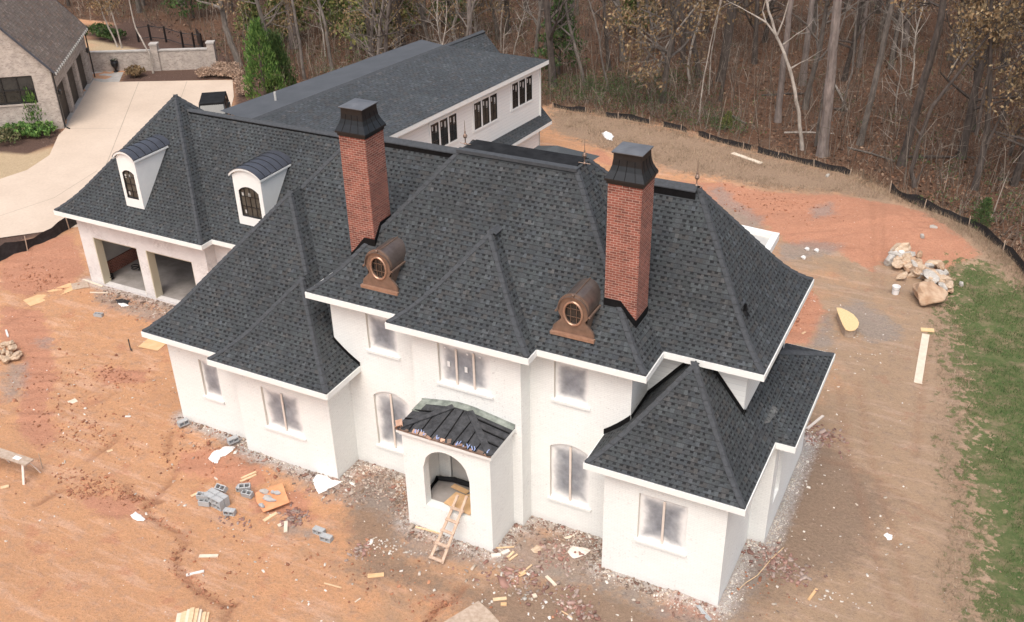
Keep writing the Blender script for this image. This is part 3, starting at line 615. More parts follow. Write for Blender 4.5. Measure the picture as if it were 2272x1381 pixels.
# ------------------------------------------------------------------ copper oculus dormers
def oculus(cx, y):
    zc = 8.24; Rb = .475; n = 20
    b = MB(); hw = .47
    # front plate: arch top, waist, flared foot
    out = [(-.67, 7.47), (.67, 7.47), (.67, 7.56), (.60, 7.70), (.50, 7.78), (.40, 7.84), (.38, 7.95), (.47, 8.10), (.49, 8.28)] + [(.49 * cos(t), 8.30 + .49 * sin(t)) for t in np.linspace(.05, pi - .05, 15)] + [(-.49, 8.28), (-.47, 8.10), (-.38, 7.95), (-.40, 7.84), (-.50, 7.78), (-.60, 7.70), (-.67, 7.56)]
    oc = V((0, 8.16)); k = 32
    def hit(t):      # outline distance along direction t
        d = (cos(t), sin(t)); best = None
        for p, q in zip(out, out[1:] + out[:1]):
            ex, ez = q[0] - p[0], q[1] - p[1]; den = d[0] * ez - d[1] * ex
            if abs(den) < 1e-9: continue
            s = ((p[0] - 0) * ez - (p[1] - 8.16) * ex) / den; u = ((p[0] - 0) * d[1] - (p[1] - 8.16) * d[0]) / den
            if s > 0 and -1e-6 <= u <= 1 + 1e-6: best = s if best is None else min(best, s)
        return best
    k = 64; ang = [2 * pi * i / k for i in range(k)]
    E = lambda t, a=.27, c_=.36: (a * cos(t), 8.16 + c_ * sin(t))
    O = lambda t: (hit(t) * cos(t), 8.16 + hit(t) * sin(t))
    for i in range(k):
        t, u = ang[i], ang[(i + 1) % k]; e1_, e2_, o1_, o2_ = E(t), E(u), O(t), O(u)
        b.face([(cx + e1_[0], y, e1_[1]), (cx + o1_[0], y, o1_[1]), (cx + o2_[0], y, o2_[1]), (cx + e2_[0], y, e2_[1])])
        b.face([(cx + o1_[0], y, o1_[1]), (cx + o1_[0], y + .07, o1_[1]), (cx + o2_[0], y + .07, o2_[1]), (cx + o2_[0], y, o2_[1])])
        b.face([(cx + e1_[0], y, e1_[1]), (cx + e2_[0], y, e2_[1]), (cx + e2_[0], y + .08, e2_[1]), (cx + e1_[0], y + .08, e1_[1])])
    D = b.build('dormer', M['copper'], house)
    q = MB(); q.tube([(cx + E(t)[0] * 1.06, y - .015, 8.16 + (E(t)[1] - 8.16) * 1.05) for t in ang] + [(cx + E(0)[0] * 1.06, y - .015, 8.16)], .035, 6, cap=False); q.build('window_ring', M['copper_bright'], D)
    q = MB(); q.face([(cx + E(t)[0], y + .06, E(t)[1]) for t in ang]); WN = q.build('window', M['glass'], D)
    q = MB()
    for u in (-.09, .09): h_ = .36 * math.sqrt(1 - (u / .27) ** 2); q.box(cx + u - .007, cx + u + .007, y + .03, y + .05, 8.16 - h_, 8.16 + h_)
    for v_ in (-.13, .13): h_ = .27 * math.sqrt(1 - (v_ / .36) ** 2); q.box(cx - h_, cx + h_, y + .03, y + .05, 8.16 + v_ - .007, 8.16 + v_ + .007)
    q.build('glazing_bar', M['copper'], D)
    q = MB(); ts = np.linspace(-.12, pi + .12, 18); L = 1.35
    for a, c_ in zip(ts, ts[1:]): q.face([(cx + .485 * cos(a), y - .06, zc + .485 * sin(a)), (cx + .485 * cos(c_), y - .06, zc + .485 * sin(c_)), (cx + .485 * cos(c_), y + L, zc + .485 * sin(c_)), (cx + .485 * cos(a), y + L, zc + .485 * sin(a))], None, 0, True)
    for a, c_ in zip(ts, ts[1:]): q.face([(cx + .485 * cos(a), y - .06, zc + .485 * sin(a)), (cx + .46 * cos(a), y - .06, zc + .46 * sin(a)), (cx + .46 * cos(c_), y - .06, zc + .46 * sin(c_)), (cx + .485 * cos(c_), y - .06, zc + .485 * sin(c_))])
    q.build('dormer_roof', M['copper_roof'], D)
    q = MB(); q.tube([(cx, y - .05, zc + .495), (cx, y + L, zc + .495)], .02, 5); q.lathe([(0, -.04), (.035, -.02), (.04, .01), (.02, .05), (0, .06)], (cx, y - .03, zc + .53), 10)
    q.build('dormer_ridge', M['copper'], D)
    for sx in (-1, 1): q = MB(); q.box(cx + sx * .53 - .03, cx + sx * .53 + .03, y - .06, y + L * .8, zc - .10, zc - .05); q.build('dormer_trim', M['copper'], D)
    for sx in (-1, 1): q = MB(); q.face([(cx + sx * .44, y + .02, 7.6), (cx + sx * .44, y + 1.1, 7.6), (cx + sx * .44, y + 1.1, zc), (cx + sx * .44, y + .02, zc)]); q.build('dormer_cheek', M['copper'], D)
    q = MB(); q.box(cx - .70, cx + .70, y - .10, y + .02, 7.36, 7.46); q.build('dormer_base', M['copper_bright'], D)
oculus(2.58, .02); oculus(9.32, -.02)
# finials, vent pipes
for (x, y, z) in ((3.80, 3.75, 11.2), (8.0, 3.75, 11.2), (11.5, 4.06, 10.95)):
    q = MB(); q.lathe([(.05, 0), (.05, .03), (.02, .06), (.018, .2), (.05, .22), (.075, .28), (.05, .34), (.02, .37), (.03, .42), (.012, .46), (.006, .8), (0, .82)], (x, y, z), 12)
    q.tube([(x - .2, y, z + .02), (x + .2, y, z + .02)], .012, 4); q.build('finial', M['copper'], house)
q = MB(); q.lathe([(.05, -.2), (.05, .28), (.03, .28)], (13.71, 2.39, 8.0), 10); q.lathe([(.14, -.05), (.06, .08)], (13.71, 2.39, 8.0), 10); q.build('vent_pipe', M['black'], house)
# rear porch frame seen behind the right wing
q = MB(); pa = [gp(1640, 498, 3.2), gp(1716, 515, 3.2), gp(1690, 560, 3.2)]; A_, B_, C2 = pa; 
dx = (B_ - A_).normalized(); dy = (C2 - B_).normalized(); wv = .28
for p, d, L in ((B_ - dx * 3.2, dx, 3.2), (B_, dy, 2.6)):
    nrm = V((-d.y, d.x, 0)) * (wv if d is dx else -wv) * -1
    a = [p, p + d * L, p + d * L + nrm, p + nrm]; 
    for zz_, rev in ((3.2, 0), (2.85, 1)): q.face([(v.x, v.y, zz_) for v in (a[::-1] if rev else a)])
    for i in range(4): u_, w_ = a[i], a[(i + 1) % 4]; q.face([(u_.x, u_.y, 2.85), (w_.x, w_.y, 2.85), (w_.x, w_.y, 3.2), (u_.x, u_.y, 3.2)])
q.build('porch_frame', M['trim'], house)
for c_ in (B_ - dx * .2 + dy * .2, B_ - dx * 3.0 + dy * .2, B_ + dy * 2.4 - dx * .2): q = MB(); q.box(c_.x - .14, c_.x + .14, c_.y - .14, c_.y + .14, -.2, 2.86); q.build('post', M['trim'], house)
q = MB(); p = B_ - dx * 3.2; q.face([(v.x, v.y, 3.0) for v in (p + dy * .28, B_ + dy * .28, C2 + dy, p + dy * 2)]); q.build('porch_ceiling', M['drywall'], house)
# porch clutter belongs to the unfinished porch floor
q = MB(); T = Matrix.Translation((6.15, -1.45, 1.13)) @ Euler((0, 0, -.15)).to_matrix().to_4x4(); q.prism([(-.45, -.5), (.6, -.5), (.6, .35), (.1, .42), (-.1, .2), (-.45, .15)], 0, .02, T=T); q.prism([(-.75, .25), (-.1, .25), (-.1, .45), (-.75, .45)], .0, .02, T=T); q.build('cardboard', M['plywood'], house)
q = MB(); q.tube([(4.9, -1.7, 1.15), (4.85, -.95, 1.2), (5.4, -.8, 1.22), (6.4, -.78, 1.2), (7.0, -.8, 1.15)], .09, 6); q.build('membrane_roll', M['membrane'], house)
# ================================================================== REAR WING (long building behind)
def hit(px, py, p0, n): r = ray(px, py); p0 = V(p0); n = V(n); return CP + r * ((p0 - CP).dot(n) / r.dot(n))
E0, E1 = gp(1218, 133, 6.5), gp(855, 307, 6.5); av = (E0 - E1).normalized(); E1 = E1 - av * 3.2
R0, R1, Rn = gp(991, 102, 7.35), gp(1072, 69, 7.35), gp(590, 255, 7.35); Rn = Rn - (R0 - Rn).normalized() * 1.0
L0, Ln = gp(935, 88, 6.9), gp(488, 246, 6.9)
O1, O0 = gp(1225, 268, 2.8), gp(1135, 322, 2.8); O0 = O1 + (O0 - O1).normalized() * 17
annex = thing('rear_wing', 'long white lap-sided building with a low slate roof behind the big brick house', 'building', (E0.x - 3, E0.y - 6, 0))
def uvp(pts, o, d):
    d = V(d).normalized(); n = (V(pts[1]) - V(pts[0])).cross(V(pts[2]) - V(pts[0])).normalized(); s = n.cross(d); return [((V(p) - o).dot(d), (V(p) - o).dot(s)) for p in pts]
def rf(pts, m, nm='roof'):
    q = MB(); q.face(pts, uvp(pts, E0, av)); return q.build(nm, M[m], annex)
right_roof = rf([E1, E0, R0, Rn], 'shingle_far'); rf([Rn, R0, L0, Ln], 'shingle_plain')
wn = V((av.y, -av.x, 0)); WO = E0 - wn * .42 - av * .35    # wall line, outward normal wn
wz = 3.25; Wb = V((WO.x, WO.y, wz))
rf([V((WO.x, WO.y, wz)) - av * 17, V((WO.x, WO.y, wz)) + av * .0, O1, O0], 'shingle_far', 'lower_roof')
rf([R0, V((WO.x, WO.y, wz)), O1, R1], 'shingle_far'); 
q = MB()
for a, b, h in ((E1, E0, .24), (O0, O1, .2)):
    q.face([a - V((0, 0, h)), b - V((0, 0, h)), b - V((0, 0, .01)), a - V((0, 0, .01))]); q.face([a - V((0, 0, h)), b - V((0, 0, h)), b - V((0, 0, h)) - wn * .45, a - V((0, 0, h)) - wn * .45])
for a, b in ((E0, R0), (R0, L0)): q.face([a - V((0, 0, .2)), b - V((0, 0, .2)), b - V((0, 0, .01)), a - V((0, 0, .01))])
q.build('fascia', M['trim'], annex)
ridge_vent(Rn + V((0, 0, -.03)), R1 + V((0, 0, -.03)), annex, .16, .1, wn)
def awall(a, b, z0, z1, m='siding'):
    return MB().face([(a.x, a.y, z0), (b.x, b.y, z0), (b.x, b.y, z1), (a.x, a.y, z1)]).build('wall', M[m], annex)
A0 = WO - av * 17; awall(A0, WO, 2.6, 6.4); LW = O1 - wn * .38 - av * .9; awall(LW - av * 16, LW, -.2, 2.62)
bl = L0 - av * .4 + wn * .4; br_ = WO; awall(bl, br_, -.2, 6.5); awall(LW, bl, -.2, 3.0); awall(bl - av * 18, bl, -.2, 6.7)
q = MB(); q.box(-.05, .05, -.04, .04, 2.9, 6.3); cb = q.build('corner_board', M['trim'], annex, world=False); cb.location = WO + wn * .02 - V(annex.location); cb.rotation_euler = (0, 0, math.atan2(wn.y, wn.x)); cb.location.z = 0
for tri in (((954, 277), (1011, 252), (958, 335), (1014, 310)), ((1050, 230), (1101, 207), (1053, 289), (1102, 263)), ((1135, 187), (1179, 167), (1136, 243), (1179, 220))):
    P_ = [hit(*p, WO, wn) for p in tri]; s0 = (P_[0] - WO).dot(av); s1 = (P_[1] - WO).dot(av); z1 = (P_[0].z + P_[1].z) / 2; z0 = (P_[2].z + P_[3].z) / 2; w = (s1 - s0 - .24) / 3
    pt = lambda s, z, o: tuple(V((WO.x, WO.y, 0)) + av * s + wn * o + V((0, 0, z)))
    def slab(mb, a, b, c, d, o0, o1):
        f = lambda o: [pt(a, c, o), pt(b, c, o), pt(b, d, o), pt(a, d, o)]; F, B = f(o1), f(o0); mb.face(F)
        for i in range(4): mb.face([B[i], B[(i + 1) % 4], F[(i + 1) % 4], F[i]])
    c = MB(); slab(c, s0 - .12, s0, z0 - .12, z1 + .12, 0, .04); slab(c, s1, s1 + .12, z0 - .12, z1 + .12, 0, .04); slab(c, s0, s1, z1, z1 + .12, 0, .04); slab(c, s0, s1, z0 - .12, z0, 0, .05)
    for i in (1, 2): slab(c, s0 + i * (w + .12) - .12, s0 + i * (w + .12), z0, z1, 0, .04)
    TR_ = c.build('window_trim', M['trim'], annex)
    for i in range(3):
        a = s0 + i * (w + .12); g = MB(); slab(g, a, a + w, z0, z1, 0, .012); G = g.build('window', M['glass'], TR_)
        f = MB(); t = .045
        slab(f, a, a + t, z0, z1, .012, .03); slab(f, a + w - t, a + w, z0, z1, .012, .03); slab(f, a + t, a + w - t, z0, z0 + t, .012, .03); slab(f, a + t, a + w - t, z1 - t, z1, .012, .03)
        slab(f, a + w / 2 - .015, a + w / 2 + .015, z0 + t, z1 - t, .012, .026)
        for k in (1, 2): z = z0 + (z1 - z0) * k / 3; slab(f, a + t, a + w - t, z - .015, z + .015, .013, .024)
        f.build('window_frame', M['frame'], TR_)
        f = MB(); slab(f, a + .1, a + .2, z1 - .35, z1 - .12, .013, .018); slab(f, a + w * .6, a + w * .8, z0 + .9, z0 + 1.25, .013, .018); f.build('sticker', M['drywall'], TR_)
q = MB(); vp = gp(612, 224, 7.1); q.lathe([(.06, -.3), (.06, .45), (0, .45)], vp, 8); q.build('vent_pipe', M['drywall'], annex)
q = MB(); p_ = gp(1240, 337, 3.0); q.face([p_ + V((-2.2, -1, -.5)), p_ + V((1.4, -1.4, -.5)), p_ + V((-.2, .2, .25))]); q.face([p_ + V((1.4, -1.4, -.5)), p_ + V((1.8, 1.5, -.5)), p_ + V((-.2, .2, .25))]); q.face([p_ + V((1.8, 1.5, -.5)), p_ + V((-2.0, 1.6, -.5)), p_ + V((-.2, .2, .25))]); q.face([p_ + V((-2.0, 1.6, -.5)), p_ + V((-2.2, -1, -.5)), p_ + V((-.2, .2, .25))]); q.build('roof', M['shingle_far'], annex); q = MB(); q.prism([(p_.x - 1.9, p_.y - .9), (p_.x + 1.15, p_.y - 1.15), (p_.x + 1.5, p_.y + 1.25), (p_.x - 1.75, p_.y + 1.35)], -.2, 2.5); q.build('wall', M['siding'], annex)
# ================================================================== NEIGHBOUR HOUSE
nc = V((-37.87, 21.43, 0)); na = V((-.609, .793, 0)); nb = V((-.793, -.609, 0)); NE = 4.18; NW = 9.6; NL = 11.7
nbh = thing('neighbour_house', 'tan brick house with brown shingles and three dark garage doors at left edge', 'house', nc)
def npt(s, t, z): return nc + na * s + nb * t + V((0, 0, z))       # s along the door wall, t along the gable wall
def nwall(f, s0, s1, z0, z1, holes, dep, nm='wall'):
    q = MB(); xs = sorted({s0, s1} | {h[0] for h in holes} | {h[1] for h in holes})
    for a, b in zip(xs, xs[1:]):
        mid = (a + b) / 2; h = next((h for h in holes if h[0] < mid < h[1]), None); zt = z1 if not callable(z1) else None
        T = (lambda u: z1) if zt is not None else z1
        if h: q.face([f(a, z0, 0), f(b, z0, 0), f(b, h[2], 0), f(a, h[2], 0)]); q.face([f(a, h[3], 0), f(b, h[3], 0), f(b, T(b), 0), f(a, T(a), 0)])
        else: q.face([f(a, z0, 0), f(b, z0, 0), f(b, T(b), 0), f(a, T(a), 0)])
    for h in holes:
        c = [(h[0], h[2]), (h[1], h[2]), (h[1], h[3]), (h[0], h[3])]
        for (u0, v0), (u1, v1) in zip(c, c[1:] + c[:1]): q.face([f(u0, v0, 0), f(u1, v1, 0), f(u1, v1, dep), f(u0, v0, dep)])
    return q.build(nm, M['brick_tan'], nbh)
fg = lambda u, z, d: npt(u, d, z); ff = lambda u, z, d: npt(d, u, z)
doors = [(.6, 3.35, -.2, 2.65), (4.1, 6.85, -.2, 2.65), (7.6, 10.35, -.2, 2.65)]
nwall(fg, 0, NL, -.2, NE, doors, .28); nwall(ff, 0, NW, -.2, NE, [(1.22, 4.3, 1.9, 3.75)], .15)
q = MB(); q.face([npt(0, 0, NE), npt(0, NW, NE), npt(0, NW / 2, NE + 1.2 * NW / 2)]); q.face([npt(NL, 0, NE), npt(NL, NW, NE), npt(NL, NW / 2, NE + 1.2 * NW / 2)]); q.face([npt(NL, 0, -.2), npt(NL, NW, -.2), npt(NL, NW, NE), npt(NL, 0, NE)]); q.build('wall', M['brick_tan'], nbh)
M['door_brown'] = noisy('dark_brown_door', (.03, .022, .016), (.05, .036, .026), 3, .6, bump=.2)
for d in doors:
    q = MB(); q.face([npt(d[0], .24, -.2), npt(d[1], .24, -.2), npt(d[1], .24, 2.65), npt(d[0], .24, 2.65)])
    for i in range(1, 5): z = 2.65 * i / 5; q.face([npt(d[0], .225, z - .02), npt(d[1], .225, z - .02), npt(d[1], .225, z + .02), npt(d[0], .225, z + .02)])
    q.build('garage_door', M['door_brown'], nbh)
q = MB(); q.face([npt(.12, 1.22, 1.9), npt(.12, 4.3, 1.9), npt(.12, 4.3, 3.75), npt(.12, 1.22, 3.75)]); WN = q.build('window', M['glass'], nbh)
q = MB()
def bar(mb, f, u0, u1, v0, v1, d0, d1):
    F = [f(u0, v0, d0), f(u1, v0, d0), f(u1, v1, d0), f(u0, v1, d0)]; B = [f(u0, v0, d1), f(u1, v0, d1), f(u1, v1, d1), f(u0, v1, d1)]; mb.face(F)
    for i in range(4): mb.face([F[i], F[(i + 1) % 4], B[(i + 1) % 4], B[i]])
for u in (1.22, 2.2, 3.2, 4.2): bar(q, ff, u, u + .09, 1.9, 3.75, .06, .12)
for z in (1.9, 2.75, 3.66): bar(q, ff, 1.22, 4.3, z, z + .09, .055, .12)
q.build('window_frame', M['frame'], WN); q = MB(); bar(q, ff, 1.1, 4.4, 1.78, 1.9, -.06, .1); q.build('sill', M['brick_tan'], WN)
q = MB(); k = 1.2; ov = .35
for t0_, t1_, up in ((-ov, NW / 2, 1), (NW + ov, NW / 2, 1)):
    z0_, z1_ = NE - k * ov + .12, NE + k * NW / 2 + .12; pts = [npt(-.3, t0_, z0_), npt(NL + .3, t0_, z0_), npt(NL + .3, t1_, z1_), npt(-.3, t1_, z1_)]; L = abs(t1_ - t0_) * 1.56
    q.face(pts, [(0, 0), (NL, 0), (NL, L), (0, L)])
NR = q.build('roof', M['shingle_brown'], nbh)
q = MB()
for s in (-.3, NL + .3):
    for t0_ in (-ov, NW + ov):
        z0_, z1_ = NE - k * ov + .12, NE + k * NW / 2 + .12; q.face([npt(s, t0_, z0_ - .16), npt(s, NW / 2, z1_ - .16), npt(s, NW / 2, z1_ + .01), npt(s, t0_, z0_ + .01)])
        q.face([npt(s, t0_, z0_ + .012), npt(s, NW / 2, z1_ + .012), npt(s + (.12 if s < 0 else -.12), NW / 2, z1_ + .012), npt(s + (.12 if s < 0 else -.12), t0_, z0_ + .012)])
q.build('rake_board', M['barrel'], NR)
q = MB(); z0_ = NE - k * ov + .10
for i in range(46):
    u = -.3 + (NL + .6) * i / 46; 
    if i % 2 == 0: bar(q, lambda a, z, d: npt(a, -ov - d, z), u, u + .13, z0_ - .12, z0_ + .04, .09, -.05)
q.build('rafter_tail', M['drywall'], NR); q = MB(); bar(q, lambda a, z, d: npt(a, -ov - d, z), -.3, NL + .3, z0_ - .16, z0_ + .0, .02, -.08); q.build('gutter', M['capmetal'], NR)
q = MB(); p = [npt(-.08, -.12, NE - .1), npt(-.06, -.10, .15), npt(-.3, -.4, .05)]; q.tube(p, .05, 6); q.build('downspout', M['capmetal'], nbh)
q = MB(); p = [npt(NL + .05, -.12, NE - .5), npt(NL + .05, -.12, .1)]; q.tube(p, .05, 6); q.build('downspout', M['capmetal'], nbh)
for s_ in (.35, 10.9):
    q = MB(); c = npt(s_, -.2, 2.2); q.lathe([(.02, .0), (.09, .05), (.11, .3), (.13, .32), (.0, .45)], c, 6); q.tube([c + V((0, 0, .1)), c + nb * .2 + V((0, 0, .15))], .02, 4); q.build('wall_lantern', M['frame'], nbh)
# retaining wall with piers
rw = thing('brick_wall', 'low tan brick garden wall with stone coping and two piers, behind the concrete driveway', 'wall', (-42, 34, 0))
wa, wb = V((-46.6, 31.9, 0)), V((-37.95, 36.7, 0)); wd = (wb - wa).normalized(); wnn = V((-wd.y, wd.x, 0))
def along(mb, s0, s1, t0, t1, z0, z1, o=wa, d=wd, n=wnn):
    f = lambda s, t, z: o + d * s + n * t + V((0, 0, z)); c = [f(s0, t0, z0), f(s1, t0, z0), f(s1, t1, z0), f(s0, t1, z0)]; e = [f(s0, t0, z1), f(s1, t0, z1), f(s1, t1, z1), f(s0, t1, z1)]
    mb.face(e); mb.face(c[::-1])
    for i in range(4): mb.face([c[i], c[(i + 1) % 4], e[(i + 1) % 4], e[i]])
L_ = (wb - wa).length
q = MB(); along(q, 0, L_, 0, .3, -.2, 1.5); q.build('wall', M['brick_tan'], rw)
q = MB(); along(q, 0, L_, -.05, .35, 1.502, 1.6); q.build('coping', M['concrete'], rw)
for s in (5.35, L_ - .1):
    q = MB(); along(q, s - .28, s + .28, -.13, .43, -.2, 2.0); P_ = q.build('pier', M['brick_tan'], rw); q = MB(); along(q, s - .33, s + .33, -.18, .48, 2.0, 2.12); q.build('pier_cap', M['concrete'], P_)
# urn
u = gp(258, 160); urn = thing('garden_urn', 'black urn planter standing against the low tan brick wall', 'planter', u)
q = MB(); q.lathe([(.0, 0), (.2, 0), (.2, .06), (.07, .14), (.1, .25), (.26, .5), (.3, .75), (.24, .9), (.3, .96), (.26, .96), (.2, .85), (0, .85)], (0, 0, 0), 14); q.build('urn', M['frame'], urn, world=False)
q = MB()
for i in range(14): a = i * .9; q.tube([(0, 0, .85), (.15 * cos(a), .15 * sin(a), 1.05), (.3 * cos(a), .3 * sin(a), 1.0 + .1 * sin(i))], [.02, .015, .005], 4)
M['leaf_dark'] = noisy('dark_leaf', (.025, .04, .018), (.05, .07, .03), 4, .7, bump=0); q.build('plant', M['leaf_dark'], urn, world=False)
# black metal fence behind the wall
fb_ = [(308, 93), (335, 89), (369, 93), (407, 105), (432, 108), (450, 110)]; fe = thing('metal_fence', 'black metal rail fence at the edge of the woods behind the low brick wall', 'fence', gp(380, 98))
pts = [gp(*p) for p in fb_]
for p in pts: q = MB(); q.box(p.x - .06, p.x + .06, p.y - .06, p.y + .06, -.1, 1.35); q.build('post', M['frame'], fe)
for z in (.25, 1.2):
    q = MB()
    for a, b in zip(pts, pts[1:]): q.tube([a + V((0, 0, z)), b + V((0, 0, z))], .035, 4)
    q.build('rail', M['frame'], fe)
q = MB(); q.box(-.02, .02, 0, 2.4, 0, 1.3); o = q.build('mesh_panel', M['frame'], fe, world=False); o.location = pts[-1] - V(fe.location); o.rotation_euler = (0, 0, .9)
# ================================================================== CAR
def car():
    c = thing('parked_car', 'dark grey boxy off-road car parked on the concrete driveway', 'car', gp(470, 262) - V((0, .0, 0)), 0)
    MC = noisy('dark_grey_car_paint', (.03, .034, .034), (.038, .042, .042), 2, .3, .3, bump=0); 
    b = MB(); b.prism([(-.93, -2.1), (.93, -2.1), (.95, -1.9), (.95, 2.1), (-.95, 2.1), (-.95, -1.9)], .45, 1.05); b.prism([(-.85, -2.25), (.85, -2.25), (.85, -2.1), (-.85, -2.1)], .5, .7)
    b.face([(-.9, -2.1, 1.05), (.9, -2.1, 1.05), (.85, -.75, 1.14), (-.85, -.75, 1.14)]); BO = b.build('body', MC, c, world=False)
    g = MB(); w0, w1 = .86, .78; A = [(-w0, -.75, 1.12), (w0, -.75, 1.12), (w0, 2.05, 1.12), (-w0, 2.05, 1.12)]; B = [(-w1, -.35, 1.74), (w1, -.35, 1.74), (w1, 1.95, 1.74), (-w1, 1.95, 1.74)]
    for i in range(4): g.face([A[i], A[(i + 1) % 4], B[(i + 1) % 4], B[i]])
    g.build('window', M['glass'], c, world=False)
    r = MB(); r.prism([(-w1 - .03, -.45), (w1 + .03, -.45), (w1 + .03, 2.0), (-w1 - .03, 2.0)], 1.74, 1.83)
    r.build('roof', M['membrane'], c, world=False)
    p = MB()
    for sx in (-1, 1):
        for (y0, y1) in ((-.75, -.35), (.5, .6), (2.05, 1.95)): p.tube([(sx * w0, y0, 1.1), (sx * w1, y1, 1.76)], .05, 4)
    p.build('pillar', MC, c, world=False)
    for sx in (-1, 1):
        m_ = MB(); m_.box(sx * 1.0 - .1, sx * 1.0 + .1, -.72, -.62, 1.12, 1.32); m_.build('mirror', MC, c, world=False)
        h = MB(); h.lathe([(0, 0), (.1, 0), (.1, .03), (0, .03)], (0, 0, 0), 12); o = h.build('headlight', M['plastic'], c, world=False); o.location = (sx * .68, -2.11, .88); o.rotation_euler = (pi / 2, 0, 0)
        for y in (-1.4, 1.35):
            t = MB(); t.lathe([(0, -.12), (.25, -.12), (.38, -.12), (.4, -.08), (.4, .08), (.38, .12), (.2, .12), (0, .1)], (0, 0, 0), 20); o = t.build('wheel', M['frame'], c, world=False); o.location = (sx * .86, y, .4); o.rotation_euler = (0, pi / 2, 0)
            t = MB(); t.lathe([(0, .13), (.2, .13), (.22, .1)], (0, 0, 0), 12); k_ = t.build('rim', M['drywall'], o, world=False)
            if sx < 0: k_.rotation_euler = (pi, 0, 0)
    return c
c = car(); _p = gp(470, 227, 1.75); c.location = V((_p.x, _p.y, .0)); c.rotation_euler = (0, 0, radians(37)); c['label'] = 'dark grey boxy off-road car parked on the concrete driveway'
# ================================================================== GROUND
def wp(l, z=0): return [tuple(gp(*p, z)[:2]) for p in l]
def inside(P, poly):
    x, y = P[:, 0], P[:, 1]; r = np.zeros(len(P), bool); n = len(poly)
    for i in range(n):
        (x1, y1), (x2, y2) = poly[i], poly[(i + 1) % n]; c = (y1 > y) != (y2 > y)
        with np.errstate(divide='ignore', invalid='ignore'): xi = (x2 - x1) * (y - y1) / (y2 - y1 + 1e-12) + x1
        r ^= c & (x < xi)
    return r
def dline(P, pl, closed=False):
    d = np.full(len(P), 1e9); seg = list(zip(pl, pl[1:])) + ([(pl[-1], pl[0])] if closed else [])
    for a, b in seg:
        a, b = np.array(a), np.array(b); ab = b - a; t = np.clip(((P - a) @ ab) / (ab @ ab + 1e-12), 0, 1); d = np.minimum(d, np.linalg.norm(P - (a + t[:, None] * ab), axis=1))
    return d
def soft(P, poly, w): d = dline(P, poly, True); return np.clip(np.where(inside(P, poly), d, -d) / w * .5 + .5, 0, 1)
def ax(segs):
    out = []
    for a, b, s in segs: out += list(np.arange(a, b, s))
    return np.array(out)
gx = ax([(-400, -90, 30), (-90, -50, 2), (-50, -20, .4), (-20, 25, .15), (25, 45, .5), (45, 90, 3), (90, 400, 30)]); gy = ax([(-120, -30, 15), (-30, -14, 2), (-14, 6, .15), (6, 46, .28), (46, 100, 1.2), (100, 500, 25)])
X_, Y_ = np.meshgrid(gx, gy); P = np.stack([X_.ravel(), Y_.ravel()], 1); nx, ny = len(gx), len(gy)
core = (P[:, 0] > -70) & (P[:, 0] < 60) & (P[:, 1] > -30) & (P[:, 1] < 100)
h1 = np.zeros(len(P)); h2 = np.zeros(len(P))
for i in np.nonzero(core)[0]:
    x, y = P[i]; h1[i] = noise.noise(V((x * .16, y * .16, 3))) * .11 + noise.noise(V((x * .55, y * .55, 1))) * .045; h2[i] = noise.noise(V((x * 1.9, y * 1.9, 5))) * .022 + noise.noise(V((x * 4.5, y * 4.5, 8))) * .010
forest = wp([(-2500, -80), (-600, 20), (150, 40), (330, 60), (470, 112), (540, 175), (640, 260), (900, 300)]) + [(-10.5, 37.5)] + wp([(1225, 236), (1330, 255), (1400, 263), (1500, 283), (1650, 325), (1760, 355), (1900, 388), (1985, 428), (2050, 462), (2150, 505), (2210, 545), (2272, 600), (2500, 820), (3500, 1200)]) + [(300, 60), (300, 480), (-380, 480)]
drive = wp([(-400, 470), (0, 398), (60, 378), (110, 345), (130, 300), (143, 288), (207, 179), (225, 183), (516, 178), (519, 215)]) + [tuple(gp(512, 243)[:2]), (-26.0, 25.0), (-24.0, 10.6), (-27.2, 7.4)] + wp([(-200, 610)])
greenp = wp([(2110, 588), (2180, 588), (2272, 640), (2600, 760), (2700, 1500), (2190, 1500), (2175, 1381), (2160, 1300), (2180, 1190), (2150, 1080), (2135, 1040), (2150, 960), (2115, 800), (2098, 700), (2095, 640)])
dryp = [wp([(1215, 238), (1400, 262), (1650, 328), (1900, 390), (2000, 440), (1960, 452), (1850, 430), (1700, 420), (1600, 398), (1500, 385), (1400, 350), (1330, 330), (1215, 290)]), wp([(2000, 440), (2150, 500), (2272, 600), (2600, 800), (2300, 700), (2190, 590), (2170, 560), (2050, 478)]), wp([(2060, 690), (2110, 640), (2150, 800), (2160, 960), (2145, 1080), (2190, 1180), (2165, 1300), (2180, 1400), (2100, 1400), (2080, 1250), (2110, 1150), (2070, 1000), (2080, 850)])]
redp = [wp([(1290, 345), (1330, 330), (1420, 400), (1600, 405), (1700, 425), (1850, 432), (1960, 455), (2060, 482), (2130, 530), (2180, 570), (2090, 605), (1990, 560), (1930, 600), (1860, 560), (1750, 540), (1640, 460), (1500, 420)]), wp([(1740, 640), (1800, 640), (1830, 690), (1800, 760), (1740, 770)]),
        wp([(0, 560), (160, 520), (190, 600), (140, 640), (60, 660), (0, 640)]), wp([(50, 780), (110, 770), (130, 840), (100, 900), (130, 960), (90, 1000), (40, 960)]), wp([(180, 1100), (300, 1105), (325, 1150), (250, 1150), (190, 1130)]), wp([(400, 1010), (460, 990), (550, 1010), (600, 1050), (560, 1090), (470, 1060), (390, 1050)]), wp([(560, 1080), (680, 1090), (690, 1150), (560, 1130)]), wp([(210, 820), (330, 820), (320, 850), (230, 850)]), wp([(0, 680), (90, 690), (120, 760), (60, 790), (0, 760)]), wp([(1540, 1250), (1600, 1290), (1590, 1381), (1440, 1381)])]
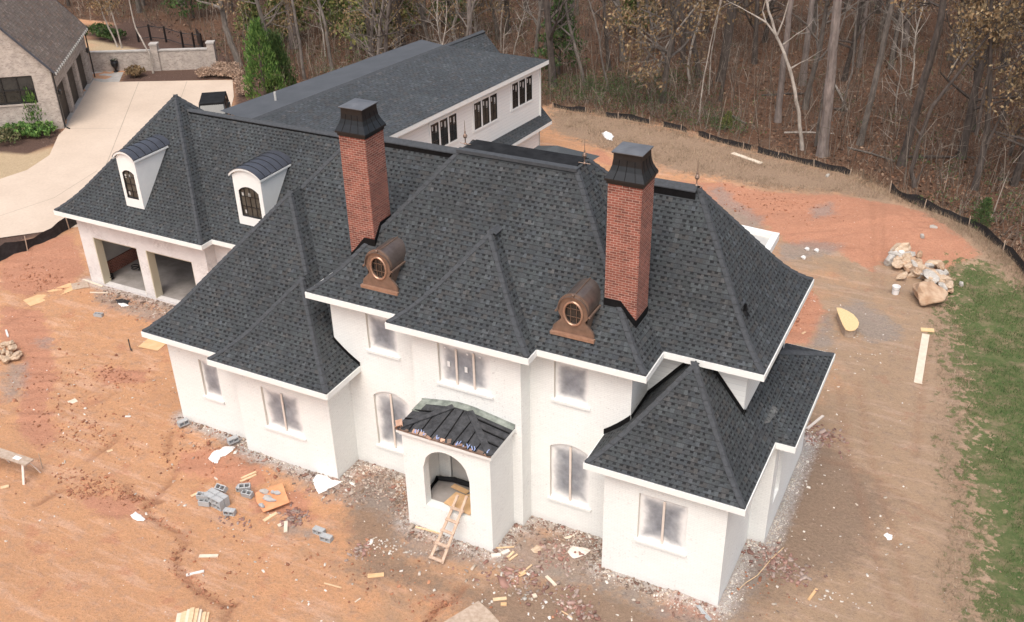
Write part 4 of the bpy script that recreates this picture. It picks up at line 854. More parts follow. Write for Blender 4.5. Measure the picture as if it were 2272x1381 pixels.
grayp = [wp([(1850, 680), (1900, 660), (1960, 690), (2010, 730), (2000, 760), (1930, 765), (1880, 730)]), wp([(1815, 700), (1850, 700), (1860, 760), (1840, 790), (1790, 770)]), wp([(1720, 540), (1800, 530), (1880, 545), (1860, 565), (1780, 575), (1720, 585)]), wp([(1560, 420), (1600, 410), (1700, 480), (1690, 520), (1640, 500)]), wp([(1790, 460), (1850, 450), (1860, 480), (1800, 490)]),
         wp([(200, 640), (400, 690), (400, 740), (200, 670)]), wp([(70, 745), (125, 745), (120, 775), (80, 770)]), wp([(0, 810), (70, 800), (60, 880), (0, 900)]), wp([(430, 930), (560, 980), (760, 1060), (830, 1040), (890, 1060), (915, 1170), (1090, 1230), (1180, 1160), (1330, 1200), (1335, 1270), (1590, 1370), (1640, 1260), (1660, 1200), (1720, 1190), (1775, 1010), (1790, 1030), (1740, 1230), (1640, 1390), (1560, 1420), (1300, 1310), (1150, 1280), (900, 1240), (840, 1150), (700, 1100), (520, 1000), (420, 960)]), wp([(600, 1150), (700, 1160), (710, 1200), (620, 1200)])]
darkp = [wp([(800, 1060), (900, 1080), (900, 1230), (1000, 1290), (1330, 1290), (1560, 1400), (1300, 1500), (1000, 1330), (800, 1280), (760, 1150)]), wp([(1720, 1000), (1850, 980), (1980, 1120), (1900, 1250), (1760, 1300), (1640, 1390), (1640, 1260), (1700, 1180)]), wp([(520, 960), (600, 1010), (560, 1030), (480, 980)])]
mulch = [wp([(-200, 345), (0, 341), (60, 344), (128, 318), (140, 296), (140, 282), (100, 262), (-200, 262), (-200, 330)]), wp([(272, 163), (300, 155), (520, 150), (640, 200), (560, 240), (520, 235), (516, 177), (262, 183)]), wp([(-100, 548), (0, 524), (165, 482), (172, 492), (0, 556), (-100, 590)]), wp([(180, 60), (330, 40), (500, 110), (540, 165), (480, 160), (470, 120), (340, 122), (240, 100), (190, 90)])]
lawn = [wp([(-300, 336), (0, 337), (60, 342), (124, 322), (120, 345), (66, 381), (0, 402), (-300, 450)]), wp([(185, 85), (240, 95), (320, 112), (200, 120)])]
cracks = [wp(l) for l in ([(322, 1120), (330, 1142), (400, 1180), (413, 1205), (395, 1225), (390, 1250), (420, 1290), (450, 1320), (490, 1340), (512, 1352)], [(330, 1118), (345, 1105), (375, 1070), (395, 1040)], [(950, 1375), (965, 1350), (1005, 1330), (1030, 1300)], [(280, 1075), (300, 1100), (360, 1110), (322, 1118)], [(195, 1020), (240, 990), (262, 970)], [(140, 1085), (100, 1110), (80, 1120)], [(500, 1381), (512, 1352), (530, 1340)], [(370, 1010), (380, 960)])]
trench = [wp(l) for l in ([(1735, 534), (1800, 541), (1870, 548), (1965, 561)], [(1780, 1015), (1880, 1032), (1950, 1060), (2010, 1110), (2090, 1150)], [(2060, 745), (2045, 860), (2030, 1010)], [(0, 700), (60, 660), (160, 600)], [(20, 715), (80, 680)], [(1932, 455), (1938, 540), (1940, 640)], [(1956, 460), (1960, 560), (1958, 640)], [(120, 905), (180, 880), (240, 850)], [(130, 930), (200, 900), (260, 868)], [(560, 690), (400, 640)], [(1860, 850), (1880, 1000), (1930, 1180), (1990, 1381)], [(1905, 850), (1925, 990), (1975, 1160), (2040, 1381)])]
mF = soft(P, forest, 1.5); mG = soft(P, greenp, 2.2); mD = np.max([soft(P, p, 2.0) for p in dryp], 0); mR = np.max([soft(P, p, .8) for p in redp], 0); mY = np.max([soft(P, p, .7) for p in grayp], 0); mK = np.max([soft(P, p, 1.2) for p in darkp], 0); mM = np.max([soft(P, p, .2) for p in mulch], 0); mL = np.max([soft(P, p, .2) for p in lawn], 0)
dc = np.min([dline(P, l) for l in cracks], 0); dt = np.min([dline(P, l) for l in trench], 0)
cr = np.clip(1 - dc / .16, 0, 1); tr = np.clip(1 - dt / .22, 0, 1)
hl = [(-19, 5.9), (-10.8, 5.9), (-10.8, 6.5), (-7, 6.5), (-6.75, -.8), (-3.15, -.8), (-3.15, -1.25), (.92, -1.25), (.92, 0), (4.4, 0), (4.4, -2.12), (7.56, -2.12), (7.56, -.6), (7.9, -.6), (7.9, 0), (10.9, 0), (10.9, -1.23), (14.7, -1.23), (14.7, 2), (15.25, 2), (15.25, 8)]
mW = np.clip(1.15 - dline(P, hl) / .75, 0, 1)
hse = np.max([soft(P, p, .5) for p in ([(-19, 5.8), (-10.8, 5.8), (-10.8, 14), (-19, 14)], [(-7, 0), (15, 0), (15, 7), (-7, 7)])], 0); dv_ = np.maximum(soft(P, drive, .6), np.maximum(mM * .5, mL))
Z = h1 + h2 - cr * .10 - tr * .06
ruts = np.zeros(len(P))
for i in np.nonzero(core & (P[:, 1] < 34))[0]:
    x, y = P[i]; ruts[i] = noise.noise(V(((x * .85 + y * .5) * .35, (y * .85 - x * .5) * 2.6, 11))) 
Z += np.where(mR > .3, ruts * .12, ruts * .018) * (1 - mG)
mound = soft(P, wp([(1980, 530), (1880, 500), (1900, 455), (2000, 462), (2080, 500), (2160, 560), (2090, 570)]), 2.4); Z += mound ** 1.5 * .55
hole = soft(P, wp([(1600, 440), (1650, 430), (1660, 490), (1625, 500)]), 1.2); Z -= hole * .5
Z = Z * (1 - dv_) * (1 - hse * .8) - dv_ * .06 - hse * .05; Z = np.where(core, Z, 0)
def zat(x, y):
    i = min(max(np.searchsorted(gx, x), 1), nx - 1); j = min(max(np.searchsorted(gy, y), 1), ny - 1); tx = (x - gx[i - 1]) / (gx[i] - gx[i - 1]); ty = (y - gy[j - 1]) / (gy[j] - gy[j - 1]); z = Z.reshape(ny, nx)
    return (z[j - 1, i - 1] * (1 - tx) + z[j - 1, i] * tx) * (1 - ty) + (z[j, i - 1] * (1 - tx) + z[j, i] * tx) * ty
jj, ii = np.meshgrid(np.arange(ny - 1), np.arange(nx - 1), indexing='ij'); b0 = (jj * nx + ii).ravel(); F = np.stack([b0, b0 + 1, b0 + nx + 1, b0 + nx], 1)
gmat = mat('site_soil', (.5, .28, .17), .95, spec=.15); n = N(gmat); ob = n.obj()
za = n.xyz(n.n('Attribute', attribute_name='zone_a').outputs['Color']); zb2 = n.xyz(n.n('Attribute', attribute_name='zone_b').outputs['Color']); zc2 = n.xyz(n.n('Attribute', attribute_name='zone_c').outputs['Color'])
nz1 = n.noise(ob, .55, 7, .65); nz2 = n.noise(ob, 2.6, 7, .7); nz3 = n.noise(ob, 9, 6, .75); nz4 = n.noise(ob, 34, 4, .7)
def edge(mk, amt=.5, lo=.42, hi=.58, nz=nz2): return n.ramp(n.math('ADD', mk, n.math('MULTIPLY', n.math('SUBTRACT', nz, .5), amt)), (lo, 0.), (hi, 1.))
px_ = n.xyz(ob); lr = n.ramp(n.math('ADD', n.math('MULTIPLY', px_[0], .05), n.math('MULTIPLY', n.math('SUBTRACT', nz1, .5), 1.4)), (.15, 0.), (.75, 1.))   # soil turns from red clay (left) to tan dirt (right)
soil = n.mix(lr, (.545, .295, .160), (.385, .265, .175))
soil = n.mix(n.math('MULTIPLY', n.ramp(nz1, (.40, 0.), (.60, 1.)), .55), soil, n.mix(lr, (.485, .27, .155), (.335, .24, .162)))
soil = n.mix(n.ramp(nz2, (.50, 0.), (.70, .7)), soil, n.mix(lr, (.37, .235, .17), (.29, .21, .16)))
mp = n.n('Mapping'); mp.inputs['Rotation'].default_value = (0, 0, .5); mp.inputs['Scale'].default_value = (.35, 2.2, 1); n.l(ob, mp.inputs[0]); strk = n.noise(mp.outputs[0], .9, 7, .7)
soil = n.mix(n.ramp(strk, (.52, 0.), (.60, .55)), soil, n.mix(lr, (.60, .38, .27), (.47, .335, .25)))
rust = n.noise(ob, .8, 8, .72); soil = n.mix(n.ramp(rust, (.57, 0.), (.62, .6)), soil, n.mix(lr, (.46, .215, .13), (.36, .215, .145)))
soil = n.mix(edge(za[3 - 3] if False else zb2[0], 1.0), soil, n.mix(nz2, (.40, .18, .11), (.54, .285, .185)))
soil = n.mix(n.math('MULTIPLY', edge(zb2[2], .9, .3, .7), .85), soil, n.mix(nz3, (.19, .135, .10), (.30, .215, .155)))
soil = n.mix(n.math('MULTIPLY', edge(zb2[1], 1.1, .45, .8), .6), soil, n.mix(nz3, (.17, .145, .13), (.36, .335, .31)))
dry = n.mix(nz3, (.25, .165, .115), (.37, .27, .185)); soil = n.mix(edge(za[2], .9, .4, .65), soil, dry)
grn = n.mix(n.ramp(nz2, (.35, 0.), (.65, 1.)), (.06, .11, .033), (.15, .155, .07)); grn = n.mix(n.ramp(n.noise(ob, 1.1, 6, .75), (.50, 0.), (.62, .85)), grn, (.25, .19, .12)); soil = n.mix(edge(za[1], 1.9, .44, .56), soil, grn)
lit = n.mix(n.ramp(nz3, (.3, 0.), (.7, 1.)), (.062, .036, .026), (.18, .098, .06)); lit = n.mix(n.ramp(nz1, (.45, 0.), (.7, .6)), lit, (.13, .095, .07)); soil = n.mix(edge(za[0], .6), soil, lit)
soil = n.mix(zc2[0], soil, n.mix(nz3, (.075, .045, .035), (.14, .09, .07))); soil = n.mix(zc2[1], soil, n.mix(nz3, (.42, .32, .2), (.5, .38, .25)))
soil = n.mix(n.math('MULTIPLY', zc2[2], .75), soil, (.27, .13, .08))
zd = n.xyz(n.n('Attribute', attribute_name='zone_d').outputs['Color']); soil = n.mix(n.math('MULTIPLY', edge(zd[0], 1.1, .35, .95, nz3), .8), soil, n.mix(nz4, (.36, .33, .31), (.58, .55, .53)))
# pebbles, clods, speckle
vp = n.vor(ob, 7.5, 'Distance'); vc = n.xyz(n.vor(ob, 7.5, 'Color')); peb = n.math('MULTIPLY', n.math('LESS_THAN', vp, .16), n.math('GREATER_THAN', vc[0], .91)); notf = n.math('SUBTRACT', 1., n.math('MAXIMUM', za[0], za[1]))
soil = n.mix(n.math('MULTIPLY', n.math('MULTIPLY', peb, notf), .7), soil, n.ramp(vc[1], (.3, (.3, .14, .09)), (.55, (.62, .52, .44)), (.8, (.8, .77, .73))))
soil = n.mix(1., soil, n.ramp(nz4, (.25, .76), (.75, 1.24)), 'MULTIPLY'); soil = n.mix(1., soil, n.ramp(nz3, (.25, .84), (.7, 1.12)), 'MULTIPLY')
n.base(soil); n.bump(n.math('ADD', n.math('ADD', n.math('MULTIPLY', nz3, .6), n.math('MULTIPLY', nz4, .25)), n.math('MULTIPLY', nz2, .9)), .9, .11)
def attr(me, name, a, b, c, d=None):
    at = me.attributes.new(name, 'FLOAT_COLOR', 'POINT'); at.data.foreach_set('color', np.stack([a, b, c, np.ones(len(a)) if d is None else d], 1).astype(np.float32).ravel())
go = npmesh('ground', np.stack([P[:, 0], P[:, 1], Z], 1), F, gmat, kind='structure')
attr(go.data, 'zone_a', mF, mG, mD); attr(go.data, 'zone_b', mR, mY, mK); attr(go.data, 'zone_c', mM, mL, np.maximum(cr, tr * .35)); attr(go.data, 'zone_d', mW, mW, mW); go.data.polygons.foreach_set('use_smooth', np.ones(len(F), bool))
# driveway and walk
M['drive'] = noisy('pale_concrete', (.56, .45, .35), (.64, .53, .425), .5, .85, bump=.15)
n = N(M['drive']); oo = n.obj(); c_ = n.ramp(n.noise(oo, .35, 5), (.3, (.52, .415, .325)), (.7, (.60, .49, .39))); fn = n.noise(oo, 6, 5); c_ = n.mix(1., c_, n.ramp(fn, (.3, .93), (.7, 1.05)), 'MULTIPLY'); n.base(c_)
q = MB(); q.face([(x, y, .015) for x, y in drive][::-1]); 
me = q.mesh('driveway'); bm = bmesh.new(); bm.from_mesh(me); bmesh.ops.triangulate(bm, faces=bm.faces[:]); bmesh.ops.recalc_face_normals(bm, faces=bm.faces[:]); bm.to_mesh(me); bm.free(); me.materials.append(M['drive']); o = bpy.data.objects.new('driveway', me); COL.objects.link(o); tag(o, kind='structure')
M['joint'] = mat('joint_line', (.34, .28, .22), .9); M['stain'] = noisy('rusty_tyre_mark', (.36, .2, .14), (.5, .38, .28), 3, .9)
for l in ([(308, 183), (215, 420), (160, 480)], [(415, 181), (390, 250)], [(0, 480), (120, 440), (215, 380)], [(150, 286), (250, 286)]):
    p = [gp(*a) for a in l]; q = MB()
    for a, b in zip(p, p[1:]):
        d = (b - a).normalized(); s_ = V((-d.y, d.x, 0)) * .02; q.face([V((v.x, v.y, .019)) for v in (a - s_, b - s_, b + s_, a + s_)])
    tag(q.build('driveway_joint', M['joint']), kind='structure')
q = MB(); q.face([(x, y, .014) for x, y in wp([(196, 150), (278, 152), (264, 184), (226, 185), (204, 185)])][::-1]); tag(q.build('path', M['concrete']), kind='structure')
q = MB(); q.face([tuple(npt(.2, -.15, .012)), tuple(npt(.2, .3, .012)), tuple(npt(10.8, .3, .012)), tuple(npt(10.8, -.15, .012))]); q.face([tuple(npt(.2, -.15, .0125)), tuple(npt(10.8, -.15, .0125)), tuple(npt(10.8, -.9, .0125)), tuple(npt(.2, -.5, .0125))]); tag(q.build('path', M['concrete']), kind='structure')
# ================================================================== silt fences
def silt(name, label, pts, h, gaps=()):
    t = thing(name, label, 'silt fence', pts[0]); fab = MB(); n_ = 0; path = []
    for a, b in zip(pts, pts[1:]):
        L = (b - a).length; k = max(1, int(L / .45))
        for i in range(k): path.append(a + (b - a) * (i / k))
    path.append(pts[-1]); rows = []
    for i, p in enumerate(path):
        d = (path[min(i + 1, len(path) - 1)] - path[max(i - 1, 0)]).normalized(); nn = V((-d.y, d.x, 0)); sag = h * (.72 + .28 * noise.noise(V((i * .31, 0, len(pts)))) + (.12 if i % 4 == 0 else 0))
        w = noise.noise(V((i * .5, 4, 0))) * .12; rows.append([V((p.x, p.y, -.05)) + nn * w, V((p.x, p.y, sag * .5)) + nn * (w * 1.6 + .03), V((p.x, p.y, sag)) + nn * w * .6])
        if i % 5 == 0: q = MB(); q.box(-.02, .02, -.02, .02, -.1, h * .95); o = q.build('stake', M['wood_old'], t, world=False); o.location = V((p.x, p.y, 0)) - nn * .05 - V(t.location); o.rotation_euler = (random.uniform(-.1, .1), random.uniform(-.1, .1), 0)
    for i in range(len(rows) - 1):
        if any(a <= i / len(rows) < b for a, b in gaps): continue
        for k in range(2): fab.face([rows[i][k], rows[i + 1][k], rows[i + 1][k + 1], rows[i][k + 1]], None, 0, True)
    fab.build('fabric', M['fabric'], t, weld=True)
silt('silt_fence', 'black silt fence sagging between the tan dry grass and the woods', [gp(*p) for p in ((1228, 240), (1330, 257), (1400, 266), (1500, 287), (1560, 306), (1650, 330), (1760, 358), (1870, 385), (1935, 408))], .46, ((.1, .16), (.30, .33), (.42, .46), (.62, .65), (.9, .96)))
silt('silt_fence', 'black silt fence curving past the rock pile at the right edge', [gp(*p) for p in ((1975, 428), (2010, 450), (2050, 468), (2105, 488), (2150, 508), (2200, 540), (2240, 575), (2290, 630), (2400, 760))], .75)
silt('silt_fence', 'tall black silt fence along the driveway at the left edge', [V((p.x, p.y, 0)) for p in (gp(-120, 640), gp(0, 578), gp(60, 556), gp(120, 530), gp(168, 500))] + [V((-24.6, 13, 0))], .85)
# ================================================================== TREES
def bark(name, c1, c2, sc=3.):
    m = mat(name, c1, .9); n = N(m); p = n.xyz(n.obj()); v = n.comb(p[0], p[1], n.math('MULTIPLY', p[2], .3)); f = n.noise(v, sc * 2, 6, .7)
    n.base(n.mix(1., n.ramp(f, (.32, c1), (.62, c2)), n.ramp(n.noise(n.obj(), .6, 3), (.3, .75), (.7, 1.2)), 'MULTIPLY')); n.bump(f, .6, .03); return m
M['bark_pale'] = bark('pale_grey_bark', (.22, .19, .16), (.42, .37, .32)); M['bark_mid'] = bark('brown_grey_bark', (.075, .063, .054), (.175, .15, .13)); M['bark_dark'] = bark('dark_bark', (.035, .028, .024), (.10, .08, .068))
M['bark_pine'] = bark('pine_bark', (.12, .097, .086), (.225, .185, .165))
def leafmat(name, cols):
    m = mat(name, cols[0], .75, spec=.2); n = N(m); g = n.n('NewGeometry'); r = n.t.nodes.new('ShaderNodeNewGeometry')
    k = len(cols); st = [((i + .5) / k, c) for i, c in enumerate(cols)]; n.base(n.mix(1., n.ramp(g.outputs['Random Per Island'], *st), n.ramp(n.noise(n.obj(), .9, 3), (.3, .6), (.7, 1.35)), 'MULTIPLY')); return m
M['leaf_pine'] = leafmat('pine_needles', [(.035, .07, .025), (.06, .105, .03), (.09, .13, .045)]); M['leaf_yellow'] = leafmat('yellow_green_leaves', [(.08, .12, .035), (.15, .18, .055), (.23, .21, .075)])
M['leaf_tan'] = leafmat('tan_oak_leaves', [(.18, .115, .06), (.26, .17, .09), (.14, .105, .06), (.30, .22, .125)]); M['leaf_arb'] = leafmat('bright_evergreen_sprays', [(.05, .115, .03), (.10, .19, .045), (.16, .26, .07)])
M['leaf_olive'] = leafmat('olive_leaves', [(.06, .075, .03), (.11, .115, .05), (.17, .15, .08)]); M['grass_pink'] = leafmat('pinkish_grass', [(.40, .28, .21), (.5, .36, .27), (.34, .24, .17)]); M['twig'] = leafmat('grey_twigs', [(.11, .085, .066), (.20, .165, .135), (.075, .058, .045), (.28, .24, .20)])
def leaves(mb, c, r, n, size, flat=1., rnd=random):
    for _ in range(n):
        while 1:
            p = V((rnd.uniform(-1, 1), rnd.uniform(-1, 1), rnd.uniform(-1, 1)))
            if .2 < p.length < 1: break
        p = c + V((p.x * r, p.y * r, p.z * r * flat)); s = size * rnd.uniform(.6, 1.4); a = Euler((rnd.uniform(0, 6), rnd.uniform(0, 6), rnd.uniform(0, 6))).to_matrix(); u, v = a @ V((s, 0, 0)), a @ V((0, s * .6, 0))
        mb.face([p - u, p - v * .8, p + u, p + v])
def grow(mb, p, d, L, r, lvl, R, tips, wig=.18, nseg=5, split=3, n=6, up=.05):
    pts = [p]; rad = [r]
    for i in range(nseg):
        d = (d + V((R.uniform(-wig, wig), R.uniform(-wig, wig), R.uniform(-wig, wig) + up))).normalized(); p = p + d * (L / nseg); pts.append(p); rad.append(r * (1 - .62 * (i + 1) / nseg))
    mb.tube(pts, rad, n, cap=False)
    if lvl == 0: tips.append(pts[-1]); tips.append(pts[len(pts) // 2]); return
    for k in range(split):
        i = R.randint(max(1, nseg // 3), nseg); a = R.uniform(0, 2 * pi); t = (pts[i] - pts[i - 1]).normalized(); q = t.orthogonal().normalized(); q = Matrix.Rotation(a, 3, t) @ q
        nd = (t * R.uniform(.5, 1.1) + q * R.uniform(.5, 1.)).normalized(); grow(mb, pts[i], nd, L * R.uniform(.45, .7), rad[i] * .62, lvl - 1, R, tips, wig * 1.2, max(3, nseg - 1), split, max(3, n - 2), up)
def tree_proto(name, seed, H, r, bk, kind, lean=(0, 0)):
    R = random.Random(seed); t = bpy.data.objects.new(name, None); COL.objects.link(t); T = MB(); Bm = MB(); Lf = MB()
    n = 9; pts, rad = [], []; x, y = 0, 0; wx, wy = R.uniform(-.05, .05) + lean[0], R.uniform(-.05, .05) + lean[1]; wob = dict(pine=.02, bare=.10, sap=.16, tan=.1, green=.08)[kind]
    for i in range(n + 1):
        pts.append(V((x, y, H * i / n - .15 * (i == 0)))); rad.append(r * (1 - .75 * (i / n) ** 1.1) * (1.35 if i == 0 else 1)); wx += R.uniform(-wob, wob); wy += R.uniform(-wob, wob); x += wx * H / n; y += wy * H / n
    T.tube(pts, rad, 8); tips = []
    at = lambda f: (pts[int(f * n)].lerp(pts[min(int(f * n) + 1, n)], f * n - int(f * n)), rad[int(f * n)])
    if kind == 'pine':
        for k in range(5): f = R.uniform(.25, .7); p, q = at(f); a = R.uniform(0, 6.3); Bm.tube([p, p + V((cos(a), sin(a), .1)) * R.uniform(.3, 1.1)], [.04, .015], 4, cap=False)
        for k in range(16):
            f = R.uniform(.62, .98); p, q = at(f); a = R.uniform(0, 6.3); L = (1.1 - f) * H * .32; e = p + V((cos(a) * L, sin(a) * L, L * .25)); Bm.tube([p, p.lerp(e, .5) + V((0, 0, .1)), e], [.06, .04, .015], 4, cap=False)
            for s_ in (.5, .8, 1.): leaves(Lf, p.lerp(e, s_), .75, 26, .16, .6, R)
        lm = 'leaf_pine'
    elif kind == 'green':
        for k in range(34):
            f = .12 + .86 * k / 34; p, q = at(min(f, .97)); a = k * 2.4; L = (1.03 - f) * H * .34 + .2; e = p + V((cos(a) * L, sin(a) * L, L * .1)); Bm.tube([p, e], [.04, .01], 4, cap=False)
            for s_ in (.45, .75, 1.): leaves(Lf, p.lerp(e, s_), .5 + .1 * L, 26, .15, .7, R)
        lm = 'leaf_yellow' if seed % 2 else 'leaf_pine'
    else:
        k0, k1, lv = (.18, 22, 2) if kind != 'sap' else (.15, 14, 1)
        for k in range(k1):
            f = R.uniform(k0, .97); p, q = at(f); a = R.uniform(0, 6.3); grow(Bm, p, V((cos(a), sin(a), R.uniform(.3, 1.))).normalized(), H * R.uniform(.12, .24) * (1.25 - f * .5), q * .5, lv, R, tips, .22, 4, 3, 5)
        if kind == 'tan':
            for p in tips: leaves(Lf, p, .8, 11, .10, .8, R)
        lm = 'leaf_tan'
    T.build('trunk', M[bk], t, world=False)
    if kind in ('pine', 'green', 'tan'): Bm.build('limbs', M[bk], t, world=False); Lf.build('crown', M[lm], t, world=False)
    else: Bm.build('crown', M[bk], t, world=False)
    return t
def curve_tree(name, label, base, path, r0, r1, bk, forks=(), seed=1, leaf=None, crown=6, group=None):
    """trunk follows the polyline (3-D points); forks are extra polylines; a twiggy crown continues past the end."""
    R = random.Random(seed); t = thing(name, label, 'tree', base, 0, group); T = MB(); Bm = MB(); tips = []
    pts = [V(p) for p in path]; d = (pts[-1] - pts[-2]).normalized(); 
    for i in range(4): d = (d + V((R.uniform(-.1, .1), R.uniform(-.1, .1), .12))).normalized(); pts.append(pts[-1] + d * 1.6)
    # densify
    P2 = []
    for a, b in zip(pts, pts[1:]):
        for k in range(3): P2.append(a.lerp(b, k / 3) + V((R.uniform(-.03, .03), R.uniform(-.03, .03), 0)))
    P2.append(pts[-1]); P2[0] = P2[0] - V((0, 0, .2)); nn = len(P2); T.tube(P2, [r0 * (1.3 if i == 0 else 1) + (r1 * .5 - r0) * (i / (nn - 1)) for i in range(nn)], 8)
    for f in forks: F_ = [V(p) for p in f]; rr = r0 * .55; Bm.tube(F_, [rr * (1 - .6 * i / (len(F_) - 1)) for i in range(len(F_))], 6); grow(Bm, F_[-1], (F_[-1] - F_[-2]).normalized(), 1.6, rr * .4, 1, R, tips, .2, 4, 3, 4)
    for k in range(crown):
        i = R.randint(int(nn * .45), nn - 1); a = R.uniform(0, 6.3); grow(Bm, P2[i], V((cos(a), sin(a), R.uniform(.2, .9))).normalized(), R.uniform(1.2, 2.6), r1 * .45, 1, R, tips, .22, 4, 3, 4)
    T.build('trunk', M[bk], t); Bm.build('crown', M[bk], t)
    if leaf:
        q = MB()
        for p in tips: leaves(q, p, .9, 26, .10, .8, R)
        q.build('foliage', M[leaf], t)
    return t
def ctree(label, poly, r0, r1, bk='bark_mid', forks=(), seed=1, leaf=None, crown=6, name='bare_tree', group=None):
    b = gp(*poly[0]); yy = b.y; path = [b] + [yp(px, py, yy + .15 * i) for i, (px, py) in enumerate(poly[1:], 1)]
    fk = [[yp(px, py, yy + .1 * (j % 3)) for j, (px, py) in enumerate(f)] for f in forks]
    return curve_tree(name, label, b, path, r0, r1, bk, fk, seed, leaf, crown, group)
keyt = [
 ('thick pale grey tree with a low side limb, left of the bright green conifer', [(532, 146), (512, 95), (500, 60), (489, 0)], .27, .2, 'bark_mid', [[(492, 20), (470, 10), (440, 3)]]),
 ('slim pale tree rising beyond the far end of the low slate roof', [(676, 176), (668, 120), (655, 40), (648, 0)], .13, .1, 'bark_mid', []),
 ('pale bent tree next to the slim one by the low slate roof', [(737, 158), (728, 100), (722, 55), (706, 0)], .15, .12, 'bark_mid', []),
 ('cream trunk with a crook just beyond the ridge of the rear wing', [(1010, 92), (1004, 66), (1014, 30), (1013, -10)], .15, .12, 'bark_pale', []),
 ('double thin pale trunks behind the peak of the rear wing roof', [(1056, 72), (1054, 40), (1046, -5)], .09, .07, 'bark_pale', [[(1056, 72), (1060, 40), (1049, 5)]]),
 ('thin straight pale stem right of the rear wing peak', [(1111, 112), (1112, 60), (1117, -5)], .06, .05, 'bark_pale', []),
 ('leaning broken tree with many side limbs near the rear wing', [(1300, 192), (1283, 130), (1270, 84), (1258, 30), (1255, -5)], .13, .1, 'bark_mid', [[(1270, 84), (1235, 52), (1200, 36)], [(1270, 86), (1258, 105), (1248, 125)], [(1268, 80), (1277, 58)]]),
 ('slender forked tree right of the leaning broken tree', [(1352, 204), (1338, 150), (1328, 80), (1316, 30), (1306, 0)], .08, .06, 'bark_mid', [[(1332, 95), (1342, 40)], [(1318, 32), (1345, 10)]]),
 ('stout straight grey trunk in a gap of the green brush', [(1383, 136), (1378, 70), (1368, -5)], .25, .22, 'bark_mid', [[(1370, 15), (1355, -5)]]),
 ('crooked dark tree with a wide spray of grey twigs', [(1404, 190), (1428, 150), (1450, 105), (1447, 60), (1435, 0)], .13, .1, 'bark_mid', [[(1448, 105), (1420, 95), (1400, 82)], [(1452, 100), (1460, 70), (1445, 40)], [(1455, 90), (1500, 75)], [(1450, 85), (1418, 60)]]),
 ('long thin tree leaning far to the right above the brush', [(1452, 182), (1475, 110), (1500, 70), (1555, 0)], .08, .06, 'bark_pale', []),
 ('S-shaped pale tree in front of a dark trunk', [(1531, 186), (1526, 150), (1535, 100), (1552, 50), (1560, -5)], .10, .08, 'bark_pale', []),
 ('dark straight trunk behind the S-shaped pale tree', [(1552, 172), (1540, 100), (1528, -5)], .22, .2, 'bark_dark', []),
 ('thin pale stem with one side branch, right of the S-shaped tree', [(1574, 210), (1576, 130), (1588, 65), (1596, 20)], .055, .04, 'bark_pale', [[(1573, 138), (1545, 140)]]),
 ('short bare leaning pole at the silt fence', [(1552, 255), (1557, 200), (1566, 150)], .06, .03, 'bark_pale', []),
 ('dark tree with a pale upper stem, left of the white forked tree', [(1598, 225), (1612, 130), (1625, 60), (1634, -5)], .13, .1, 'bark_dark', [[(1634, 15), (1655, -5)]]),
 ('wide grey trunk in deep shade behind thin stems', [(1598, 180), (1612, 90), (1625, -5)], .28, .25, 'bark_dark', []),
 ('white barked forked tree curving left at the woods edge', [(1781, 334), (1772, 250), (1758, 175), (1742, 120), (1724, 82)], .12, .09, 'bark_pale', [[(1724, 82), (1700, 50), (1692, 25), (1700, -5)], [(1700, 50), (1675, 35), (1655, 24)], [(1724, 80), (1738, 45), (1752, -5)], [(1755, 152), (1775, 140)], [(1737, 100), (1755, 86)]]),
 ('smooth grey trunk left of the tall purplish pine', [(1726, 272), (1734, 180), (1748, 60), (1756, -5)], .22, .18, 'bark_pine', []),
 ('tallest stout purplish grey pine trunk beside the silt fence', [(1823, 347), (1836, 240), (1848, 110), (1858, -5)], .33, .27, 'bark_pine', []),
 ('thin pale stem touching the stout purplish pine', [(1810, 326), (1820, 250), (1832, 180)], .09, .06, 'bark_mid', []),
 ('mossy olive trunk leaning right, right of the stout pine', [(1907, 322), (1935, 210), (1962, 90), (1982, -5)], .2, .16, 'bark_mid', []),
 ('thin grey snag leaning against logs right of the stout pine', [(1868, 248), (1890, 160), (1898, 70)], .08, .05, 'bark_mid', []),
 ('dark thick leaning oak trunk with tan leaves', [(2000, 366), (2020, 290), (2050, 180), (2085, 60), (2095, -5)], .27, .2, 'bark_dark', []),
 ('small crooked dark tree with a forked base and pale broken tip', [(2030, 416), (2022, 378), (2042, 300), (2070, 235), (2108, 187)], .14, .05, 'bark_dark', [[(2030, 410), (2050, 370)], [(2042, 300), (2028, 280)]]),
 ('dark gnarled trunk with a twisting pale stem, second from the right edge', [(2163, 421), (2178, 360), (2190, 290), (2196, 200)], .2, .12, 'bark_dark', [[(2166, 300), (2180, 230), (2195, 150), (2200, 60)], [(2190, 320), (2215, 270)]]),
 ('blackish straight trunk behind the twisting pale stem', [(2160, 292), (2165, 180), (2170, 60)], .17, .14, 'bark_dark', []),
 ('dark leaning trunk at the far right edge of the woods', [(2222, 265), (2245, 190), (2285, 100)], .18, .14, 'bark_dark', []),
 ('thin leaning dark stem low at the right edge', [(2240, 345), (2255, 300), (2285, 260)], .11, .08, 'bark_dark', []),
]
for i, (lb, poly, a, b, bk, fk) in enumerate(keyt): ctree(lb, poly, a, b, bk, fk, i + 3, 'leaf_tan' if i in (23, 25, 26, 27) else None, 18 if i in (23, 25, 26, 27) else (1 if len(poly) == 3 and a < .09 else 4), 'oak_tree' if i in (23, 25) else ('pine_tree' if i in (18, 19) else 'bare_tree'))
keypos = [gp(*k[1][0]) for k in keyt]
protos = {}
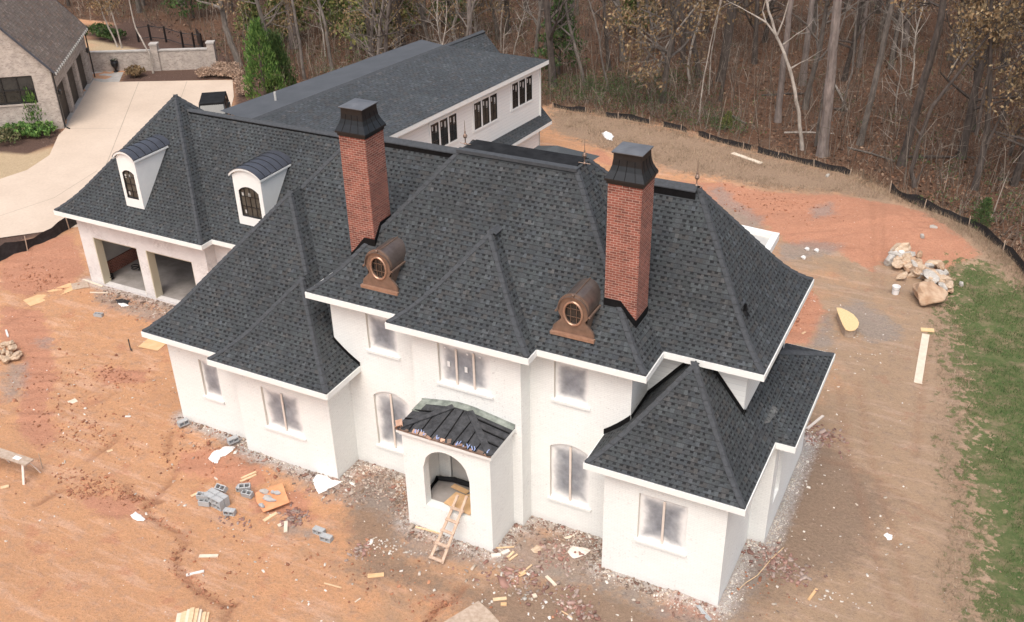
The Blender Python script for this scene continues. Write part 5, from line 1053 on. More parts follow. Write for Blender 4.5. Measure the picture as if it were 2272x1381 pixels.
defs = [('pine', 'pine_tree', 'bark_pine', [(17, .26), (19, .3), (16, .22)]), ('bare', 'bare_tree', 'bark_mid', [(14, .17), (15, .2), (13, .15)]), ('bare2', 'bare_tree', 'bark_dark', [(14, .2), (16, .24)]), ('sap', 'bare_sapling', 'bark_pale', [(8, .06), (9, .07), (6.5, .05)]), ('tan', 'oak_tree', 'bark_mid', [(13, .18), (14, .2)]), ('green', 'evergreen_tree', 'bark_dark', [(6, .1), (7.5, .12), (5, .09)])]
GL = {'pine': ('tall straight pine in the woods with green only near its top', 'tree', 'pines standing in the woods'), 'bare': ('leafless grey brown tree standing in the woods', 'tree', 'leafless grey trees in the woods'), 'bare2': ('leafless dark barked tree standing in the woods', 'tree', 'leafless dark trees in the woods'), 'sap': ('thin pale leafless sapling in the woods', 'tree', 'thin pale saplings in the woods'), 'tan': ('oak in the woods still holding tan leaves', 'tree', 'tan leaved oaks in the woods'), 'green': ('small bushy evergreen growing among the bare trunks', 'tree', 'small evergreens in the woods')}
for key, nm, bk, vs in defs:
    protos[key] = [tree_proto(nm, 11 * i + len(key) + 2, H, r, bk, key.replace('2', '')) for i, (H, r) in enumerate(vs)]
used = set(); R = random.Random(21)
def place(key, x, y, sc, label=None, group=True, z=0):
    k = R.randrange(len(protos[key])); o = protos[key][k]
    if (key, k) in used: o = copy_tree(o)
    else: used.add((key, k))
    o.location = (x, y, z); o.rotation_euler = (0, 0, R.uniform(0, 6.28)); o.scale = (sc,) * 3; L = GL[key]; tag(o, label or L[0], L[1], L[2]); return o
from mathutils import Quaternion
def vis(x, y):
    d = RM.transposed() @ (V((x, y, 0)) - CP); return 1136 + FPX * d.x / -d.z, 690.5 - FPX * d.y / -d.z
fpoly = np.array(forest); placed = list(keypos); count = 0
special = [('green', 820, 118, 1.25, 'bright yellow green bushy evergreen behind the rear wing, between grey trunks'), ('green', 1240, 165, .8, 'green shrubby evergreen just right of the rear wing eave'), ('green', 1000, 60, 1.1, 'olive evergreen left of the rear wing peak'), ('green', 430, 40, .9, 'dark evergreen above the black metal fence'), ('green', 1410, 70, 1., 'dull green evergreen deep behind the stout grey trunk'), ('green', 870, 75, 1.3, 'yellow green evergreen deeper in the woods above the rear wing roof'), ('green', 740, 60, 1.3, 'green evergreen between the tall grey trunks left of the rear wing'), ('green', 640, 90, 1.1, 'yellowish evergreen above the bright green conifer')]
for key, px, py, sc, lb in special: p = gp(px, py); place(key, p.x, p.y, sc, lb); placed.append(p)
tries = 0
while count < 262 and tries < 14000:
    tries += 1; px, py = R.uniform(-260, 2530), R.uniform(-330, 420) if R.random() < .75 else R.uniform(-30, 200); 
    if py < -300: continue
    p = gp(px, py)
    if p.y > 150 or (p - V((CP.x, CP.y, 0))).length > 190: continue
    if not inside(np.array([[p.x, p.y]]), forest)[0] or dline(np.array([[p.x, p.y]]), forest, True)[0] < 1.4: continue
    dist = (V((p.x, p.y, 0)) - V((CP.x, CP.y, 0))).length
    md = 1.2 + dist * .010
    if any((V((p.x, p.y)) - V((q.x, q.y))).length < md for q in placed): continue
    if px < 560 and py > 30 and py < 130 and R.random() < .6: continue
    if 1640 < px < 2272 and py > 190 and R.random() < .72: continue
    r = R.random(); key = 'bare' if r < .26 else 'bare2' if r < .54 else 'pine' if r < .66 else 'sap' if r < .78 else 'tan' if r < (.99 if px > 1900 or px < 500 else .93) else 'green'
    if dist > 95 and key == 'sap': key = 'bare2'
    if key == 'green' and (py > 120 or px > 1500): key = 'tan'
    place(key, p.x, p.y, R.uniform(.75, 1.15)); placed.append(p); count += 1
# pine bough hanging in at the top right: a young pine
p = gp(1905, 150); place('pine', p.x, p.y, .55, 'young pine with a green top left of the mossy olive trunk')
for px, py, s, lb in ((2172, 508, .24, 'small bright pine seedling beside the black silt fence at right'), (1608, 288, .22, 'low green bush against the silt fence left of the grey trunk')):
    p = gp(px, py); place('green', p.x, p.y, s, lb)
# unused prototypes out
for key, l in protos.items():
    for k, o in enumerate(l):
        if (key, k) not in used:
            for ch in list(o.children): bpy.data.objects.remove(ch)
            bpy.data.objects.remove(o)
# arborvitae pair
def conifer(label, p, H, rad_, seed, m='leaf_arb'):
    R_ = random.Random(seed); t = thing('conifer_tree', label, 'tree', p); T = MB(); T.tube([(0, 0, -.1), (0, 0, H * .9)], [.12, .02], 6); T.build('trunk', M['bark_dark'], t, world=False); L = MB()
    for i in range(150):
        f = R_.random() ** .8; z = .15 + f * (H - .3); r = rad_ * (1 - f) ** .75 * (.8 + .3 * R_.random()) + .1; a = R_.uniform(0, 6.3); c = V((cos(a) * r * .8, sin(a) * r * .8, z)); 
        for k in range(26):
            q = c + V((R_.gauss(0, .16), R_.gauss(0, .16), R_.gauss(0, .24))); s = R_.uniform(.07, .16); d = V((cos(a) * .35, sin(a) * .35, 1)).normalized(); s_ = d.cross(V((R_.uniform(-1, 1), R_.uniform(-1, 1), .1))).normalized() * s * .4; L.face([q - s_, q + s_, q + d * s * 1.9])
    L.build('crown', M[m], t, world=False); return t
conifer('bright green cone-shaped conifer between the driveway and the low slate roof', gp(592, 232), 5.9, 1.65, 3); conifer('narrow darker conifer tucked behind the bright green cone-shaped one', gp(628, 218), 4.6, 1.2, 5, 'leaf_pine')
conifer('slim young conifer in front of the neighbour brick gable window', gp(88, 284), 2.9, .7, 9, 'leaf_arb')
# shrubs
def shrub(label, p, r, h, m, seed, group=None, cat='shrub', nm='shrub', n=60, ls=.1):
    R_ = random.Random(seed); t = thing(nm, label, cat, p, 0, group); S_ = MB(); L = MB()
    for i in range(10): a = R_.uniform(0, 6.3); S_.tube([(0, 0, -.05), (cos(a) * r * .5, sin(a) * r * .5, h * R_.uniform(.5, .9))], [.02, .008], 4, cap=False)
    for i in range(n): a = R_.uniform(0, 6.3); q = R_.random() ** .5; leaves(L, V((cos(a) * r * q, sin(a) * r * q, h * (.35 + .55 * R_.random() * (1 - q * .5)))), .22, 14, ls, .8, R_)
    S_.build('stems', M['bark_mid'], t, world=False); L.build('foliage', M[m], t, world=False)
for i, (px, py, r, h, m) in enumerate(((20, 315, 1.1, 1.0, 'leaf_olive'), (55, 300, 1.0, 1.0, 'leaf_arb'), (95, 300, .9, .9, 'leaf_arb'), (10, 290, .9, .9, 'leaf_arb'))): shrub(['dusty olive shrub nearest the left picture edge', 'bright green shrub in the middle of the bed under the brick gable', 'bright green shrub at the corner of the brick gable by the driveway', 'green shrub against the gable wall at the left edge'][i], gp(px, py), r, h, m, i)
for i, (px, py, r, h) in enumerate(((222, 82, 1.3, 1.3), (250, 90, 1.1, 1.1))): shrub(['dark evergreen shrub behind the neighbour garage corner', 'dark evergreen shrub right of the one behind the garage corner'][i], gp(px, py), r, h, 'leaf_pine', 20 + i)
shrub('rusty orange shrub beside the urn and the low brick wall', gp(300, 170), .7, .9, 'leaf_tan', 31)
for i, (px, py) in enumerate(((455, 172), (478, 170), (500, 172), (525, 175), (540, 192), (545, 212), (520, 160), (490, 158))): shrub('clump of pinkish dry ornamental grass at the corner of the driveway', gp(px, py), .55, .85, 'grass_pink', 40 + i, 'dry ornamental grasses by the driveway corner', 'grass clump', 'ornamental_grass', 110, .055)
for i, (poly, lb) in enumerate((([(340, 162), (332, 120), (318, 95), (300, 62), (290, 20)], 'small pale tree with a light base in the mulch bed before the brick wall'), ([(262, 104), (245, 70), (232, 40)], 'thin pale multi-stemmed tree left of the metal fence'), ([(270, 106), (262, 75), (255, 50)], 'thin pale tree just right of the multi-stemmed one'), )): ctree(lb, poly, .08, .05, 'bark_pale', [], 70 + i, 'leaf_tan', 7, 'bare_tree')
# fallen logs
for i, (a, b, r, m) in enumerate((((1740, 297), (1850, 299), .07, 'bark_pale'), ((1612, 255), (1655, 278), .09, 'bark_mid'), ((1850, 245), (1880, 250), .1, 'bark_dark'), ((1995, 352), (2160, 353), .09, 'bark_dark'), ((1852, 190), (1880, 248), .08, 'bark_pale'), ((1880, 330), (1985, 360), .07, 'bark_mid'), ((2215, 402), (2280, 405), .1, 'bark_dark'), ((1690, 215), (1800, 210), .09, 'bark_dark'))):
    A, B = gp(*a), gp(*b); t = MB(); A.z += r; B.z += r; mid = A.lerp(B, .5) + V((0, 0, .05)); t.tube([A, mid, B], [r, r * .85, r * .6], 7); t.tube([mid, mid + V((.3, .2, .5))], [r * .4, .01], 4)
    tag(t.build('fallen_log', M[m]), ['pale straight fallen log behind the white forked tree', 'short fallen log angling down to the silt fence', 'stubby dark log beyond the stout pine', 'long dark log behind the leaning oak', 'pale log propped up right of the stout pine', 'grey brown log running between the oak and the pine', 'dark log at the right edge of the woods', 'long mossy dark log behind the grey trunk'][i], 'log')
# ================================================================== loose vegetation and litter (uncountable)
def sample(poly, n, margin=0., R_=rng, lim=None):
    p = np.array(poly); lo, hi = p.min(0), p.max(0)
    if lim is not None: lo = np.maximum(lo, lim[0]); hi = np.minimum(hi, lim[1])
    out = np.zeros((0, 2)); k = 0
    while len(out) < n and k < 60:
        q = R_.uniform(lo, hi, (n * 2, 2)); q = q[inside(q, poly)]; out = np.vstack([out, q]); k += 1
    return out[:n]
def zarr(q):
    i = np.clip(np.searchsorted(gx, q[:, 0]), 1, nx - 1); j = np.clip(np.searchsorted(gy, q[:, 1]), 1, ny - 1); tx = (q[:, 0] - gx[i - 1]) / (gx[i] - gx[i - 1]); ty = (q[:, 1] - gy[j - 1]) / (gy[j] - gy[j - 1]); z = Z.reshape(ny, nx)
    return (z[j - 1, i - 1] * (1 - tx) + z[j - 1, i] * tx) * (1 - ty) + (z[j, i - 1] * (1 - tx) + z[j, i] * tx) * ty
def blades(name, q, h, w, m, lean=.5):
    k = len(q); z = zarr(q); a = rng.uniform(0, 6.28, k); hh = h * rng.uniform(.5, 1.3, k); ww = w * rng.uniform(.7, 1.3, k); la = rng.uniform(0, 6.28, k); ll = hh * rng.uniform(0, lean, k)
    v = np.zeros((k, 3, 3)); v[:, 0] = np.stack([q[:, 0] - ww * np.cos(a), q[:, 1] - ww * np.sin(a), z - .01], 1); v[:, 1] = np.stack([q[:, 0] + ww * np.cos(a), q[:, 1] + ww * np.sin(a), z - .01], 1); v[:, 2] = np.stack([q[:, 0] + ll * np.cos(la), q[:, 1] + ll * np.sin(la), z + hh], 1)
    return npmesh(name, v.reshape(-1, 3), np.arange(k * 3).reshape(-1, 3), m, kind='stuff')
M['blade_green'] = leafmat('green_blades', [(.05, .10, .028), (.085, .14, .042), (.20, .185, .10), (.28, .22, .145), (.045, .085, .026)]); M['blade_dry'] = leafmat('dry_blades', [(.28, .20, .135), (.37, .28, .19), (.22, .155, .11), (.43, .34, .24)])
M['litter'] = leafmat('leaf_litter', [(.13, .066, .04), (.19, .10, .058), (.085, .048, .034), (.25, .17, .115), (.06, .04, .03)])
lim = (np.array([12, -12]), np.array([34, 32])); q = sample(greenp, 42000, lim=lim); dd = dline(q, greenp, True); cl = np.array([noise.noise(V((a * .8, b * .8, 2))) for a, b in q]); q = q[(np.minimum(dd / 1.2, 1) + cl * 1.7 + rng.uniform(-.25, .25, len(q))) > .45]; blades('lawn_grass', q, .10, .012, M['blade_green'])
dq = np.vstack([sample(p, n_, lim=(np.array([-15, -12]), np.array([34, 45]))) for p, n_ in zip(dryp, (17000, 7000, 2600))]); cl = np.array([noise.noise(V((a * .6, b * .6, 2))) for a, b in dq]); blades('dry_grass', dq[cl + rng.uniform(-.35, .35, len(dq)) > -.05], .16, .012, M['blade_dry'], 1.2)
fl = [(p.x, p.y) for p in (gp(1225, 240), gp(1400, 266), gp(1650, 330), gp(1900, 390), gp(2010, 448), gp(2150, 506), gp(2290, 620))]; t_ = rng.uniform(0, len(fl) - 1.001, 6000); i_ = t_.astype(int); fa = np.array(fl); base_ = fa[i_] + (fa[i_ + 1] - fa[i_]) * (t_ - i_)[:, None] + rng.normal(0, .45, (6000, 2)); blades('tall_dry_grass', base_, .34, .010, M['blade_dry'], .8)
# leaf litter flakes on the forest floor
k = 30000; q = []
pp = np.stack([rng.uniform(-100, 2400, k * 2), rng.uniform(-10, 560, k * 2)], 1); pw = np.array([tuple(gp(a, b)[:2]) for a, b in pp]); pw = pw[inside(pw, forest)][:k]; k = len(pw); z = zarr(pw)
e = rng.uniform(-.9, .9, (k, 2)); a = rng.uniform(0, 6.28, k); s = rng.uniform(.05, .13, k); u = np.stack([np.cos(a) * s, np.sin(a) * s, e[:, 0] * s * .6], 1); w = np.stack([-np.sin(a) * s * .6, np.cos(a) * s * .6, e[:, 1] * s * .6], 1); c0 = np.stack([pw[:, 0], pw[:, 1], z + .04], 1)
npmesh('leaf_litter', np.stack([c0 - u, c0 - w, c0 + u, c0 + w], 1).reshape(-1, 3), np.arange(k * 4).reshape(-1, 4), M['litter'], kind='stuff')
# brush: low twiggy undergrowth, thicker along the clearing edge and behind the rear wing
M['brush_green'] = leafmat('brush_leaves', [(.06, .10, .035), (.09, .13, .05), (.05, .075, .03)])
tw = []; lv = []; R = random.Random(5)
def brush(px, py, n, rad_, hh, green, spread=1.):
    c = gp(px, py); n = int(n * 2.2)
    for _ in range(n):
        x, y = c.x + R.gauss(0, rad_), c.y + R.gauss(0, rad_)
        if not inside(np.array([[x, y]]), forest)[0]: continue
        p = V((x, y, 0)); a = R.uniform(0, 6.3); d = V((cos(a) * .5 * spread, sin(a) * .5 * spread, 1)); h = hh * R.uniform(.4, 1.2); m1 = p + d * h * .5 + V((R.uniform(-.1, .1), R.uniform(-.1, .1), 0)); e = p + d * h + V((R.uniform(-.25, .25), R.uniform(-.25, .25), -.1 * h))
        tw.append((p, m1, .016)); tw.append((m1, e, .009)); tw.append((m1, m1 + V((R.uniform(-.5, .5), R.uniform(-.5, .5), R.uniform(.1, .5))) * h * .5, .008)); tw.append((m1, m1 + V((R.uniform(-.5, .5), R.uniform(-.5, .5), R.uniform(.0, .5))) * h * .5, .008))
        if R.random() < green * .85:
            for k_ in range(16): lv.append((m1.lerp(e, R.random()) + V((R.gauss(0, .22), R.gauss(0, .22), R.gauss(0, .15))), R.uniform(.03, .075)))
for l in ((1235, 205, 60, 1.5, 1.1, .8), (1300, 215, 60, 1.5, 1.0, .6), (1350, 200, 60, 1.7, 1.1, .8), (1340, 240, 40, 1.2, .8, .3), (1400, 215, 60, 1.6, 1.1, .6), (1440, 235, 50, 1.4, .9, .35), (1490, 225, 50, 1.5, 1., .3), (1500, 262, 50, 1.2, .8, .1), (1500, 180, 40, 1.2, 1., .8), (1560, 265, 40, 1.2, .9, .25), (1610, 285, 50, 1.0, .8, .6), (1600, 240, 30, 1.5, .9, .1), (1700, 180, 40, 3, 1., .1), (1780, 250, 30, 2, .8, .1), (1860, 200, 50, 3, 1.2, .1), (1960, 250, 40, 3, 1., .1), (2060, 280, 50, 3, 1.1, .1), (2090, 330, 40, 2, 1., .1), (2130, 390, 30, 1.5, .8, .15), (2230, 400, 50, 2, 1., .1), (2240, 470, 50, 1.5, .9, .25), (2270, 520, 40, 1.2, .9, .2), (2160, 465, 30, 1., .6, .2), (1960, 360, 20, 1.5, .7, .1),
          (900, 90, 60, 4, 1.4, .5), (760, 140, 60, 3, 1.3, .5), (700, 170, 40, 2, 1., .3), (1150, 60, 60, 4, 1.4, .3), (1120, 100, 40, 2, 1.2, .2), (640, 110, 50, 4, 1.3, .4), (560, 100, 40, 3, 1., .2), (400, 40, 50, 4, 1.3, .3), (300, 40, 50, 4, 1.6, .1), (230, 40, 50, 3, 1.6, .1), (1300, 40, 60, 6, 1.5, .3), (1500, 60, 60, 6, 1.3, .15), (1700, 60, 60, 6, 1.3, .1), (1900, 60, 70, 6, 1.4, .2), (2100, 100, 70, 5, 1.4, .2), (2220, 180, 60, 4, 1.4, .2), (850, 20, 60, 6, 1.6, .5)): brush(*l)
for _ in range(9500):     # thin whips and saplings all through the woods
    px, py = R.uniform(-150, 2420), R.uniform(-200, 500); c = gp(px, py)
    if c.y > 140 or not (c.y > 36 or c.x < -30 or py > 200): continue
    if not inside(np.array([[c.x, c.y]]), forest)[0]: continue
    if px > 1640 and py > 150 and R.random() < .5: continue
    a = R.uniform(0, 6.3); ln = R.uniform(0, .35); d = V((cos(a) * ln, sin(a) * ln, 1)); h = R.uniform(.8, 5.5); p = V((c.x, c.y, 0)); m1 = p + d * h * .5 + V((R.uniform(-.15, .15), R.uniform(-.15, .15), 0)); e = p + d * h + V((R.uniform(-.4, .4), R.uniform(-.4, .4), 0)); w_ = R.uniform(.012, .028)
    tw.append((p, m1, w_)); tw.append((m1, e, w_ * .6))
    for k_ in range(4): s0_ = m1.lerp(e, R.random()); tw.append((s0_, s0_ + V((R.uniform(-.8, .8), R.uniform(-.8, .8), R.uniform(.1, .7))) * (h * .28), w_ * .4))
vv = np.zeros((len(tw), 4, 3)); 
for i, (a, b, r_) in enumerate(tw): d = (b - a); s_ = d.cross(V((R.uniform(-1, 1), R.uniform(-1, 1), .3))); s_ = s_.normalized() * r_ if s_.length > 1e-6 else V((r_, 0, 0)); vv[i] = [a - s_, a + s_, b + s_ * .6, b - s_ * .6]
npmesh('brush_twigs', vv.reshape(-1, 3), np.arange(len(tw) * 4).reshape(-1, 4), M['twig'], kind='stuff')
vv = np.zeros((len(lv), 4, 3))
for i, (c, s) in enumerate(lv): a = Euler((R.uniform(0, 6), R.uniform(0, 6), R.uniform(0, 6))).to_matrix(); u, w = a @ V((s, 0, 0)), a @ V((0, s * .6, 0)); vv[i] = [c - u, c - w, c + u, c + w]
npmesh('brush_leaves', vv.reshape(-1, 3), np.arange(len(lv) * 4).reshape(-1, 4), M['brush_green'], kind='stuff')
# ================================================================== LOOSE OBJECTS ON THE SITE
def rock_mesh(seed, m, nm='boulder', sub=2, amp=.28, sz=(1, 1, 1)):
    bm = bmesh.new(); bmesh.ops.create_icosphere(bm, subdivisions=sub, radius=1)
    R_ = random.Random(seed); cuts = [(V((R_.gauss(0, 1), R_.gauss(0, 1), R_.gauss(0, 1))).normalized(), R_.uniform(.5, .8)) for _ in range(9)]
    for v in bm.verts:
        p = v.co.copy()
        for nn, d in cuts:
            e = p.dot(nn) - d
            if e > 0: p -= nn * e
        p *= 1 + noise.noise(p * 1.7 + V((seed, 0, 0))) * amp; v.co = V((p.x * sz[0], p.y * sz[1], p.z * sz[2]))
    me = bpy.data.meshes.new(nm); bm.to_mesh(me); bm.free(); me.materials.append(M[m]); return me
def put(me, nm, label, cat, loc, rot=(0, 0, 0), sc=1., group=None):
    o = bpy.data.objects.new(nm, me); COL.objects.link(o); o.location = loc; o.rotation_euler = rot; o.scale = (sc,) * 3 if not hasattr(sc, '__len__') else sc; return tag(o, label, cat, group)
R = random.Random(9)
# rock pile, right
rk = [rock_mesh(i, m) for i, m in enumerate(('rock_tan', 'rock_grey', 'rock_tan', 'rock_rust', 'rock_grey', 'rock_white'))]
big = gp(2054, 668); put(rock_mesh(40, 'rock_rust', sub=4, amp=.2), 'boulder', 'largest rust coloured boulder at the front of the rock pile', 'rock', (big.x, big.y, zat(big.x, big.y) + .4), (.1, .1, .5), (.92, .72, .66))
for px, py, k, s, z, lb in ((1998, 558, 0, (.62, .42, .36), .2, 'large flat-topped tan boulder at the back of the rock pile'), (1972, 577, 1, (.38, .34, .34), .2, 'round grey tan boulder leftmost in the rock pile'), (1985, 566, 5, (.14, .14, .17), .3, 'small round white stone left of its twin, on the rock pile'), (1998, 566, 5, (.2, .17, .17), .3, 'slightly larger round white stone on the rock pile'), (2062, 622, 4, (.48, .4, .26), .42, 'broad pale grey slab on top of the rock pile'), (2070, 588, 2, (.5, .28, .16), .3, 'tan slab lying crosswise in the middle of the rock pile'), (2085, 597, 3, (.55, .25, .2), .3, 'long rusty slab at the right of the rock pile')):
    p = gp(px, py + 8); put(rk[k], 'boulder', lb, 'rock', (p.x, p.y, zat(p.x, p.y) + z), (R.uniform(-.2, .2), R.uniform(-.2, .2), R.uniform(0, 3)), s)
for i in range(84):
    t = R.random(); px = 1985 + t * 115 + R.gauss(0, 12); py = 572 + t * 72 + R.gauss(0, 10)
    if px > 2108 or (px < 2040 and py > 640): continue
    p = gp(px, py); put(rk[R.choice((0, 0, 1, 2, 3, 4))], 'boulder', 'tan or grey fieldstone heaped in the rock pile beside the grass', 'rock', (p.x, p.y, zat(p.x, p.y) + R.uniform(.1, .32)), (R.uniform(-.5, .5), R.uniform(-.5, .5), R.uniform(0, 6)), (R.uniform(.24, .46), R.uniform(.18, .3), R.uniform(.11, .2)), 'fieldstones in the rock pile')
for px, py, lb in ((1790, 553, 'white block shaped stone on the grey soil right of the roof'), (1811, 557, 'small white stone right of the white block shaped stone'), (1782, 572, 'pointed tan stone below the white stones'), (2132, 632, 'pale stone on the green grass'), (2043, 538, 'pale stone lying on the red clay bank'), (2068, 517, 'grey stone high on the red clay bank'), (1836, 390, 'cream stone in the dry grass')):
    p = gp(px, py); put(rk[5 if 'white' in lb else 1], 'stone', lb, 'rock', (p.x, p.y, zat(p.x, p.y) + .06), (R.uniform(-.3, .3), 0, R.uniform(0, 3)), (.2, .14, .12))
for i, (px, py) in enumerate(((5, 800), (12, 785), (22, 795), (30, 780), (40, 790), (8, 772), (18, 770), (28, 768), (-5, 790), (35, 800), (15, 806))):
    p = gp(px, py); put(rk[(i * 5) % 5], 'boulder', 'tan stone heaped at the left picture edge', 'rock', (p.x, p.y, R.uniform(.08, .2)), (R.uniform(-.4, .4), R.uniform(-.4, .4), R.uniform(0, 6)), (R.uniform(.2, .3), R.uniform(.15, .22), R.uniform(.12, .2)), 'stones heaped at the left edge')
# cinder blocks
def block_mesh():
    mb = MB(); L, W_, H = .4, .2, .2; t = .033; xs = [-L / 2, -L / 2 + t, -t / 2, t / 2, L / 2 - t, L / 2]; ys = [-W_ / 2, -W_ / 2 + t, W_ / 2 - t, W_ / 2]
    for i in range(5):
        for j in range(3):
            hollow = j == 1 and i in (1, 3)
            if not hollow:
                for z in (0, H): mb.face([(xs[i], ys[j], z), (xs[i + 1], ys[j], z), (xs[i + 1], ys[j + 1], z), (xs[i], ys[j + 1], z)][::1 if z else -1])
            else:
                a, b, c, d = xs[i], xs[i + 1], ys[j], ys[j + 1]
                for (p, q) in (((a, c), (b, c)), ((b, c), (b, d)), ((b, d), (a, d)), ((a, d), (a, c))): mb.face([(*p, 0), (*p, H), (*q, H), (*q, 0)])
    for (p, q) in (((xs[0], ys[0]), (xs[5], ys[0])), ((xs[5], ys[0]), (xs[5], ys[3])), ((xs[5], ys[3]), (xs[0], ys[3])), ((xs[0], ys[3]), (xs[0], ys[0]))): mb.face([(*p, 0), (*q, 0), (*q, H), (*p, H)])
    me = mb.mesh('concrete_block', True); me.materials.append(M['cmu']); return me
bkm = block_mesh()
def blk(px, py, rz, lb, z=0., rx=0., grp=None, dx=0., dy=0., ry=0.):
    p = gp(px, py); o = put(bkm, 'concrete_block', lb, 'concrete block', (p.x + dx, p.y + dy, zat(p.x, p.y) + z), (0, 0, 0), 1., grp); o.rotation_euler = (Matrix.Rotation(rz, 3, 'Z') @ Matrix.Rotation(rx, 3, 'X') @ Matrix.Rotation(ry, 3, 'Y')).to_euler(); return o
g_ = 'blocks stacked in the neat block pile'; a0 = -.12
for lay in range(2):
    for i in range(2):
        for j in range(2):
            c, s = cos(a0), sin(a0); dx, dy = (j - .5) * .42 * c - (i - .5) * .22 * s, (j - .5) * .42 * s + (i - .5) * .22 * c
            blk(487, 1112, a0, 'grey concrete block in the neat block pile, holes facing forward', lay * .205 + .1, pi / 2, g_, dx * 1., dy * 1.0 + 0)
for px, py, rz, lb, z, rx in ((455, 1118, .3, 'grey block at the left foot of the neat block pile', 0.02, 0), (453, 1112, .35, 'block perched on the one at the left foot of the pile', .2, .15), (513, 1134, .25, 'block lying hole side forward at the right foot of the pile', .1, pi / 2), (540, 1082, .35, 'block on its side behind the neat block pile', .1, pi / 2), (550, 1098, .1, 'broken block with rounded shadow beside the pile', .02, .2), (545, 1090, .6, 'block leaning on the broken one beside the pile', .16, .3), (713, 1180, 0., 'left of two blocks lying alone left of the porch', .1, pi / 2), (729, 1196, .05, 'right of two blocks lying alone left of the porch', .1, pi / 2), (406, 945, 1.2, 'block standing at the front left corner of the house', .2, pi / 2), (516, 982, 1.1, 'block touching the white cloth near the left wing', .2, pi / 2), (219, 700, .3, 'half sunk grey block in the dirt before the garage', -.06, 0), (496, 1096, 0., 'tipped block behind the neat block pile', .25, .5)): blk(px, py, rz, lb, z, rx)
# boards and sheets
def board(px, py, L, w, th, rz, m, lb, nm='plank', cat='board', z=0., tilt=0., grp=None, roll=0.):
    mb = MB(); mb.box(-L / 2, L / 2, -w / 2, w / 2, 0, th); me = mb.mesh(nm); me.materials.append(M[m]); p = gp(px, py); return put(me, nm, lb, cat, (p.x, p.y, zat(p.x, p.y) + .01 + z), (roll, tilt, rz), 1., grp)
def board2(a, b, w, th, m, lb, nm='plank', cat='board', z=0., grp=None, z0=None, z1=None):
    A, B = gp(*a), gp(*b); A.z = (zat(A.x, A.y) + .012 + z) if z0 is None else z0; B.z = (zat(B.x, B.y) + .012 + z) if z1 is None else z1; d = B - A; L = d.length
    mb = MB(); mb.box(0, L, -w / 2, w / 2, 0, th); me = mb.mesh(nm); me.materials.append(M[m]); return put(me, nm, lb, cat, A, (0, -math.asin(d.z / L), math.atan2(d.y, d.x)), 1., grp)
board2((2054, 743), (2036, 852), .30, .03, 'wood_pale', 'long pale board lying at the edge of the grass on the right')
board2((2043, 733), (2072, 736), .28, .04, 'osb', 'short yellow board just beyond the long pale one')
board2((535, 1060), (568, 1046), .09, .04, 'wood_new', 'upper of two short pine sticks near the left pavilion'); board2((533, 1068), (568, 1052), .09, .04, 'wood_new', 'lower of two short pine sticks near the left pavilion', z=.0)
board2((424, 1102), (444, 1093), .1, .04, 'wood_new', 'short pine offcut left of the block pile'); board2((585, 1156), (614, 1138), .13, .04, 'wood_new', 'pine offcut below the orange board')
board2((617, 1168), (638, 1160), .13, .04, 'wood_pale', 'flat offcut of a T shaped pair on the dirt'); board2((634, 1184), (635, 1160), .12, .04, 'wood_pale', 'upright offcut of a T shaped pair on the dirt', z=.03)
board2((442, 1234), (484, 1234), .12, .04, 'wood_pale', 'straight pale offcut on open dirt lower left'); board2((413, 1275), (453, 1268), .09, .04, 'rock_white', 'weathered white offcut beside the erosion gully')
board2((816, 1281), (852, 1277), .16, .03, 'plywood', 'golden flat offcut on the dirt below the porch'); board2((720, 1298), (758, 1308), .04, .03, 'wood_new', 'thin pine lath on open dirt'); board2((788, 1339), (800, 1330), .04, .02, 'wood_pale', 'tiny pale stick near the bottom centre')
board2((1094, 1331), (1124, 1328), .12, .03, 'wood_new', 'pine offcut right of the big sheet at the bottom'); board2((1111, 1341), (1124, 1341), .12, .04, 'plywood', 'square wood block below the pine offcut')
board2((1155, 1275), (1180, 1254), .05, .03, 'wood_new', 'slanted pine stick on the brick rubble'); board2((1150, 1277), (1165, 1270), .16, .02, 'plywood', 'flat wood scrap under the slanted stick'); board2((1212, 1278), (1233, 1300), .10, .04, 'wood_pale', 'grooved pale board on the brick rubble'); board2((1246, 1357), (1270, 1372), .03, .02, 'wood_new', 'thin lath at the bottom right of centre'); board2((1182, 1325), (1190, 1322), .14, .05, 'wood_pale', 'small pale wood block right of bottom centre')
board2((1097, 1218), (1141, 1216), .05, .03, 'wood_new', 'narrow stick by the right porch corner'); board2((1090, 1236), (1112, 1234), .14, .05, 'wood_pink', 'pinkish offcut by the right porch corner'); board2((1113, 1232), (1130, 1224), .14, .05, 'wood_pink', 'angled pinkish offcut near the porch corner'); board2((1126, 1240), (1140, 1227), .08, .04, 'wood_new', 'upper of two parallel sticks right of the porch'); board2((1130, 1245), (1148, 1233), .06, .04, 'wood_new', 'lower of two parallel sticks right of the porch')
board2((1253, 1195), (1275, 1190), .1, .02, 'wood_pale', 'wedge shaped board near the right pavilion wall'); board2((922, 1173), (975, 1185), .07, .03, 'wood_new', 'stick leaning to the foot of the porch wall')
board2((60, 675), (165, 637), .85, .02, 'plywood', 'long plywood sheet in front of the garage', 'plywood_sheet', 'sheet'); board2((160, 640), (196, 632), .7, .02, 'wood_old', 'grey plywood sheet at the garage corner', 'plywood_sheet', 'sheet'); board2((185, 622), (228, 636), .1, .04, 'wood_pale', 'pale board at the foot of the garage corner pier'); board2((200, 650), (240, 650), .06, .04, 'wood_pale', 'pale lath in the rubble before the garage')
board2((318, 760), (362, 768), .75, .02, 'plywood', 'orange plywood sheet below the left wing eave', 'plywood_sheet', 'sheet'); board2((305, 1150), (300, 1148), .2, .02, 'wood_pale', 'small pale scrap on the dirt')if 0 else None
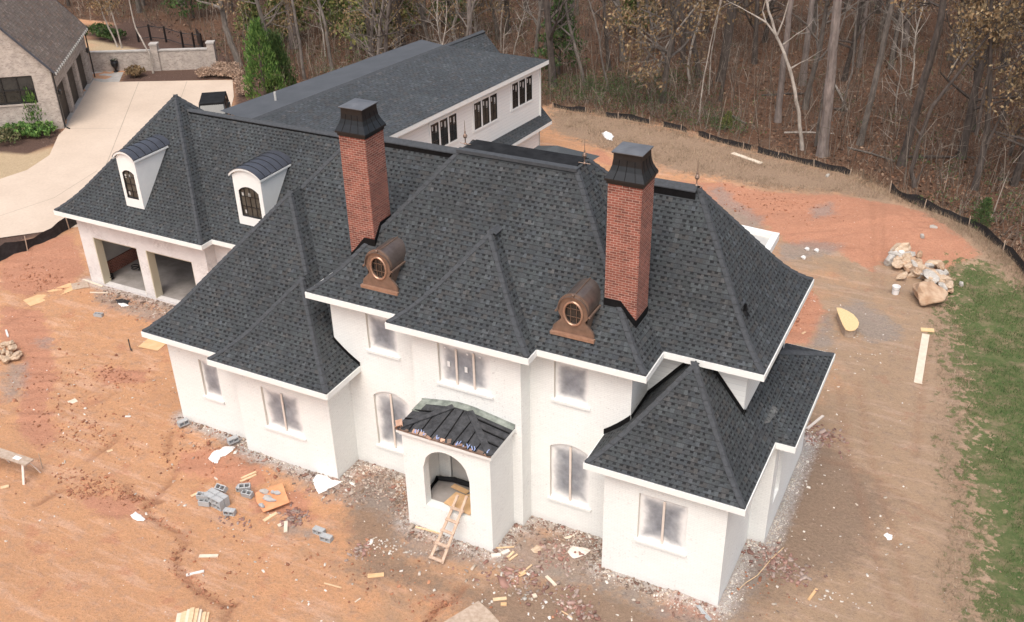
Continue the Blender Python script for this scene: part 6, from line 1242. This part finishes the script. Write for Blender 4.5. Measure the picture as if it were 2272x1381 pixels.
board2((153, 895), (170, 888), .3, .02, 'wood_pale', 'small square sheet on open dirt left of the house', 'scrap', 'board'); board2((278, 925), (290, 925), .08, .03, 'rock_white', 'small white scrap on the open dirt'); board2((238, 1004), (250, 1000), .1, .03, 'wood_new', 'short wood scrap on open dirt left'); board2((2, 1085), (20, 1080), .14, .04, 'wood_new', 'wood block at the left edge below the sawhorse bench'); board2((14, 735), (18, 748), .08, .05, 'rock_white', 'upright pale block at the left edge')
board2((1780, 742), (1787, 735), .08, .03, 'wood_new', 'short pale stick beside the right eave'); board2((1700, 1310), (1700, 1311), .1, .1, 'wood_new', 'stub')if 0 else None
board2((1790, 955), (1826, 925), .10, .05, 'wood_pink', 'pinkish post lying off the side wing eave'); board2((1794, 1332), (1812, 1308), .08, .04, 'plywood', 'orange brown forked stick on the tan dirt lower right')
board2((1625, 340), (1690, 362), .3, .05, 'wood_pale', 'weathered board lying in the dry grass')
# big sheet at bottom centre
sh = MB(); P4 = [gp(*p) for p in ((985, 1385), (1062, 1338), (1088, 1362), (1105, 1381), (1130, 1420), (1000, 1450))]; sh.prism([(p.x, p.y) for p in P4][::-1] if False else [(p.x, p.y) for p in P4], .05, .09); me = sh.mesh('sheet'); bm = bmesh.new(); bm.from_mesh(me); bmesh.ops.recalc_face_normals(bm, faces=bm.faces[:]); bm.to_mesh(me); bm.free(); me.materials.append(M['wood_old']); o = put(me, 'plywood_sheet', 'large weathered plywood sheet cut by the bottom picture edge', 'sheet', (0, 0, 0)); o.location.z = 0
# lumber pile
for i in range(9):
    f = i / 8; board2((400 + 62 * f + R.uniform(-3, 3), 1368 - 4 * (1 - abs(f - .5)) + R.uniform(-2, 2)), (392 + 62 * f - 6, 1440), .13, .09, 'wood_new' if i % 3 else 'wood_pale', 'new pine stud in the small lumber pile at the bottom left', 'stud', 'board', z=.05 + .1 * (2 - abs(i - 4)) * .5, grp='studs in the lumber pile')
# orange board with broken block pieces on top
ob_ = MB(); P4 = [gp(*p) for p in ((567, 1098), (627, 1076), (643, 1119), (585, 1141), (570, 1118))]; ob_.prism([(p.x, p.y) for p in P4][::-1], .06, .085); me = ob_.mesh('board'); bm = bmesh.new(); bm.from_mesh(me); bmesh.ops.recalc_face_normals(bm, faces=bm.faces[:]); bm.to_mesh(me); bm.free(); me.materials.append(M['orangeboard']); put(me, 'plywood_sheet', 'orange board carrying broken concrete chunks', 'sheet', (0, 0, 0))
for i, (px, py, sx, sy) in enumerate(((588, 1098, .2, .13), (592, 1112, .2, .13), (603, 1117, .22, .07), (582, 1128, .16, .09), (617, 1101, .14, .09), (605, 1100, .1, .06))):
    p = gp(px, py); o = put(rock_mesh(60 + i, 'cmu' if i > 1 else 'concrete', 'chunk', 2, .1), 'concrete_chunk', 'broken concrete chunk on the orange board', 'rubble', (p.x, p.y, .15), (0, 0, R.uniform(-.5, .8)), (sx, sy, .09), 'concrete chunks on the orange board')
# ladder of studs leaning on the porch
lad = thing('wooden_ladder', 'site-built pine ladder leaning into the porch archway', 'ladder', (5.95, -3.4, 0)); 
def stick(a, b, w, th, nm, m, par):
    a, b = V(a), V(b); d = (b - a); L = d.length; mb = MB(); mb.box(0, L, -w / 2, w / 2, -th / 2, th / 2); o = mb.build(nm, M[m], par, world=False); o.rotation_mode = 'QUATERNION'; o.rotation_quaternion = d.to_track_quat('X', 'Z'); o.location = a; return o
lo = V((-.05, .1, .03)); up_ = V((.20, 1.6, 1.6)); sx = V((.40, -.02, 0)); 
for s_ in (0, 1): stick(lo + sx * s_ * 1.1, up_ + sx * s_ * .85 + V((0, 0, .1 * s_)), .09, .04, 'rail', 'wood_ladder', lad)
for k_, f in enumerate((.03, .25, .45, .62, .80)): c = lo.lerp(up_, f) + V((0, -.03, .03)); stick(c - sx * .12, c + sx * 1.1, .11, .03, 'rung', 'wood_ladder', lad)
# sawhorse bench
bn = thing('sawhorse_bench', 'plank bench on splayed legs cut by the left picture edge', 'bench', gp(58, 1050)); A, B = gp(-60, 985, .75), gp(66, 1027, .75); o0 = V(bn.location)
stick(A - o0, B - o0, .38, .05, 'plank', 'wood_old', bn); dd_ = (B - A).normalized(); nn_ = V((-dd_.y, dd_.x, 0))
for c in (B - dd_ * .25, A + dd_ * .3, (A + B) * .5 - dd_ * .4):
    for sg in (-1, 1): stick(c - o0 - V((0, 0, .03)) + nn_ * sg * .1, c - o0 - V((0, 0, .78)) + nn_ * sg * .38 + dd_ * .1, .08, .04, 'leg', 'wood_pink', bn)
o = stick(B - dd_ * .75 - o0 + V((0, 0, .03)), B - dd_ * .45 - o0 + V((0, 0, .03)), .16, .01, 'paper', 'plastic', None); o.name = 'paper_sheet'; o.location += o0; tag(o, 'white paper lying on the plank bench', 'paper')
# teardrop sheet on a core
td = thing('teardrop_sheet', 'yellow teardrop-shaped plywood top on a stubby core, on the tan dirt', 'sheet', gp(1878, 722)); c0 = [gp(px, py, .42) for px, py in ((1856, 683), (1866, 684), (1880, 690), (1893, 698), (1902, 708), (1906, 717), (1904, 726), (1897, 733), (1886, 735), (1876, 732), (1870, 722), (1864, 708), (1859, 695))]
q = MB(); q.prism([(p.x, p.y) for p in c0][::-1], .40, .43); me = q.mesh('top'); bm = bmesh.new(); bm.from_mesh(me); bmesh.ops.recalc_face_normals(bm, faces=bm.faces[:]); bm.to_mesh(me); bm.free(); me.materials.append(M['osb']); o = bpy.data.objects.new('sheet_top', me); COL.objects.link(o); o.parent = td; bpy.context.view_layer.update(); o.matrix_parent_inverse = td.matrix_world.inverted()
cc = sum((V((p.x, p.y)) for p in c0), V((0, 0))) / len(c0); q = MB(); q.prism([tuple(cc + (V((p.x, p.y)) - cc) * .88) for p in c0][::-1], .0, .4); me = q.mesh('core'); bm = bmesh.new(); bm.from_mesh(me); bmesh.ops.recalc_face_normals(bm, faces=bm.faces[:]); bm.to_mesh(me); bm.free(); me.materials.append(M['wood_old']); o = bpy.data.objects.new('core', me); COL.objects.link(o); o.parent = td; o.matrix_parent_inverse = td.matrix_world.inverted()
# bucket
bu = thing('bucket', 'white plastic bucket on the dirt left of the rock pile', 'bucket', gp(1986, 652)); q = MB(); q.lathe([(0, 0), (.15, 0), (.18, .38), (.19, .38), (.19, .40), (.17, .40), (.14, .03), (0, .03)], (0, 0, 0), 20); q.build('bucket', M['plastic'], bu, world=False); q = MB(); q.tube([(-.19, 0, .34), (-.15, -.14, .28), (0, -.2, .25), (.15, -.14, .28), (.19, 0, .34)], .006, 4); q.build('handle', M['frame'], bu, world=False)
# crumpled cloths / wrap
def cloth(poly, h, m, lb, seed, nm='plastic_wrap', cat='wrap'):
    c = [gp(*p) for p in poly]; cx_ = sum((p for p in c), V((0, 0, 0))) / len(c); mb = MB(); n_ = 7
    rows = []
    for i in range(n_ + 1):
        f = i / n_; rows.append([])
        for p in c:
            q_ = cx_.lerp(p, f); rows[-1].append(V((q_.x, q_.y, zat(q_.x, q_.y) + .02 + h * (.35 + .9 * abs(noise.noise(V((q_.x * 5, q_.y * 5, seed))))) * (1 - f ** 4 * .95))))
    for i in range(n_):
        for k_ in range(len(c)):
            k2 = (k_ + 1) % len(c)
            if i == 0: mb.face([rows[0][0], rows[1][k_], rows[1][k2]])
            else: mb.face([rows[i][k_], rows[i + 1][k_], rows[i + 1][k2], rows[i][k2]])
    me = mb.mesh(nm, True); bm = bmesh.new(); bm.from_mesh(me); bmesh.ops.recalc_face_normals(bm, faces=bm.faces[:]); bm.to_mesh(me); bm.free(); me.materials.append(M[m]); return put(me, nm, lb, cat, (0, 0, 0))
def dense(l, k=4): return [(a[0] + (b[0] - a[0]) * i / k + R.uniform(-1.2, 1.2), a[1] + (b[1] - a[1]) * i / k + R.uniform(-1, 1)) for a, b in zip(l, l[1:] + l[:1]) for i in range(k)]
cloth(dense([(461, 1018), (474, 1004), (490, 1000), (505, 988), (523, 990), (515, 1002), (500, 1012), (488, 1016), (482, 1028), (472, 1026)]), .14, 'plastic', 'white crumpled cloth near the left pavilion corner', 1)
cloth(dense([(692, 1062), (705, 1052), (722, 1055), (735, 1066), (760, 1070), (735, 1084), (706, 1096), (700, 1082)]), .12, 'plastic', 'torn white wrap and scraps at the foot of the left pavilion', 2)
cloth(dense([(1333, 296), (1345, 291), (1362, 303), (1358, 313), (1346, 310), (1340, 303)]), .25, 'plastic', 'bright white sheet lying in the dry grass beyond the roof', 3)
cloth(dense([(288, 1144), (302, 1136), (322, 1150), (320, 1158), (300, 1156)]), .08, 'plastic', 'white plastic scrap at the wet clay patch', 4); cloth(dense([(1961, 1187), (1968, 1182), (1980, 1186), (1980, 1196), (1970, 1198)]), .07, 'plastic', 'white scrap on the open tan dirt lower right', 5)
cloth(dense([(1258, 1225), (1270, 1212), (1290, 1216), (1312, 1222), (1300, 1232), (1285, 1236), (1272, 1240)]), .1, 'wood_pink', 'pinkish torn packaging beside the right pavilion wall', 6); cloth(dense([(1178, 1222), (1190, 1210), (1203, 1214), (1200, 1226), (1186, 1230)]), .08, 'rock_tan', 'tan crumpled bag between porch and right pavilion', 7)
cloth(dense([(255, 665), (275, 662), (290, 668), (280, 676), (262, 674)]), .05, 'fabric', 'black plastic in the rubble before the garage', 8); cloth(dense([(262, 672), (280, 672), (285, 678), (268, 680)]), .08, 'plastic', 'white sheet scrap in the rubble before the garage', 9); cloth(dense([(284, 625), (300, 617), (320, 620), (318, 632), (298, 634)]), .08, 'plastic', 'white papers on the garage floor', 10)
cloth(dense([(1020, 1381), (1000, 1350), (1030, 1326), (1060, 1338), (1070, 1344)]), .0, 'fabric', 'x', 11) if 0 else None
cloth(dense([(1543, 1345), (1552, 1343), (1580, 1375), (1572, 1381)]), .06, 'cmu', 'grey strip at the right pavilion corner', 12)
for px, py in ((244, 620), (302, 600)): p = gp(px, py, .06); q = MB(); pts = [(p.x + .18 * cos(t), p.y + .18 * sin(t), .12 + .02 * t) for t in np.linspace(0, 12, 40)]; q.tube(pts, .03, 5); tag(q.build('hose_coil', M['frame']), 'black hose coil on the garage floor ' + ('by the left pier' if px < 260 else 'further inside'), 'hose')
q = MB(); pts = [gp(*p) for p in ((1640, 1310), (1655, 1295), (1680, 1280), (1710, 1245), (1738, 1218))]
for p in pts: p.z = zat(p.x, p.y) + .05
q.tube(pts, .015, 5); tag(q.build('cable', M['wood_new']), 'thin tan cable curving over the brick rubble at lower right', 'cable')
q = MB(); p = gp(290, 775); q.tube([p, p + V((0, 0, .5))], .03, 5); q.tube([p, p + V((.15, -.1, .05))], .04, 5); tag(q.build('stake', M['bark_dark']), 'dark stake standing in the dirt left of the house', 'stake')
for px, py, h, lb in ((2093, 430, 1.1, 'thin steel stake in the dry grass at right'), (95, 1040, .7, 'thin stake right of the plank bench')): p = gp(px, py); q = MB(); q.tube([p, p + V((.03, 0, h))], .015, 4); tag(q.build('stake', M['wood_old']), lb, 'stake')
# ================================================================== rubble (uncountable)
M['rubble'] = leafmat('mixed_rubble', [(.22, .16, .13), (.34, .26, .21), (.46, .38, .32), (.30, .15, .11), (.17, .13, .11), (.60, .53, .46), (.27, .19, .14)]); M['rubble_brick'] = leafmat('brick_bits', [(.28, .15, .12), (.36, .22, .18), (.22, .12, .10), (.42, .32, .28), (.34, .27, .23)]); M['clods'] = leafmat('clay_clods', [(.36, .16, .09), (.45, .22, .13), (.27, .12, .075)]); M['rubble_light'] = leafmat('pale_chips', [(.6, .56, .5), (.75, .71, .66), (.5, .42, .34)])
def chips(name, q, s, m, flat=.5, elong=1.6):
    k = len(q); z = zarr(q); base = np.array([[-1, -1, -1], [1, -1, -1], [1, 1, -1], [-1, 1, -1], [-1, -1, 1], [1, -1, 1], [1, 1, 1], [-1, 1, 1]], float); v = np.repeat(base[None], k, 0) * (1 + rng.uniform(-.35, .35, (k, 8, 3))); sz = s * rng.lognormal(0, .38, k); v *= np.stack([sz * elong * rng.uniform(.6, 1.2, k), sz * rng.uniform(.6, 1.1, k), sz * flat * rng.uniform(.6, 1.3, k)], 1)[:, None, :]
    a = rng.uniform(0, 6.28, k); tl = rng.normal(0, .35, k); c, s_ = np.cos(a), np.sin(a); x, y, zz = v[..., 0].copy(), v[..., 1].copy(), v[..., 2].copy(); zz2 = zz + x * tl[:, None]; v = np.stack([x * c[:, None] - y * s_[:, None], x * s_[:, None] + y * c[:, None], zz2], -1); v += np.stack([q[:, 0], q[:, 1], z + sz * flat * .5], 1)[:, None, :]
    f = np.array([[0, 3, 2, 1], [4, 5, 6, 7], [0, 1, 5, 4], [1, 2, 6, 5], [2, 3, 7, 6], [3, 0, 4, 7]]); F_ = (f[None] + (np.arange(k) * 8)[:, None, None]).reshape(-1, 4); return npmesh(name, v.reshape(-1, 3), F_, m, kind='stuff')
def nearline(l, n, sd, off=0.):
    a = np.array(wp(l)); seg = np.linalg.norm(np.diff(a, axis=0), axis=1); i = rng.choice(len(seg), n, p=seg / seg.sum()); t = rng.random(n); p = a[i] + (a[i + 1] - a[i]) * t[:, None]; return p + rng.normal(0, 1, (n, 2)) * sd
def blob(px, py, n, sd): p = gp(px, py); return np.array([p.x, p.y]) + rng.normal(0, 1, (n, 2)) * np.array(sd)
hb = [(-19, 5.9), (-10.8, 5.9), (-10.8, 6.5), (-7, 6.5), (-6.75, -.8), (-3.15, -.8), (-3.15, -1.25), (.92, -1.25), (.92, 0), (4.4, 0), (4.4, -2.12), (7.56, -2.12), (7.56, -.6), (7.9, -.6), (7.9, 0), (10.9, 0), (10.9, -1.23), (14.7, -1.23), (14.7, 2), (15.25, 2), (15.25, 8), (-19, 12)]
out_ = lambda q: q[~inside(q, hb)]
front = [(412, 925), (548, 968), (556, 995), (750, 1062), (797, 1030), (897, 1058), (912, 1175), (1095, 1230), (1142, 1175), (1185, 1150), (1330, 1200), (1332, 1262), (1588, 1362)]
chips('wall_rubble', out_(np.vstack([nearline(front, 2300, .26), nearline(front, 800, .7), blob(840, 1080, 500, (.7, .5)), nearline([(245, 650), (340, 665), (400, 700)], 900, .5), blob(1290, 1215, 350, (.6, .5)), blob(745, 1080, 250, (.6, .3))])), .021, M['rubble'])
chips('wall_dust', out_(np.vstack([nearline([(1590, 1362), (1655, 1210), (1700, 1202), (1772, 1012), (1790, 960)], 2600, .22), nearline(front, 2500, .2)])), .012, M['rubble_light'], .8, 1.1)
chips('brick_rubble', out_(np.vstack([blob(1180, 1290, 170, (.8, .35)), blob(1700, 1230, 100, (.4, .3)), blob(1745, 1270, 130, (.45, .3)), blob(1290, 1365, 60, (.35, .2)), blob(1270, 1340, 40, (.3, .2)), blob(800, 1222, 40, (.18, .25)), blob(650, 1145, 60, (.25, .25)), blob(1820, 970, 130, (.45, .35)), blob(1240, 1230, 90, (.5, .4)), blob(520, 1150, 40, (.4, .2)), blob(660, 1150, 40, (.2, .2)), blob(1640, 740, 10, (.3, .3))])), .030, M['rubble_brick'], .6, 1.7)
chips('pale_scraps', out_(np.vstack([blob(1180, 1320, 40, (.8, .3)), blob(830, 1215, 26, (.4, .2)), blob(880, 1220, 34, (.5, .25)), blob(1290, 1200, 40, (.6, .4)), blob(1890, 745, 14, (.3, .1)), blob(1848, 1150, 60, (2.2, 1.8)), blob(250, 960, 90, (3.5, 2.6)), blob(600, 1280, 60, (3, 1.2)), blob(1150, 1310, 120, (2.8, .8)), blob(1850, 800, 60, (1.8, 2.2)), blob(700, 1040, 80, (1.6, .4)), blob(1840, 1320, 10, (.2, .1)), blob(1700, 1310, 40, (1.6, .8))])), .020, M['rubble_light'], .5, 1.6)
chips('clay_clods', out_(np.vstack([nearline(l, n_, .12) for l, n_ in zip([[(322, 1120), (330, 1142), (400, 1180), (413, 1205), (395, 1225), (390, 1250), (420, 1290), (450, 1320), (490, 1340), (512, 1352)], [(950, 1375), (965, 1350), (1005, 1330)], [(130, 1090), (195, 1100), (250, 1090), (320, 1110)]], (150, 50, 170))] + [blob(80, 620, 250, (1.2, .5)), blob(180, 960, 160, (1.2, .5)), blob(270, 840, 120, (.8, .3)), blob(220, 1080, 200, (1.2, .3)), blob(1760, 700, 200, (.4, 1.2)), blob(1650, 1290, 60, (1, .5)), blob(500, 1250, 25, (1.2, .4)), blob(1700, 450, 260, (2, 1.2)), blob(450, 1000, 160, (1.2, .6)), blob(900, 1300, 160, (3, .8)), blob(120, 860, 160, (1.5, 1.0)), blob(250, 900, 300, (5, 3))])), .020, M['clods'], .7, 1.3)
# hide-tagging of anything left unlabeled as part of the setting
for o in [o for o in bpy.data.objects if o.parent is None and o.type in ('MESH', 'EMPTY') and 'label' not in o and 'kind' not in o]: print('UNTAGGED', o.name)
